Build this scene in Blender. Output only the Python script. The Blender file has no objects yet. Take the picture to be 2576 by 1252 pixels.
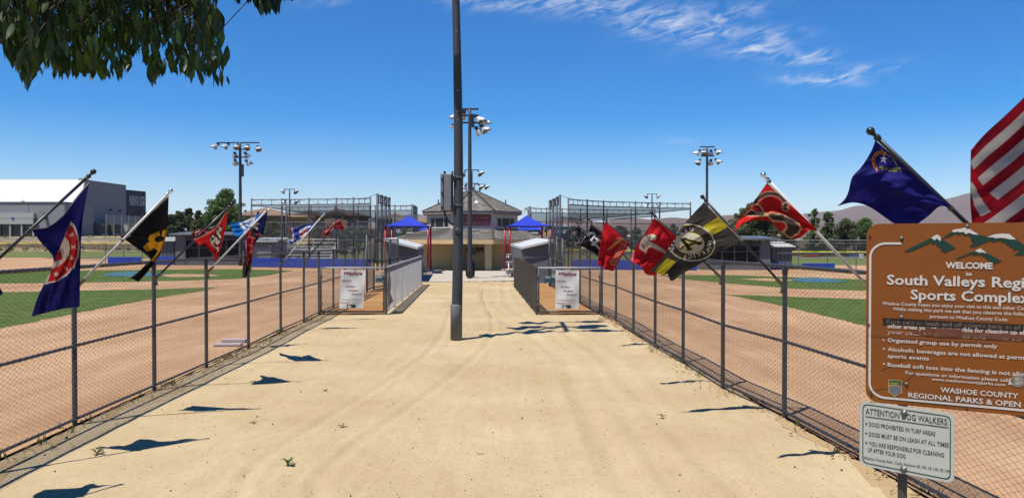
import bpy, bmesh, math, random
import numpy as np
from mathutils import Vector, Matrix, noise as mnoise

random.seed(7)
rng = np.random.default_rng(7)
scene = bpy.context.scene
COL = scene.collection
R = math.radians

# ------------------------------------------------------------------ camera, sky, sun, exposure
CAM_H = 2.15
F, CX, CY, HOR = 1935.0, 1288.0, 626.0, 603.0      # photo measured at 2576 px width
PITCH = math.atan((CY - HOR) / F)
cam_data = bpy.data.cameras.new('camera')
cam_data.sensor_width = 36.0
cam_data.lens = 36.0 * F / 2576.0
cam_data.clip_start = 0.05
cam_data.clip_end = 30000
cam = bpy.data.objects.new('camera', cam_data)
COL.objects.link(cam)
cam.location = (0, 0, CAM_H)
cam.rotation_euler = (R(90) - PITCH, 0, 0)
scene.camera = cam

SUN_DIR = Vector((0.277, 0.286, -1.0)).normalized()
SUN_EL = math.asin(-SUN_DIR.z)
world = bpy.data.worlds.new('World')
scene.world = world
world.use_nodes = True
wn, wl = world.node_tree.nodes, world.node_tree.links
wn.clear()


def wnode(t, **kw):
    n = wn.new(t)
    for k, v in kw.items():
        setattr(n, k, v)
    return n


def wmath(op, a, b=None, clamp=False):
    n = wnode('ShaderNodeMath', operation=op, use_clamp=clamp)
    for i, v in enumerate((a, b)):
        if v is None:
            continue
        if isinstance(v, (int, float)):
            n.inputs[i].default_value = v
        else:
            wl.new(v, n.inputs[i])
    return n.outputs[0]


sky = wnode('ShaderNodeTexSky', sky_type='NISHITA')
sky.sun_disc = False
sky.sun_elevation = SUN_EL
sky.sun_rotation = math.atan2(-SUN_DIR.x, -SUN_DIR.y)
sky.altitude = 1400
sky.air_density = 1.0
sky.dust_density = 0.6
sky.ozone_density = 2.6
hsv = wnode('ShaderNodeHueSaturation')
hsv.inputs['Saturation'].default_value = 1.72
hsv.inputs['Hue'].default_value = .507
hsv.inputs['Value'].default_value = 1.0
wl.new(sky.outputs[0], hsv.inputs['Color'])
tc = wnode('ShaderNodeTexCoord')
sep = wnode('ShaderNodeSeparateXYZ')
wl.new(tc.outputs['Generated'], sep.inputs[0])
ysafe = wmath('MAXIMUM', sep.outputs[1], 0.02)
ca = wmath('DIVIDE', sep.outputs[0], ysafe)
cb = wmath('DIVIDE', sep.outputs[2], ysafe)
front = wmath('GREATER_THAN', sep.outputs[1], 0.05)
# thin high cloud: wisps (azimuth slope, elevation slope, half length, half width, tilt, density)
WISPS = [(-.030, .306, .034, .006, -.05, .7), (.075, .312, .050, .012, -.05, .9), (.135, .297, .030, .007, .12, .5),
         (.190, .286, .030, .010, .30, .75), (.165, .278, .020, .007, .05, .4), (.225, .284, .030, .007, .35, .55),
         (.262, .276, .034, .009, .42, .8), (.245, .266, .028, .005, .10, .45), (.285, .292, .040, .004, .20, .4), (.290, .270, .024, .004, .1, .4),
         (.325, .255, .032, .009, .20, .8), (.318, .246, .022, .006, .05, .5), (.382, .237, .024, .006, .12, .9), (.385, .231, .026, .003, .0, .5), (.430, .214, .045, .005, .18, .7),
         (.405, .208, .040, .005, -.04, .65), (.225, .126, .022, .004, .0, .35), (.365, .116, .02, .003, .0, .2),
         (.595, .107, .02, .003, .0, .25), (-.24, .31, .03, .006, .1, .25)]
total = None
for (a0, b0, sl, sw, tilt, dens) in WISPS:
    da = wmath('SUBTRACT', ca, a0)
    db = wmath('SUBTRACT', cb, b0)
    c, s = math.cos(tilt), math.sin(tilt)
    u = wmath('ADD', wmath('MULTIPLY', da, c / sl), wmath('MULTIPLY', db, s / sl))
    v = wmath('ADD', wmath('MULTIPLY', da, -s / sw), wmath('MULTIPLY', db, c / sw))
    r2 = wmath('ADD', wmath('MULTIPLY', u, u), wmath('MULTIPLY', v, v))
    g = wmath('MULTIPLY', wmath('EXPONENT', wmath('MULTIPLY', r2, -0.42)), dens * .92)
    total = g if total is None else wmath('ADD', total, g)
comb = wnode('ShaderNodeCombineXYZ')
wl.new(wmath('ADD', wmath('MULTIPLY', ca, 0.92), wmath('MULTIPLY', cb, 0.35)), comb.inputs[0])
wl.new(wmath('ADD', wmath('MULTIPLY', cb, 3.2), wmath('MULTIPLY', ca, -1.0)), comb.inputs[1])
cn = wnode('ShaderNodeTexNoise')
cn.inputs['Scale'].default_value = 24
cn.inputs['Detail'].default_value = 9
cn.inputs['Roughness'].default_value = 0.66
cn.inputs['Distortion'].default_value = 0.7
wl.new(comb.outputs[0], cn.inputs['Vector'])
fib = wmath('MULTIPLY', wmath('SUBTRACT', cn.outputs[0], 0.42), 3.6, clamp=True)
cloud = wmath('MULTIPLY', wmath('MULTIPLY', wmath('MULTIPLY', total, fib), front), 0.82, clamp=True)
mixc = wnode('ShaderNodeMixRGB')
mixc.inputs[2].default_value = (6.0, 6.3, 6.8, 1)
wl.new(cloud, mixc.inputs[0])
wl.new(hsv.outputs[0], mixc.inputs[1])
bg = wnode('ShaderNodeBackground')
bg.inputs['Strength'].default_value = 0.088
wl.new(mixc.outputs[0], bg.inputs['Color'])
wo = wnode('ShaderNodeOutputWorld')
wl.new(bg.outputs[0], wo.inputs['Surface'])

sun_data = bpy.data.lights.new('sun', 'SUN')
sun_data.energy = 5.0
sun_data.angle = R(0.53)
sun_data.color = (1.0, 0.94, 0.84)
sun = bpy.data.objects.new('sun', sun_data)
COL.objects.link(sun)
sun.location = (-8, -8, 30)
sun.rotation_euler = SUN_DIR.to_track_quat('-Z', 'Y').to_euler()

scene.view_settings.view_transform = 'Standard'
scene.view_settings.look = 'None'
scene.view_settings.exposure = 0.69
scene.view_settings.gamma = 1.0
scene.view_settings.use_curve_mapping = False
scene.cycles.max_bounces = 6
scene.cycles.diffuse_bounces = 3
scene.cycles.transparent_max_bounces = 24
scene.cycles.volume_bounces = 0

# ------------------------------------------------------------------ measuring helpers
_cp, _sp = math.cos(PITCH), math.sin(PITCH)
CAMP = Vector((0, 0, CAM_H))


def ray(x, y):
    a, b = (x - CX) / F, -(y - CY) / F
    return Vector((a, _cp + b * _sp, -_sp + b * _cp))


def G(x, y, z=0.0):
    d = ray(x, y)
    return CAMP + d * ((z - CAM_H) / d.z)


def D(x, y, depth):
    d = ray(x, y)
    return CAMP + d * (depth / d.y)


def plane_hit(x, y, p0, n):
    d = ray(x, y)
    return CAMP + d * ((p0 - CAMP).dot(n) / d.dot(n))


def pix(p):
    v = p - CAMP
    dep = v.y * _cp - v.z * _sp
    up = v.y * _sp + v.z * _cp
    return (CX + F * v.x / dep, CY - F * up / dep)


ALB = .62                     # picture tones to surface albedo at this exposure


def S(r, g, b, k=1.0):
    k *= ALB

    def f(c):
        c /= 255.0
        return (c / 12.92 if c <= .04045 else ((c + .055) / 1.055) ** 2.4) * k
    return (f(r), f(g), f(b), 1.0)


# ------------------------------------------------------------------ materials
MATS = {}


def mat(name, col, rough=.7, metal=0.0, var=.0, vscale=4.0, bump=0.0, bscale=40.0, col2=None, spec=.4, detail=6, stretch=None, coords='Object'):
    if name in MATS:
        return MATS[name]
    m = bpy.data.materials.new(name)
    m.use_nodes = True
    n, l = m.node_tree.nodes, m.node_tree.links
    b = n['Principled BSDF']
    b.inputs['Roughness'].default_value = rough
    b.inputs['Metallic'].default_value = metal
    b.inputs['Specular IOR Level'].default_value = spec
    b.inputs['Base Color'].default_value = col
    t = n.new('ShaderNodeTexCoord')
    vec = t.outputs[coords]
    if stretch:
        mp = n.new('ShaderNodeMapping')
        mp.inputs['Scale'].default_value = stretch
        l.new(vec, mp.inputs[0])
        vec = mp.outputs[0]
    if var or col2:
        nz = n.new('ShaderNodeTexNoise')
        nz.inputs['Scale'].default_value = vscale
        nz.inputs['Detail'].default_value = detail
        nz.inputs['Roughness'].default_value = .62
        l.new(vec, nz.inputs['Vector'])
        rp = n.new('ShaderNodeValToRGB')
        rp.color_ramp.elements[0].position = .32
        rp.color_ramp.elements[1].position = .68
        c2 = col2 or tuple(min(1, c * (1 + var)) for c in col[:3]) + (1,)
        c1 = col if col2 else tuple(c * (1 - var) for c in col[:3]) + (1,)
        rp.color_ramp.elements[0].color = c1
        rp.color_ramp.elements[1].color = c2
        l.new(nz.outputs[0], rp.inputs[0])
        l.new(rp.outputs[0], b.inputs['Base Color'])
    if bump:
        nb = n.new('ShaderNodeTexNoise')
        nb.inputs['Scale'].default_value = bscale
        nb.inputs['Detail'].default_value = 5
        l.new(vec, nb.inputs['Vector'])
        bp = n.new('ShaderNodeBump')
        bp.inputs['Strength'].default_value = bump
        bp.inputs['Distance'].default_value = .02
        l.new(nb.outputs[0], bp.inputs['Height'])
        l.new(bp.outputs[0], b.inputs['Normal'])
    MATS[name] = m
    return m


def mat_net(name, col, alpha):
    if name in MATS:
        return MATS[name]
    m = mat(name, col, .8)
    n, l = m.node_tree.nodes, m.node_tree.links
    tr = n.new('ShaderNodeBsdfTransparent')
    mx = n.new('ShaderNodeMixShader')
    mx.inputs[0].default_value = alpha
    l.new(tr.outputs[0], mx.inputs[1])
    l.new(n['Principled BSDF'].outputs[0], mx.inputs[2])
    l.new(mx.outputs[0], n['Material Output'].inputs['Surface'])
    return m


def mat_leaf(name, c1, c2, trans=.35, rough=.5, spec=.3):
    """leaf surface: colour varies over the crown and each leaf lets some light through"""
    if name in MATS:
        return MATS[name]
    m = mat(name, c1, rough, 0, col2=c2, vscale=1.3, spec=spec)
    n, l = m.node_tree.nodes, m.node_tree.links
    tr = n.new('ShaderNodeBsdfTranslucent')
    src = n['Principled BSDF'].inputs['Base Color'].links[0].from_socket
    g = n.new('ShaderNodeMixRGB')
    g.blend_type = 'MULTIPLY'
    g.inputs[0].default_value = 1
    g.inputs[2].default_value = (1.0, 1.15, .45, 1)
    l.new(src, g.inputs[1])
    l.new(g.outputs[0], tr.inputs[0])
    mx = n.new('ShaderNodeMixShader')
    mx.inputs[0].default_value = trans
    l.new(n['Principled BSDF'].outputs[0], mx.inputs[1])
    l.new(tr.outputs[0], mx.inputs[2])
    l.new(mx.outputs[0], n['Material Output'].inputs['Surface'])
    return m


def mat_attr(name, rough=.75, trans=0.0, spec=.25, bump=0.0, bscale=300):
    """colour comes from the printed pattern stored on the mesh"""
    if name in MATS:
        return MATS[name]
    m = mat(name, (1, 1, 1, 1), rough, spec=spec, bump=bump, bscale=bscale)
    n, l = m.node_tree.nodes, m.node_tree.links
    at = n.new('ShaderNodeAttribute')
    at.attribute_name = 'Col'
    l.new(at.outputs['Color'], n['Principled BSDF'].inputs['Base Color'])
    if trans:
        tr = n.new('ShaderNodeBsdfTranslucent')
        l.new(at.outputs['Color'], tr.inputs[0])
        mx = n.new('ShaderNodeMixShader')
        mx.inputs[0].default_value = trans
        l.new(n['Principled BSDF'].outputs[0], mx.inputs[1])
        l.new(tr.outputs[0], mx.inputs[2])
        l.new(mx.outputs[0], n['Material Output'].inputs['Surface'])
    return m


# ------------------------------------------------------------------ object helpers
ORG = {}


def tag(o, label=None, cat=None, group=None, kind=None):
    if label:
        o['label'] = label
    if cat:
        o['category'] = cat
    if group:
        o['group'] = group
    if kind:
        o['kind'] = kind
    return o


def thing(name, label, cat, loc, group=None):
    o = bpy.data.objects.new(name, None)
    o.empty_display_size = .2
    COL.objects.link(o)
    o.location = loc
    ORG[o.name] = Vector(loc)
    return tag(o, label, cat, group)


class MB:
    def __init__(self):
        self.v, self.f = [], []
        self.col = None

    def add(self, vs, fs):
        k = len(self.v)
        self.v += [tuple(p) for p in vs]
        self.f += [tuple(i + k for i in q) for q in fs]
        return self

    def box(self, c, size, rz=0.0, m=None):
        hx, hy, hz = size[0] / 2, size[1] / 2, size[2] / 2
        M = m or Matrix.Rotation(rz, 3, 'Z')
        c = Vector(c)
        vs = [c + M @ Vector((x, y, z)) for z in (-hz, hz) for (x, y) in ((-hx, -hy), (hx, -hy), (hx, hy), (-hx, hy))]
        return self.add(vs, [(0, 3, 2, 1), (4, 5, 6, 7), (0, 1, 5, 4), (1, 2, 6, 5), (2, 3, 7, 6), (3, 0, 4, 7)])

    def beam(self, p0, p1, w, h, up=(0, 0, 1)):
        p0, p1 = Vector(p0), Vector(p1)
        a = (p1 - p0).normalized()
        u = Vector(up)
        if abs(a.dot(u)) > .98:
            u = Vector((1, 0, 0))
        s = a.cross(u).normalized()
        t = s.cross(a).normalized()
        vs = []
        for p in (p0, p1):
            for (i, j) in ((-1, -1), (1, -1), (1, 1), (-1, 1)):
                vs.append(p + s * (i * w / 2) + t * (j * h / 2))
        return self.add(vs, [(0, 3, 2, 1), (4, 5, 6, 7), (0, 1, 5, 4), (1, 2, 6, 5), (2, 3, 7, 6), (3, 0, 4, 7)])

    def tube(self, pts, r, n=8, cap=True):
        pts = [Vector(p) for p in pts]
        rs = r if isinstance(r, (list, tuple)) else [r] * len(pts)
        k = len(self.v)
        prev = None
        for i, p in enumerate(pts):
            a = pts[min(i + 1, len(pts) - 1)] - pts[max(i - 1, 0)]
            a.normalize()
            if prev is None:
                u = Vector((0, 0, 1)) if abs(a.z) < .9 else Vector((1, 0, 0))
                s = a.cross(u).normalized()
            else:
                s = (prev - a * prev.dot(a)).normalized()
            prev = s
            t = a.cross(s)
            for j in range(n):
                th = 2 * math.pi * j / n
                self.v.append(tuple(p + s * (rs[i] * math.cos(th)) + t * (rs[i] * math.sin(th))))
        for i in range(len(pts) - 1):
            for j in range(n):
                a0, a1 = k + i * n + j, k + i * n + (j + 1) % n
                self.f.append((a0, a1, a1 + n, a0 + n))
        if cap:
            self.f.append(tuple(k + j for j in reversed(range(n))))
            self.f.append(tuple(k + (len(pts) - 1) * n + j for j in range(n)))
        return self

    def lathe(self, prof, origin, axis=(0, 0, 1), n=16):
        """prof: (radius, height) pairs along axis"""
        a = Vector(axis).normalized()
        u = Vector((0, 0, 1)) if abs(a.z) < .9 else Vector((1, 0, 0))
        s = a.cross(u).normalized()
        t = a.cross(s)
        o = Vector(origin)
        k = len(self.v)
        for (r, h) in prof:
            for j in range(n):
                th = 2 * math.pi * j / n
                self.v.append(tuple(o + a * h + s * (r * math.cos(th)) + t * (r * math.sin(th))))
        for i in range(len(prof) - 1):
            for j in range(n):
                a0, a1 = k + i * n + j, k + i * n + (j + 1) % n
                self.f.append((a0, a1, a1 + n, a0 + n))
        self.f.append(tuple(k + j for j in reversed(range(n))))
        self.f.append(tuple(k + (len(prof) - 1) * n + j for j in range(n)))
        return self

    def prism(self, poly, off):
        """polygon of 3-D points pushed by vector off"""
        n = len(poly)
        off = Vector(off)
        vs = [Vector(p) for p in poly] + [Vector(p) + off for p in poly]
        fs = [tuple(reversed(range(n))), tuple(range(n, 2 * n))]
        fs += [(i, (i + 1) % n, n + (i + 1) % n, n + i) for i in range(n)]
        return self.add(vs, fs)

    def poly(self, pts):
        return self.add(pts, [tuple(range(len(pts)))])

    def build(self, name, m, parent=None, smooth=False, origin=None):
        o = Vector(origin) if origin is not None else (ORG[parent.name] if parent else Vector((0, 0, 0)))
        me = bpy.data.meshes.new(name)
        va = np.array(self.v, dtype=float).reshape(-1, 3) - np.array(o)
        me.from_pydata(va.tolist(), [], self.f)
        if m:
            me.materials.append(m)
        if smooth:
            me.polygons.foreach_set('use_smooth', [True] * len(me.polygons))
        ob = bpy.data.objects.new(name, me)
        COL.objects.link(ob)
        if parent:
            ob.parent = parent
        else:
            ob.location = o
        ORG[ob.name] = o
        return ob


def inst(name, me, parent, world_loc, rz=0.0, scale=(1, 1, 1), rot=None):
    ob = bpy.data.objects.new(name, me)
    COL.objects.link(ob)
    ob.parent = parent
    ob.location = Vector(world_loc) - ORG[parent.name]
    ob.rotation_euler = rot or (0, 0, rz)
    ob.scale = scale
    return ob


def soften(ob, w=.01, seg=2):
    b = ob.modifiers.new('bevel', 'BEVEL')
    b.width = w
    b.segments = seg
    b.limit_method = 'ANGLE'
    return ob


def struct(ob):
    ob['kind'] = 'structure'
    return ob


# ------------------------------------------------------------------ lettering
_TXT = {}


def text_tris(body, bold=0.0, shear=0.0, spacing=1.0):
    """flat lettering as (verts Nx2, triangles Mx3); cap height 1, starts at x = 0"""
    key = (body, bold, shear, spacing)
    if key in _TXT:
        return _TXT[key]
    cu = bpy.data.curves.new('lettering', 'FONT')
    cu.body = body
    cu.offset = bold
    cu.shear = shear
    cu.space_character = spacing
    cu.resolution_u = 2
    ob = bpy.data.objects.new('lettering', cu)
    COL.objects.link(ob)
    dg = bpy.context.evaluated_depsgraph_get()
    me = ob.evaluated_get(dg).to_mesh()
    me.calc_loop_triangles()
    v = np.array([p.co[:2] for p in me.vertices]) if len(me.vertices) else np.zeros((0, 2))
    t = np.array([tuple(q.vertices) for q in me.loop_triangles]) if len(me.loop_triangles) else np.zeros((0, 3), int)
    ob.evaluated_get(dg).to_mesh_clear()
    bpy.data.objects.remove(ob)
    bpy.data.curves.remove(cu)
    v = v / 0.73
    if len(v):
        v[:, 0] -= v[:, 0].min()
    _TXT[key] = (v, t)
    return v, t


# ------------------------------------------------------------------ printed cloth
class Canvas:
    """colour of every cell of a cloth, cell centres given as (x, y) on the photo's measuring grid"""

    def __init__(self, P, base):
        self.P = P
        self.c = np.tile(np.array(base[:3]), (len(P), 1))

    def fill(self, mask, col):
        self.c[mask] = col[:3]

    def inside(self, poly):
        x, y = self.P[:, 0], self.P[:, 1]
        res = np.zeros(len(x), bool)
        n = len(poly)
        for i in range(n):
            (x0, y0), (x1, y1) = poly[i], poly[(i + 1) % n]
            if y0 == y1:
                continue
            c = (y0 > y) != (y1 > y)
            res ^= c & (x < (x1 - x0) * (y - y0) / (y1 - y0) + x0)
        return res

    def poly(self, pts, col):
        self.fill(self.inside(pts), col)

    def line(self, pts, w, col):
        for (a, b) in zip(pts[:-1], pts[1:]):
            a, b = np.array(a, float), np.array(b, float)
            ab = b - a
            t = np.clip(((self.P - a) @ ab) / max(ab @ ab, 1e-6), 0, 1)
            d = np.linalg.norm(self.P - (a + t[:, None] * ab), axis=1)
            self.fill(d < w / 2, col)

    def ell(self, cx, cy, rx, ry, rot, col):
        d = self.P - np.array((cx, cy))
        c, s = math.cos(rot), math.sin(rot)
        u = (d[:, 0] * c + d[:, 1] * s) / rx
        v = (-d[:, 0] * s + d[:, 1] * c) / ry
        self.fill(u * u + v * v < 1, col)

    def text(self, body, cx, cy, h, rot, col, mirror=False, sx=1.0, bold=.02, shear=0.0):
        v, t = text_tris(body, bold, shear)
        if not len(v):
            return
        q = (v - np.array((v[:, 0].max() / 2, .5))) * h * np.array((-sx if mirror else sx, -1))
        c, s = math.cos(rot), math.sin(rot)
        q = np.stack([q[:, 0] * c - q[:, 1] * s + cx, q[:, 0] * s + q[:, 1] * c + cy], 1)
        lo, hi = q.min(0), q.max(0)
        idx = np.where(((self.P >= lo) & (self.P <= hi)).all(1))[0]
        if not len(idx):
            return
        p = self.P[idx]
        m = np.zeros(len(idx), bool)
        for tri in t:
            a, b, d = q[tri]
            def e(u, w):
                return (w[0] - u[0]) * (p[:, 1] - u[1]) - (w[1] - u[1]) * (p[:, 0] - u[0])
            e0, e1, e2 = e(a, b), e(b, d), e(d, a)
            m |= ((e0 >= 0) & (e1 >= 0) & (e2 >= 0)) | ((e0 <= 0) & (e1 <= 0) & (e2 <= 0))
        self.c[idx[m]] = col[:3]


def resample(pts, n):
    p = np.array(pts, float)
    # smooth the polyline with Catmull-Rom before sampling it evenly
    if len(p) > 2:
        q = [p[0]]
        e = np.vstack([2 * p[0] - p[1], p, 2 * p[-1] - p[-2]])
        for i in range(1, len(e) - 2):
            for t in np.linspace(0, 1, 9)[1:]:
                a, b, c, d = e[i - 1], e[i], e[i + 1], e[i + 2]
                q.append(.5 * ((2 * b) + (-a + c) * t + (2 * a - 5 * b + 4 * c - d) * t * t + (-a + 3 * b - 3 * c + d) * t ** 3))
        p = np.array(q)
    s = np.r_[0, np.cumsum(np.linalg.norm(np.diff(p, axis=0), axis=1))]
    u = np.linspace(0, s[-1], n)
    return np.stack([np.interp(u, s, p[:, k]) for k in range(p.shape[1])], 1)


def coons(T, B, H=None, Fl=None, nu=90, nv=60):
    T, B = resample(T, nu + 1), resample(B, nu + 1)
    H = resample(H if H else [T[0], B[0]], nv + 1)
    Fl = resample(Fl if Fl else [T[-1], B[-1]], nv + 1)
    u = np.linspace(0, 1, nu + 1)[:, None, None]
    v = np.linspace(0, 1, nv + 1)[None, :, None]
    Tm, Bm, Hm, Fm = T[:, None], B[:, None], H[None], Fl[None]
    P = (1 - v) * Tm + v * Bm + (1 - u) * Hm + u * Fm
    P -= (1 - u) * (1 - v) * T[0] + u * (1 - v) * T[-1] + (1 - u) * v * B[0] + u * v * B[-1]
    return P

# ------------------------------------------------------------------ the setting: ground, path, fields
def left_x(y):
    return -5.10 - (y - 8.95) * 0.0362


def right_x(y):
    return 3.32 - (y - 9.35) * 0.0576


M_SAND = mat('path_sand', S(206, 183, 144, .82), .95, col2=S(222, 203, 166, .82), vscale=.45, bump=.3, bscale=55, spec=.1, detail=10)
# grain and small dark grit on the sand
_n, _l = M_SAND.node_tree.nodes, M_SAND.node_tree.links
_tc = _n.new('ShaderNodeTexCoord')
_g = _n.new('ShaderNodeTexNoise')
_g.inputs['Scale'].default_value = 38
_g.inputs['Detail'].default_value = 8
_g.inputs['Roughness'].default_value = .75
_l.new(_tc.outputs['Object'], _g.inputs['Vector'])
_r = _n.new('ShaderNodeValToRGB')
_r.color_ramp.elements[0].position = .26
_r.color_ramp.elements[0].color = (.78, .75, .70, 1)
_r.color_ramp.elements[1].position = .56
_r.color_ramp.elements[1].color = (1.06, 1.05, 1.03, 1)
_l.new(_g.outputs[0], _r.inputs[0])
_m = _n.new('ShaderNodeMixRGB')
_m.blend_type = 'MULTIPLY'
_m.inputs[0].default_value = .9
_src = _n['Principled BSDF'].inputs['Base Color'].links[0].from_socket
_l.new(_src, _m.inputs[1])
_l.new(_r.outputs[0], _m.inputs[2])
# long faint streaks raked and driven along the path
_mp = _n.new('ShaderNodeMapping')
_mp.inputs['Scale'].default_value = (2.6, .10, 1)
_mp.inputs['Rotation'].default_value = (0, 0, R(-4))
_l.new(_tc.outputs['Object'], _mp.inputs[0])
_g2 = _n.new('ShaderNodeTexNoise')
_g2.inputs['Scale'].default_value = 2.2
_g2.inputs['Detail'].default_value = 6
_l.new(_mp.outputs[0], _g2.inputs['Vector'])
_r2 = _n.new('ShaderNodeValToRGB')
_r2.color_ramp.elements[0].position = .36
_r2.color_ramp.elements[0].color = (.98, .976, .97, 1)
_r2.color_ramp.elements[1].position = .62
_r2.color_ramp.elements[1].color = (1.02, 1.02, 1.02, 1)
_l.new(_g2.outputs[0], _r2.inputs[0])
_m2 = _n.new('ShaderNodeMixRGB')
_m2.blend_type = 'MULTIPLY'
_m2.inputs[0].default_value = 1
_l.new(_m.outputs[0], _m2.inputs[1])
_l.new(_r2.outputs[0], _m2.inputs[2])
_l.new(_m2.outputs[0], _n['Principled BSDF'].inputs['Base Color'])

M_DIRT = mat('infield_dirt', S(197, 158, 122, .84), .95, col2=S(220, 186, 150, .85), vscale=.35, bump=.35, bscale=30, spec=.1, detail=9, stretch=(1, .6, 1))
M_ORANGE = mat('bullpen_dirt', S(184, 128, 78, .78), .95, col2=S(208, 164, 108, .8), vscale=.6, bump=.4, bscale=30, spec=.1)
M_GRASS = mat('mown_grass', S(62, 90, 34, .8), .9, col2=S(112, 134, 66, .8), vscale=2.6, bump=.9, bscale=60, spec=.15, detail=10)
M_FGRASS = mat('outfield_grass', S(98, 114, 58, .78), .9, col2=S(132, 142, 84, .78), vscale=.22, bump=.8, bscale=30, spec=.15, detail=9, stretch=(.25, 2.2, 1))
M_CONC = mat('concrete', S(196, 186, 172, .95), .85, var=.07, vscale=.9, bump=.1, bscale=25, spec=.2)
M_DRY = mat('dry_ground', S(150, 132, 102, .8), .95, col2=S(182, 160, 124, .8), vscale=.05, bump=.3, bscale=2, spec=.1, detail=9)

g = MB()
xs = [-9000, -3000, -900, -300, -120, -40, 0, 40, 120, 300, 900, 3000, 9000]
ys = [-60, 0, 60, 160, 320, 800, 2000, 4500, 9000, 14000]
g.add([(x, y, -.05) for y in ys for x in xs],
      [(j * len(xs) + i, j * len(xs) + i + 1, (j + 1) * len(xs) + i + 1, (j + 1) * len(xs) + i) for j in range(len(ys) - 1) for i in range(len(xs) - 1)])
struct(g.build('ground', M_DRY))

# the sandy path between the two fences, with faint ruts and footworn unevenness
RUTS = [[(-.95, 5.2), (-1.55, 6.2), (-1.75, 7.0), (-1.6, 8.4), (-1.15, 11), (-.6, 15), (-.5, 20), (-1.2, 30)],
        [(-1.75, 5.2), (-2.2, 6.1), (-2.45, 7.2), (-2.35, 8.6), (-2.0, 11), (-1.6, 15), (-1.7, 20), (-2.2, 30)],
        [(1.1, 5.0), (1.0, 7.5), (.95, 10), (.9, 14), (.3, 18), (-.8, 24), (-1.4, 36)],
        [(2.1, 5.0), (1.9, 7.5), (1.8, 10), (1.7, 14), (1.2, 18), (.0, 24), (-.4, 36)]]
RUTS = [resample(r, 120) for r in RUTS]
nx, ny = 180, 420
g = MB()
yy = 2.0 + (np.linspace(0, 1, ny + 1) ** 1.7) * 38.0
for y in yy:
    x0, x1 = left_x(y) + .05, right_x(y) - .05
    row = np.linspace(x0, x1, nx + 1)
    dz = np.zeros(nx + 1)
    for k, r in enumerate(RUTS):
        rx = np.interp(y, r[:, 1], r[:, 0])
        w = .06 if k < 2 else .11
        d = np.abs(row - rx)
        dz += -.020 * np.exp(-(d / w) ** 2) + .013 * np.exp(-((d - 2.2 * w) / (w * .8)) ** 2)
    for x, z in zip(row, dz):
        n = mnoise.noise((x * 1.1, y * 1.1, 0)) * .006 + mnoise.noise((x * 5, y * 3, 3)) * .005 + mnoise.noise((x * 13, y * 9, 9)) * .0035 - .006 * max(0, mnoise.noise((x * 3.1, y * 2.3, 21)) - .25)
        g.v.append((x, y, -.014 + z + n))
for j in range(ny):
    for i in range(nx):
        a = j * (nx + 1) + i
        g.f.append((a, a + 1, a + nx + 2, a + nx + 1))
struct(g.build('path', M_SAND, smooth=True))


def sheet(name, pts, z, m):
    b = MB()
    b.poly([(p[0], p[1], z) for p in pts])
    return struct(b.build(name, m))


sheet('infield_dirt', [(left_x(1), 1), (left_x(45), 45), (-9.5, 66), (-9.5, 70), (-34, 70), (-60, 96), (-90, 96), (-90, 1)], 0.0, M_DIRT)
sheet('infield_dirt', [(right_x(1), 1), (90, 1), (90, 66), (30, 66), (20, 62), (4, 66), (right_x(45), 45)], 0.0, M_DIRT)
sheet('outfield', [(-90, 94), (-34, 92), (-24, 80), (-10, 68), (-6, 68), (-6, 150), (-170, 150)], .005, M_FGRASS)
sheet('outfield', [(16, 65), (40, 65), (110, 66), (120, 96), (40, 96), (2, 120), (1, 68)], .005, M_FGRASS)
sheet('warning_track', [(-170, 147), (-6, 147), (-6, 156), (-180, 156)], .010, M_DRY)


def ragged(P, step=.14, amp=.10):
    """edge broken up the way turf creeps over dirt"""
    P = np.array([(p[0], p[1]) for p in P] + [(P[0][0], P[0][1])])
    out = []
    for a, c in zip(P[:-1], P[1:]):
        L = np.linalg.norm(c - a)
        n = max(1, min(260, int(L / step)))
        nr = np.array((-(c - a)[1], (c - a)[0])) / max(L, 1e-6)
        for k in range(n):
            q = a + (c - a) * k / n
            w = mnoise.noise((q[0] * 2.3, q[1] * 2.3, 1)) * amp + mnoise.noise((q[0] * 9, q[1] * 9, 4)) * amp * .6
            q = q + nr * w * (1 if k else .3)
            out.append((q[0], q[1]))
    return out


def zsheet(name, pts, z, m):
    return sheet(name, ragged([G(x, y) for (x, y) in pts]), z, m)


def layer(m, scale, stretch, rot, lo, hi, dark, light, detail=6):
    """one more tone over a ground material: raked streaks, damp patches, scuffs"""
    n, l = m.node_tree.nodes, m.node_tree.links
    inp = n['Principled BSDF'].inputs['Base Color']
    src = inp.links[0].from_socket
    t_ = n.new('ShaderNodeTexCoord')
    mp = n.new('ShaderNodeMapping')
    mp.inputs['Scale'].default_value = stretch
    mp.inputs['Rotation'].default_value = (0, 0, rot)
    l.new(t_.outputs['Object'], mp.inputs[0])
    nz = n.new('ShaderNodeTexNoise')
    nz.inputs['Scale'].default_value = scale
    nz.inputs['Detail'].default_value = detail
    nz.inputs['Roughness'].default_value = .65
    l.new(mp.outputs[0], nz.inputs['Vector'])
    rp = n.new('ShaderNodeValToRGB')
    rp.color_ramp.elements[0].position = lo
    rp.color_ramp.elements[0].color = (*dark, 1)
    rp.color_ramp.elements[1].position = hi
    rp.color_ramp.elements[1].color = (*light, 1)
    l.new(nz.outputs[0], rp.inputs[0])
    mx = n.new('ShaderNodeMixRGB')
    mx.blend_type = 'MULTIPLY'
    mx.inputs[0].default_value = 1
    l.new(src, mx.inputs[1])
    l.new(rp.outputs[0], mx.inputs[2])
    l.new(mx.outputs[0], inp)


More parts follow.
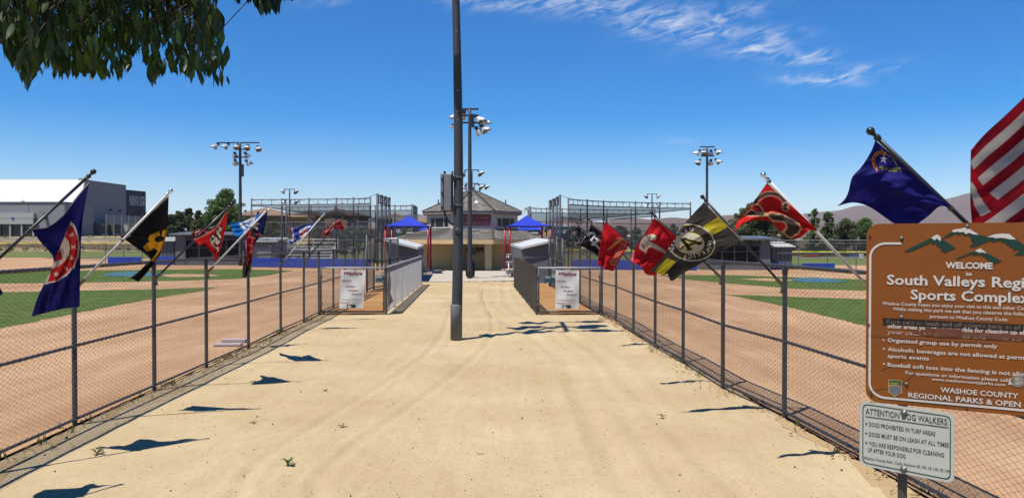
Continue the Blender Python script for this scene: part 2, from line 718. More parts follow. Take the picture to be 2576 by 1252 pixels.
layer(M_DIRT, .9, (1.6, .16, 1), R(12), .36, .62, (.86, .81, .77), (1.04, 1.03, 1.02))
layer(M_DIRT, .16, (1, 1, 1), 0, .36, .60, (.84, .79, .76), (1.03, 1.03, 1.03))
layer(M_DIRT, 14, (1, 1, 1), 0, .30, .58, (.86, .84, .82), (1.03, 1.03, 1.03), 9)
layer(M_SAND, .33, (1, .5, 1), R(-8), .38, .64, (.93, .915, .90), (1.03, 1.03, 1.03))
layer(M_SAND, 7, (1, .45, 1), 0, .28, .50, (.91, .90, .88), (1.01, 1.01, 1.01), 9)
layer(M_SAND, 26, (1, .7, 1), 0, .30, .40, (.80, .77, .73), (1.0, 1.0, 1.0), 4)
layer(M_SAND, 1.1, (4.5, .07, 1), R(-3), .38, .60, (.98, .976, .97), (1.005, 1.005, 1.005))
layer(M_GRASS, .5, (.25, 3.2, 1), R(6), .40, .60, (.84, .88, .80), (1.10, 1.06, 1.0))
layer(M_GRASS, .35, (1, 1, 1), 0, .34, .56, (1.15, 1.02, .75), (1.0, 1.0, 1.0))
layer(M_FGRASS, .10, (.2, 3.6, 1), R(4), .42, .58, (.82, .88, .80), (1.08, 1.05, 1.0))
M_EDGE = mat('fence_foot_soil', S(194, 166, 124, .8), .95, col2=S(208, 180, 138, .82), vscale=1.4, bump=.5, bscale=26, spec=.1, detail=9)
for (nm, fx, sg) in (('fence_foot', left_x, 1), ('fence_foot', right_x, -1)):
    a_ = [(fx(y) + sg * .02, y) for y in np.arange(3, 22.2, .5)]
    b_ = [(fx(y) + sg * ((.34 if sg > 0 else .20) + .08 * math.sin(y * 1.3) + .06 * math.sin(y * 3.1)), y) for y in np.arange(22, 3, -.25)]
    sheet(nm, ragged(a_ + b_, .1, .06), -.0125, M_EDGE)


zsheet('infield_grass', [(548, 722), (500, 724), (400, 727), (200, 731), (0, 735), (-500, 742), (-500, 905), (-150, 852), (0, 826), (100, 806), (250, 776), (420, 745), (510, 731)], .006, M_GRASS)
zsheet('infield_grass', [(735, 681), (690, 679), (600, 677), (400, 678), (200, 680), (0, 683), (-500, 688), (-500, 718), (0, 713), (200, 711), (450, 706), (600, 701), (680, 692)], .006, M_GRASS)
zsheet('infield_grass', [(1826, 741), (1900, 743), (2050, 748), (2178, 752), (2700, 770), (2700, 930), (2400, 870), (2178, 820), (2000, 776), (1900, 755)], .006, M_GRASS)
zsheet('infield_grass', [(1658, 694), (1720, 692), (1850, 692), (2000, 697), (2178, 703), (2700, 717), (2700, 748), (2178, 731), (2000, 726), (1850, 714), (1740, 704)], .006, M_GRASS)
zsheet('pitching_mound', [(398, 692), (450, 689), (520, 690), (556, 693), (500, 696), (430, 697)], .011, M_DIRT)
zsheet('pitching_mound', [(1860, 702), (1920, 700), (1985, 703), (2005, 706), (1930, 707)], .011, M_DIRT)
M_TARP = mat('blue_tarp', S(70, 122, 140, .8), .6, var=.25, vscale=1.2, bump=.6, bscale=3)
for (pts, lab) in (([(258, 690), (290, 687), (360, 686), (412, 690), (400, 694), (330, 696), (270, 694)], 'pale blue tarpaulin spread over the mound on the left infield'),
                   ([(1990, 703), (2040, 702), (2100, 706), (2130, 710), (2050, 711), (2000, 708)], 'pale blue tarpaulin spread over the mound on the right infield')):
    P = resample([G(x, y) for (x, y) in pts] + [G(*pts[0])], 28)[:-1]
    c = P.mean(0)
    b = MB()
    rings = 6
    for k in range(rings + 1):
        f = k / rings
        for p in P:
            q = c + (p - c) * (1 - f)
            b.v.append((q[0], q[1], .012 + .16 * math.sin(f * math.pi / 2) + random.uniform(0, .02)))
    n = len(P)
    for k in range(rings):
        for i in range(n):
            b.f.append((k * n + i, k * n + (i + 1) % n, (k + 1) * n + (i + 1) % n, (k + 1) * n + i))
    tag(b.build('tarpaulin', M_TARP, smooth=True, origin=(c[0], c[1], 0)), lab, 'tarpaulin', 'tarpaulins on the mounds')

sheet('apron', [G(1060, 709), G(1297, 706), (3.0, 40), (4.2, 60), (4.2, 78), (-12, 78), (-9, 60), (-7.5, 42), (-5.0, 41)], .004, M_CONC)
sheet('bullpen_dirt', [(left_x(22.3) + .08, 22.3), (-3.72, 22.3), (-4.40, 37), (-4.5, 40.6), (left_x(41), 41)], -.001, M_ORANGE)
sheet('bullpen_dirt', [(.78, 22.3), (right_x(22.3) - .08, 22.3), (right_x(38), 38), (.0, 38), (.16, 35)], -.001, M_ORANGE)
# raised ground beyond the left outfield and the road bank that the arena stands on
b = MB()
prof = [(150, -.05), (158, .9), (164, 1.0), (172, 2.6), (178, 3.0), (230, 3.2), (420, 3.2)]
px_ = [-420, -300, -200, -140, -90, -60, -30, -10]
for (y, z) in prof:
    for x in px_:
        b.v.append((x, y - (0 if x > -60 else 26 * min(1, (-60 - x) / 60)), z * (1 if x < -20 else .4) + mnoise.noise((x * .05, y * .05, 0)) * .25 * (z > 0)))
for j in range(len(prof) - 1):
    for i in range(len(px_) - 1):
        a = j * len(px_) + i
        b.f.append((a, a + 1, a + len(px_) + 1, a + len(px_)))
struct(b.build('embankment', M_DRY, smooth=True))
M_ASPH = mat('asphalt', (.09, .09, .09, 1), .9, var=.15, vscale=2)

# far hills
M_HILL = mat('hill_earth', S(150, 116, 96, .55), .95, col2=S(120, 98, 74, .55), vscale=.004, bump=.8, bscale=.02, spec=.05, detail=12)


def ridge(crest, depth, seed, spread=.35, rows=14, n=150):
    P = resample(crest, n)
    b = MB()
    W = [D(x, y, depth) for (x, y) in P]
    for k in range(rows + 1):
        f = k / rows * 2 - 1                        # -1 front foot, 0 crest, 1 back foot
        for i, w in enumerate(W):
            e = min(1, min(i, n - 1 - i) / (n * .07))
            sc = 1 + f * spread
            x, y = w.x * (1 + f * spread * .15), depth * sc
            h = max(w.z, 2) * (1 - abs(f)) ** 1.15
            q = mnoise.fractal((x * .0022 + seed, y * .0009, seed), 1.0, 2.0, 5) * w.z * .42 * (1 - abs(f)) * min(1, abs(f) * 4)
            b.v.append((x, y, -3 + (h + q + 3) * (.15 + .85 * e)))
    for k in range(rows):
        for i in range(n - 1):
            a = k * n + i
            b.f.append((a, a + 1, a + n + 1, a + n))
    struct(b.build('hill', M_HILL, smooth=True))


ridge([(1760, 560), (1880, 552), (2000, 540), (2060, 533), (2110, 529), (2160, 517), (2230, 520), (2310, 508), (2386, 499), (2440, 485), (2520, 474), (2620, 470), (2760, 490), (2950, 520)], 4600, 3)
ridge([(1310, 585), (1370, 560), (1405, 546), (1450, 549), (1500, 560), (1545, 551), (1580, 547), (1640, 552), (1690, 547), (1760, 551), (1830, 541), (1900, 545), (2000, 556), (2120, 566), (2300, 575)], 3000, 8)
ridge([(1230, 590), (1300, 566), (1350, 556), (1420, 565), (1480, 556), (1560, 566), (1700, 590)], 7000, 17)
ridge([(200, 590), (300, 545), (345, 531), (380, 536), (440, 545), (520, 552), (640, 556), (760, 552), (820, 541), (880, 545), (960, 552), (1040, 538), (1080, 546), (1150, 570), (1220, 590)], 6500, 29)

# ------------------------------------------------------------------ the ice arena beyond the left outfield
M_WHITEWALL = mat('white_cladding', S(252, 252, 252, .98), .6, var=.02, vscale=.3, spec=.3)
M_GREYWALL = mat('grey_cladding_and_shade', S(166, 166, 172, .8), .7, var=.05, vscale=.3)
M_DARKWALL = mat('navy_cladding', S(40, 48, 66, .8), .6, var=.08, vscale=.4)
M_GLASS = mat('dark_glass', (.015, .017, .018, 1), .12, spec=.28)
M_FRAME = mat('pale_frame', S(205, 205, 200, .85), .5)
M_METALG = mat('galvanised', S(150, 152, 156, .7), .45, .6, var=.12, vscale=6)
M_BLACK = mat('black_paint', (.012, .012, .014, 1), .45)
ar = thing('ice_arena', 'long pale ice arena with a white upper hall and navy end wall far left', 'building', (-110, 160, 3))
PADZ = 3.0
XS = -95.2
b = MB(); b.box((-131, 165.5, (PADZ - 2 + 9.9) / 2), (76, 11, 9.9 - PADZ + 2)); low = b.build('front_hall', M_GREYWALL, ar)
b = MB(); b.box((-131, 165.5, 9.98), (76.3, 11.3, .16)); b.build('parapet', M_GREYWALL, low)
for k in range(9):
    b = MB(); b.box((-100.5 - k * 7.4, 159.985, 6.4), (.06, .05, 6.6)); b.build('panel_joint', M_METALG, low)
b = MB()  # front leaned back so it takes more sun and looks white
b.add([(-190, 169.2, 9.4), (XS, 169.2, 9.4), (XS + .6, 188.5, 9.4), (-190, 188.5, 9.4), (-190, 171.6, 15.55), (XS, 171.6, 15.55), (XS + .6, 188.5, 15.55), (-190, 188.5, 15.55)],
      [(3, 2, 1, 0), (4, 5, 6, 7), (0, 1, 5, 4), (1, 2, 6, 5), (2, 3, 7, 6), (3, 0, 4, 7)]); hall = b.build('upper_hall', M_WHITEWALL, ar)
b = MB(); b.prism([(XS + .005, 169.3, 2), (XS + .005, 169.3, 9.4), (XS + .005, 171.7, 15.53), (XS + .605, 188.45, 15.53), (XS + .605, 188.45, 2)], (.12, 0, 0)); b.build('side_wall', M_GREYWALL, ar)  # shade on this side of the hall is put into the grey colour
b = MB(); b.prism([(-150, 188.6, 2), (XS + .75, 188.6, 2), (XS + 2.2, 195.5, 2), (-150, 195.5, 2)], (0, 0, 12.4)); nav = b.build('end_block', M_DARKWALL, ar)
for (y, z) in ((181.0, 9.2), (185.2, 9.1), (193, 9.0)):
    b = MB(); b.box((XS + (.9 if y < 188 else 2.0), y, z), (.5, .35, .45)); b.build('wall_light', M_BLACK, ar)
for k, x in enumerate((-113, -105.5)):
    b = MB(); b.box((x, 166, 10.3), (.5, .5, .5)); b.tube([(x, 166, 10.5), (x, 166, 11.6)], .03, 5); b.build('roof_vent', M_FRAME, ar)
b = MB(); b.box((-95.9, 171.9, 15.7), (1.4, .8, .4)); b.build('roof_vent', M_FRAME, ar)
# entrance bay with canopy
ent = MB(); ent.box((-102.6, 159.6, 7.15), (7.2, .8, 1.1)); ent = ent.build('entrance_canopy', M_FRAME, ar)
b = MB(); b.box((-102.6, 159.2, 5.95), (7.2, .25, 1.1)); b.build('sign_band', M_FRAME, ent)
b = MB(); b.lathe([(.22, 0), (.22, .06)], (-103.2, 159.02, 6.6), (0, -1, 0), 14); b.build('emblem', mat('blue_print', S(40, 50, 160), .6), ent)
for x in (-106.2, -103.9, -101.5, -99.1):
    b = MB(); b.box((x, 159.4, 4.0), (.28, .4, 3.0)); b.build('mullion', M_FRAME, ent)
for x in (-105.05, -102.7, -100.3):
    b = MB(); b.box((x, 159.7, 4.0), (2.1, .1, 2.9)); b.build('pane', M_GLASS, ent)
for x in (-109.2, -96.9):
    b = MB(); b.box((x, 159.6, 7.0), (.35, .5, 1.5)); b.build('wall_light', M_METALG, ar)
b = MB(); b.tube([(-108.7, 158.6, 3), (-108.7, 158.6, 7.9)], .12, 8); b.build('bracket_post', M_METALG, ar)
b = MB()
for k in range(8):
    b.box((-110.5, 159.93, 3.5 + k * .22), (1.9, .1, .11))
lou = b.build('wall_louvre', M_METALG, ar)
# RENO ICE on the end wall that faces the fields
v, t = text_tris('RENO ICE', .03)
yl0, yl1, zt, zb = 189.6, 195.0, 13.1, 11.2
b = MB()
for i, tr in enumerate(t):
    b.add([(XS + .75 + 1.45 * ((yl0 - 188.6 + v[k][0] / v[:, 0].max() * (yl1 - yl0)) / 6.9) + .05, yl0 + v[k][0] / v[:, 0].max() * (yl1 - yl0), zb + v[k][1] * (zt - zb)) for k in tr], [(0, 1, 2)])
b.build('lettering', mat('pale_print', S(205, 208, 214), .6), nav)
b = MB(); b.prism([(XS + 1.05, yl0, 10.75), (XS + 2.14, yl1, 10.75), (XS + 2.14, yl1, 10.95), (XS + 1.05, yl0, 10.95)], (.06, 0, 0)); b.build('underline', MATS['pale_print'], nav)
# plant on a concrete yard by the side wall
for k, (x, y, w, d, h, m, nm, lab) in enumerate(((-93, 173.5, 2.4, 3.2, 2.6, M_METALG, 'cooling_unit', 'squat grey cooling unit nearest the white hall corner'),
                                            (-92.6, 178.5, 2.4, 3.6, 3.2, M_METALG, 'cooling_unit', 'grey cooling unit with louvred front midway along the arena side'),
                                            (-92.2, 184.5, 2.4, 4.6, 3.0, M_FRAME, 'cooling_unit', 'pale cooling unit closest to the navy end wall'))):
    u = thing(nm, lab, 'cooling unit', (x, y, 3.05), 'plant beside the ice arena')
    b = MB(); b.box((x, y, 3.05 + h / 2), (w, d, h)); cs = b.build('casing', m, u)
    for j in range(5):
        b = MB(); b.box((x + w / 2 + .03, y - d * .38 + j * d * .19, 3.1 + h * .5), (.05, d * .12, h * .7)); b.build('louvre', M_DARKWALL if k != 2 else M_METALG, cs)
    for j in range(2):
        b = MB(); b.lathe([(.7, 0), (.7, .35), (.55, .36)], (x, y + (j - .5) * d * .45, 3.05 + h), (0, 0, 1), 14); b.build('fan_housing', M_METALG, u)
scr = thing('louvred_screen', 'pale translucent screen fence above the cooling units by the arena', 'fence', (-91.0, 180, 3.05))
for k in range(6):
    b = MB(); b.tube([(-91.0 + k * .15, 172.5 + k * 3.1, 3), (-91.0 + k * .15, 172.5 + k * 3.1, 7.9)], .06, 6); b.build('post', M_FRAME, scr)
for k in range(5):
    b = MB(); b.prism([(-91.0 + k * .15, 172.6 + k * 3.1, 5.6), (-90.85 + k * .15, 175.5 + k * 3.1, 5.6), (-90.85 + k * .15, 175.5 + k * 3.1, 7.8), (-91.0 + k * .15, 172.6 + k * 3.1, 7.8)], (.03, 0, 0))
    b.build('panel', mat_net('screen_mesh', S(190, 195, 200, .8), .5), scr)
# guard kerb road wall in front of the arena
b = MB(); b.box((-120, 146, 2.3), (130, .3, .45)); tag(b.build('roadside_wall', M_CONC, origin=(-120, 146, 2)), 'low pale concrete wall along the road below the ice arena', 'wall')

# ------------------------------------------------------------------ apartment buildings
M_STUCCO = mat('brown_stucco', S(150, 122, 96, .7), .9, var=.08, vscale=.6)
M_STUCCO2 = mat('ochre_stucco', S(196, 156, 98, .75), .9, var=.06, vscale=.6)
M_TILE = mat('tile_roof', S(150, 122, 102, .75), .9, var=.18, vscale=2.5, bump=.5, bscale=9)
M_TRIM = mat('cream_trim', S(214, 202, 180, .85), .7)


def hip_roof(mb, x0, x1, y0, y1, z0, rise, over=.8):
    x0, x1, y0, y1 = x0 - over, x1 + over, y0 - over, y1 + over
    w, d = x1 - x0, y1 - y0
    k = min(w, d) / 2
    if w >= d:
        r0, r1 = ((x0 + k, (y0 + y1) / 2), (x1 - k, (y0 + y1) / 2))
    else:
        r0, r1 = (((x0 + x1) / 2, y0 + k), ((x0 + x1) / 2, y1 - k))
    vs = [(x0, y0, z0), (x1, y0, z0), (x1, y1, z0), (x0, y1, z0), (r0[0], r0[1], z0 + rise), (r1[0], r1[1], z0 + rise),
          (x0, y0, z0 - .25), (x1, y0, z0 - .25), (x1, y1, z0 - .25), (x0, y1, z0 - .25)]
    fs = [(0, 1, 5, 4), (2, 3, 4, 5), (1, 2, 5), (3, 0, 4)] if w >= d else [(0, 1, 4), (1, 2, 5, 4), (2, 3, 5), (3, 0, 4, 5)]
    fs += [(0, 6, 7, 1), (1, 7, 8, 2), (2, 8, 9, 3), (3, 9, 6, 0), (6, 9, 8, 7)]
    mb.add(vs, fs)


def apartment(label, cx, y, zb, sections, wall, gable_at=None):
    """sections: (x offset, width, depth, eave height, forward shift)"""
    t = thing('apartment_building', label, 'building', (cx, y, zb), 'apartment buildings beyond the fields')
    for k, (dx, w, d, h, fwd) in enumerate(sections):
        x, yy = cx + dx, y - fwd
        b = MB(); b.box((x, yy + d / 2, zb + h / 2 - 1), (w, d, h + 2)); wl_ = b.build('wall', wall if k % 2 == 0 else M_STUCCO2, t)
        b = MB(); hip_roof(b, x - w / 2, x + w / 2, yy, yy + d, zb + h, min(w, d) * .17); b.build('roof', M_TILE, t)
        n = max(1, int(w / 3.2))
        for fl in range(2):
            for i in range(n):
                wx = x - w / 2 + (i + .5) * w / n
                wz = zb + h - 1.7 - fl * 2.9
                f = MB(); f.box((wx, yy - .02, wz), (1.5, .14, 1.5)); f = f.build('window', M_TRIM, t)
                p = MB(); p.box((wx - .34, yy - .08, wz), (.6, .06, 1.3)); p.build('pane', M_GLASS, f)
                p = MB(); p.box((wx + .34, yy - .08, wz), (.6, .06, 1.3)); p.build('pane', M_GLASS, f)
        if k == gable_at:
            b = MB(); b.prism([(x - 3, yy - 1.6, zb + h - .2), (x + 3, yy - 1.6, zb + h - .2), (x, yy - 1.6, zb + h + 1.6)], (0, 3.5, 0)); b.build('gable', M_TILE, t)
            b = MB(); b.prism([(x - 2.4, yy - 1.45, zb), (x + 2.4, yy - 1.45, zb), (x + 2.4, yy - 1.45, zb + h - .22), (x - 2.4, yy - 1.45, zb + h - .22)], (0, 1.4, 0)); b.build('porch_wall', wall, t)
            b = MB(); b.lathe([(1.0, 0), (1.0, .06)], (x, yy - 1.46, zb + h - 2.0), (0, -1, 0), 20); b.build('arch_window', M_GLASS, t)
    return t


# heights follow the eaves and ridges seen over the left backstop
apartment('brown two-wing apartment block with arched gable behind the left backstop', -47.5, 170, 1.0,
          [(-8.5, 11, 11, 6.6, 0), (1.5, 9, 11, 6.3, -1), (9.5, 9.5, 11, 6.4, 2.5)], M_STUCCO, 2)
apartment('tan apartment house with low roof right of the left backstop net', -31, 190, .3, [(0, 9, 10, 4.6, 0), (6, 6, 9, 3.6, 3)], M_STUCCO2)
apartment('ochre apartment block peeking between the blue canopy and left backstop', -23.2, 165, .5, [(-2.4, 7, 9, 6.2, 0), (3.2, 6.0, 9, 5.6, -2), (6.6, 4.2, 8, 5.4, 0)], M_STUCCO)
apartment('low cream house at the far end of the left tree row', -105, 215, 3.1, [(0, 18, 9, 4.2, 0)], M_STUCCO2)

# ------------------------------------------------------------------ concession tower at the hub
M_LAV = mat('lavender_stucco', S(222, 206, 198, .95), .9, var=.03, vscale=1.5, bump=.15, bscale=30)
M_TAN = mat('tan_stucco', S(216, 188, 140, .95), .9, var=.04, vscale=1.2, bump=.15, bscale=30)
M_FASCIA = mat('fascia', S(168, 156, 150, .8), .7)
M_FASCIA2 = mat('cream_fascia', S(232, 200, 150, 1.0), .7)
M_SHING = mat_attr('shingle', .9)
M_UNDER = mat('roof_felt', S(84, 82, 78, .7), .95)
BY = R(4.1)
BC = Vector((-3.06, 59.0, 0))
BM = Matrix.Rotation(BY, 3, 'Z')


def bl(x, y, z):
    return BC + BM @ Vector((x, y, z))


tower = thing('concession_tower', 'two-level octagonal concession building with grey shingle roofs at path end', 'building', BC)


def shingles(facets, parent, exposure=.17, tab=.34):
    """overlapping shingle tabs laid in courses up each facet; facet = eave-left, eave-right, top-right, top-left"""
    mb = MB()
    cols = []
    for (a, b_, c, d) in facets:
        a, b_, c, d = map(Vector, (a, b_, c, d))
        nrm = (b_ - a).cross(d - a).normalized()
        if nrm.z < 0:
            nrm = -nrm
        h = ((c + d) / 2 - (a + b_) / 2).length
        rows = max(2, int(h / exposure))
        for r_ in range(rows):
            f0, f1 = r_ / rows, min(1, (r_ + 1.25) / rows)
            l0, r0 = a.lerp(d, f0), b_.lerp(c, f0)
            l1, r1 = a.lerp(d, f1), b_.lerp(c, f1)
            w = (r0 - l0).length
            n = max(1, int(w / tab))
            shift = random.random() * .6
            cuts = [0] + [min(1, max(0, (i + shift) / n)) for i in range(n)] + [1]
            for i in range(len(cuts) - 1):
                u0, u1 = cuts[i] + .004, cuts[i + 1] - .004
                if u1 - u0 < .01:
                    continue
                k = random.uniform(.014, .03)
                p = [l0.lerp(r0, u0) + nrm * k, l0.lerp(r0, u1) + nrm * k, l1.lerp(r1, u1) + nrm * .004, l1.lerp(r1, u0) + nrm * .004]
                q = [p[0] - nrm * k, p[1] - nrm * k]
                mb.add(p + q, [(0, 1, 2, 3), (0, 4, 5, 1)])
                s = random.choice((.75, .9, 1, 1, 1.1, 1.25, 1.7 if random.random() < .12 else 1))
                base = np.array(S(142, 137, 130, .8)[:3]) * s
                cols += [base] * 2
    o = mb.build('shingles', M_SHING, parent)
    at = o.data.color_attributes.new('Col', 'FLOAT_COLOR', 'CORNER')
    arr = []
    for pl, c in zip(o.data.polygons, cols):
        arr += [(*c, 1.0)] * pl.loop_total
    at.data.foreach_set('color', np.array(arr, dtype=np.float32).ravel())
    o['kind'] = 'stuff'
    return o


def octo(r):
    k = r * math.tan(R(22.5))
    return [(-k, -r), (k, -r), (r, -k), (r, k), (k, r), (-k, r), (-r, k), (-r, -k)]


# upper storey
W8, E8 = octo(3.40), octo(3.74)
b = MB(); b.prism([bl(x, y, 2.3) for (x, y) in W8], (0, 0, 1.72)); upw = b.build('upper_wall', M_LAV, tower)
b = MB(); b.prism([bl(x, y, 4.03) for (x, y) in octo(3.70)], (0, 0, .20)); fas = b.build('eave', M_FASCIA, tower)
apex = bl(0, 0, 6.02)
b = MB()
ring = [bl(x, y, 4.235) for (x, y) in E8]
b.add(ring + [apex], [(i, (i + 1) % 8, 8) for i in range(8)] + [tuple(reversed(range(8)))])
rf = b.build('upper_roof', M_UNDER, tower)
fac = [(ring[i], ring[(i + 1) % 8], apex, apex) for i in (6, 7, 0, 1, 2)]
shingles(fac, rf)
for i in (7, 0, 1, 2):                       # ridge caps along the hips
    p0, p1 = ring[i], apex
    for k in range(20):
        f = (k + .5) / 20
        c = p0.lerp(p1, f)
        d = (p1 - p0).normalized()
        if k == 0 and i == 7:
            mbx = MB(); mbx.beam(d * -.11, d * .11, .2, .035)
        bb = MB(); bb.beam(c - d * .12 + Vector((0, 0, .035)), c + d * .12 + Vector((0, 0, .055)), .2, .03)
        bb.build('ridge_cap', M_UNDER, rf)
M_VENT = mat('white_vent', S(224, 222, 218, .9), .5)
b = MB(); b.box(bl(.22, -.78, 5.52) - Vector((0, 0, .02)), (.32, .3, .16), BY); b.box(bl(.22, -.95, 5.34), (.42, .3, .05), BY); b.build('roof_vent', M_VENT, rf)
b = MB(); b.lathe([(.2, -.18), (.05, .05), (.05, .28)], bl(.28, -2.45, 5.0), (0, 0, 1), 12); b.build('roof_vent', M_VENT, rf)
for (x, y, z) in ((-2.55, -1.2, 5.0), (2.5, -1.2, 5.0)):
    b = MB(); b.tube([bl(x, y, z - .3), bl(x, y, z + .15)], .05, 8); b.build('vent_pipe', M_METALG, rf)
# windows of the angled faces
M_WFRAME = mat('white_window_frame', S(232, 228, 220, .9), .4)
for sgn in (-1, 1):
    a, c = Vector((sgn * W8[1][0], W8[1][1], 0)), Vector((sgn * W8[2][0], W8[2][1], 0))
    dr = (c - a).normalized()
    nr = Vector((sgn, -1, 0)).normalized()
    mid = (a + c) / 2
    ww, zz0, zz1 = 1.95, 3.04, 3.80
    def wp(s, z, o):
        q = mid + dr * s + nr * o
        return bl(q.x, q.y, z)
    fr = MB(); fr.prism([wp(-ww / 2, zz0, .003), wp(ww / 2, zz0, .003), wp(ww / 2, zz1, .003), wp(-ww / 2, zz1, .003)], BM @ nr * .05); fr = fr.build('window', M_WFRAME, tower)
    for (s0, s1) in ((-.92, -.5), (-.42, .42), (.5, .92)):
        p = MB(); p.prism([wp(s0, zz0 + .06, .056), wp(s1, zz0 + .06, .056), wp(s1, zz1 - .06, .056), wp(s0, zz1 - .06, .056)], BM @ nr * .01); p.build('pane', M_GLASS, fr)
    p = MB(); p.prism([wp(-1.05, zz0 - .06, .003), wp(1.05, zz0 - .06, .003), wp(1.05, zz0 - .005, .003), wp(-1.05, zz0 - .005, .003)], BM @ nr * .12); p.build('sill', M_WFRAME, fr)
# corner floodlight
b = MB(); b.tube([bl(3.5, -1.5, 4.1), bl(3.85, -1.6, 4.0), bl(3.95, -1.6, 4.35)], .025, 6); b.box(bl(4.05, -1.65, 4.45), (.3, .25, .22), .3); b.build('floodlight', M_VENT, tower)
# lower skirt roof
low_in = [(-3.40, 1.4), (-3.40, -1.41), (-1.41, -3.40), (1.41, -3.40), (3.40, -1.41), (3.40, 1.4)]
low_out = [(-6.3, 3.5), (-6.3, -2.6), (-1.33, -6.3), (1.33, -6.3), (6.3, -2.6), (6.3, 3.5)]
ti = [bl(x * 1.001, y * 1.001, 2.93) for (x, y) in low_in]
to = [bl(x, y, 2.16) for (x, y) in low_out]
b = MB()
b.add(ti + to, [(6 + i, 7 + i, 1 + i, i) for i in range(5)])
lrf = b.build('lower_roof', M_UNDER, tower)
shingles([(to[i], to[i + 1], ti[i + 1], ti[i]) for i in range(5)], lrf)
for i in (2, 3):
    for k in range(9):
        c = to[i].lerp(ti[i], (k + .5) / 9)
        d = (ti[i] - to[i]).normalized()
        bb = MB(); bb.beam(c - d * .14 + Vector((0, 0, .03)), c + d * .14 + Vector((0, 0, .05)), .2, .03); bb.build('ridge_cap', M_UNDER, lrf)
b = MB(); b.box(bl(.12, -4.0, 2.86), (.42, .3, .1), BY); b.build('roof_vent', M_VENT, lrf)
for sgn in (-1, 1):
    b = MB(); b.box(bl(sgn * 4.6, -2.3, 2.66), (.5, .3, .12), BY); b.build('roof_vent', M_VENT, lrf)
for i in range(5):                           # fascia boards and soffit
    b = MB()
    p0, p1 = to[i], to[i + 1]
    b.prism([p0 + Vector((0, 0, -.30)), p1 + Vector((0, 0, -.30)), p1 + Vector((0, 0, -.003)), p0 + Vector((0, 0, -.003))], (ti[i] + ti[i + 1] - p0 - p1).normalized().cross(Vector((0, 0, 1))).cross(Vector((0, 0, -1))) * .06)
    b.build('fascia_board', M_FASCIA2, lrf)
soff = [bl(x * .985, y * .985, 1.95) for (x, y) in low_out]
b = MB(); b.prism(soff, (0, 0, .02)); b.build('soffit', M_FASCIA2, tower)
# recessed lower walls
lw = [(-5.2, 3.4), (-5.2, -2.0), (-4.3, -2.6), (-1.6, -3.75), (1.6, -3.75), (4.3, -2.6), (5.2, -2.0), (5.2, 3.4)]
b = MB(); b.prism([bl(x, y, -.02) for (x, y) in lw], (0, 0, 1.97)); lwall = b.build('lower_wall', M_TAN, tower)
b = MB(); b.prism([bl(-1.6, -3.752, 0), bl(1.25, -3.752, 0), bl(1.25, -3.752, .06), bl(-1.6, -3.752, .06)], BM @ Vector((0, -.03, 0))); b.build('skirting', M_METALG, lwall)
for (x0, x1) in ((-.95, -.1), (2.4, 3.2)):
    b = MB(); yb = -3.754 if x0 < 1 else -3.4
    b.prism([bl(x0, yb, .03), bl(x1, yb, .03), bl(x1, yb, 1.85), bl(x0, yb, 1.85)], BM @ Vector((0, -.05, 0))); dr_ = b.build('door', mat('tan_door', S(172, 146, 104, .8), .6), tower)
    b = MB(); b.lathe([(.03, 0), (.03, .06)], bl(x1 - .1, yb - .05, .95), BM @ Vector((0, -1, 0)), 8); b.build('handle', M_METALG, dr_)
M_PLAQ = mat('dark_plaque', S(58, 46, 30), .6, var=.4, vscale=12)
for x in (-.45, .33, .62):                    # three state-shaped plaques
    if x < -.2:
        x = -.42
    b = MB(); b.prism([bl(x - .12, -3.81, 1.62), bl(x + .12, -3.81, 1.62), bl(x + .12, -3.81, 1.18), bl(x - .12, -3.81, 1.42)], BM @ Vector((0, -.03, 0))); b.build('plaque', M_PLAQ, tower)
b = MB(); b.box(bl(.05, -3.85, 1.35), (.36, .05, .5), BY); b.build('notice_board', mat('drab_board', S(120, 110, 84), .7), tower)
b = MB(); b.box(bl(.02, -3.9, 1.78), (.2, .24, .26), BY); wlm = b.build('wall_lamp', M_BLACK, tower)
b = MB(); b.box(bl(.02, -4.03, 1.72), (.13, .02, .12), BY); b.build('lens', M_VENT, wlm)
# columns of split blocks
M_CBLOCK = mat('cream_block', S(224, 206, 160, .9), .9, var=.05, vscale=3, bump=.2, bscale=30)
bmk = MB(); bmk.box((0, 0, 0), (.49, .49, .268)); cblk = bmk.build('block', M_CBLOCK, tower); cme = cblk.data
bpy.data.objects.remove(cblk)
for x in (-1.02, 1.02):
    b = MB(); b.box(bl(x, -5.35, .97), (.46, .46, 1.94), BY); colm = b.build('column', M_CBLOCK, tower)
    for k in range(7):
        inst('block', cme, colm, bl(x, -5.35, .138 + k * .2745), BY)
# the welcome sign
sgn_p = thing('welcome_banner', 'dark red welcome banner on the front of the octagonal tower', 'banner', bl(0, -3.42, 3.5))


def front_pt(x, z, o):
    return bl(x, -3.402 - o, z)


def flat_text(mb, body, x0, x1, z0, h, pf, bold=.02, shear=0., off=.02):
    v, t = text_tris(body, bold, shear)
    w = v[:, 0].max()
    for tr in t:
        mb.add([pf(x0 + v[k][0] / w * (x1 - x0), z0 + v[k][1] * h, off) for k in tr], [(0, 1, 2)])


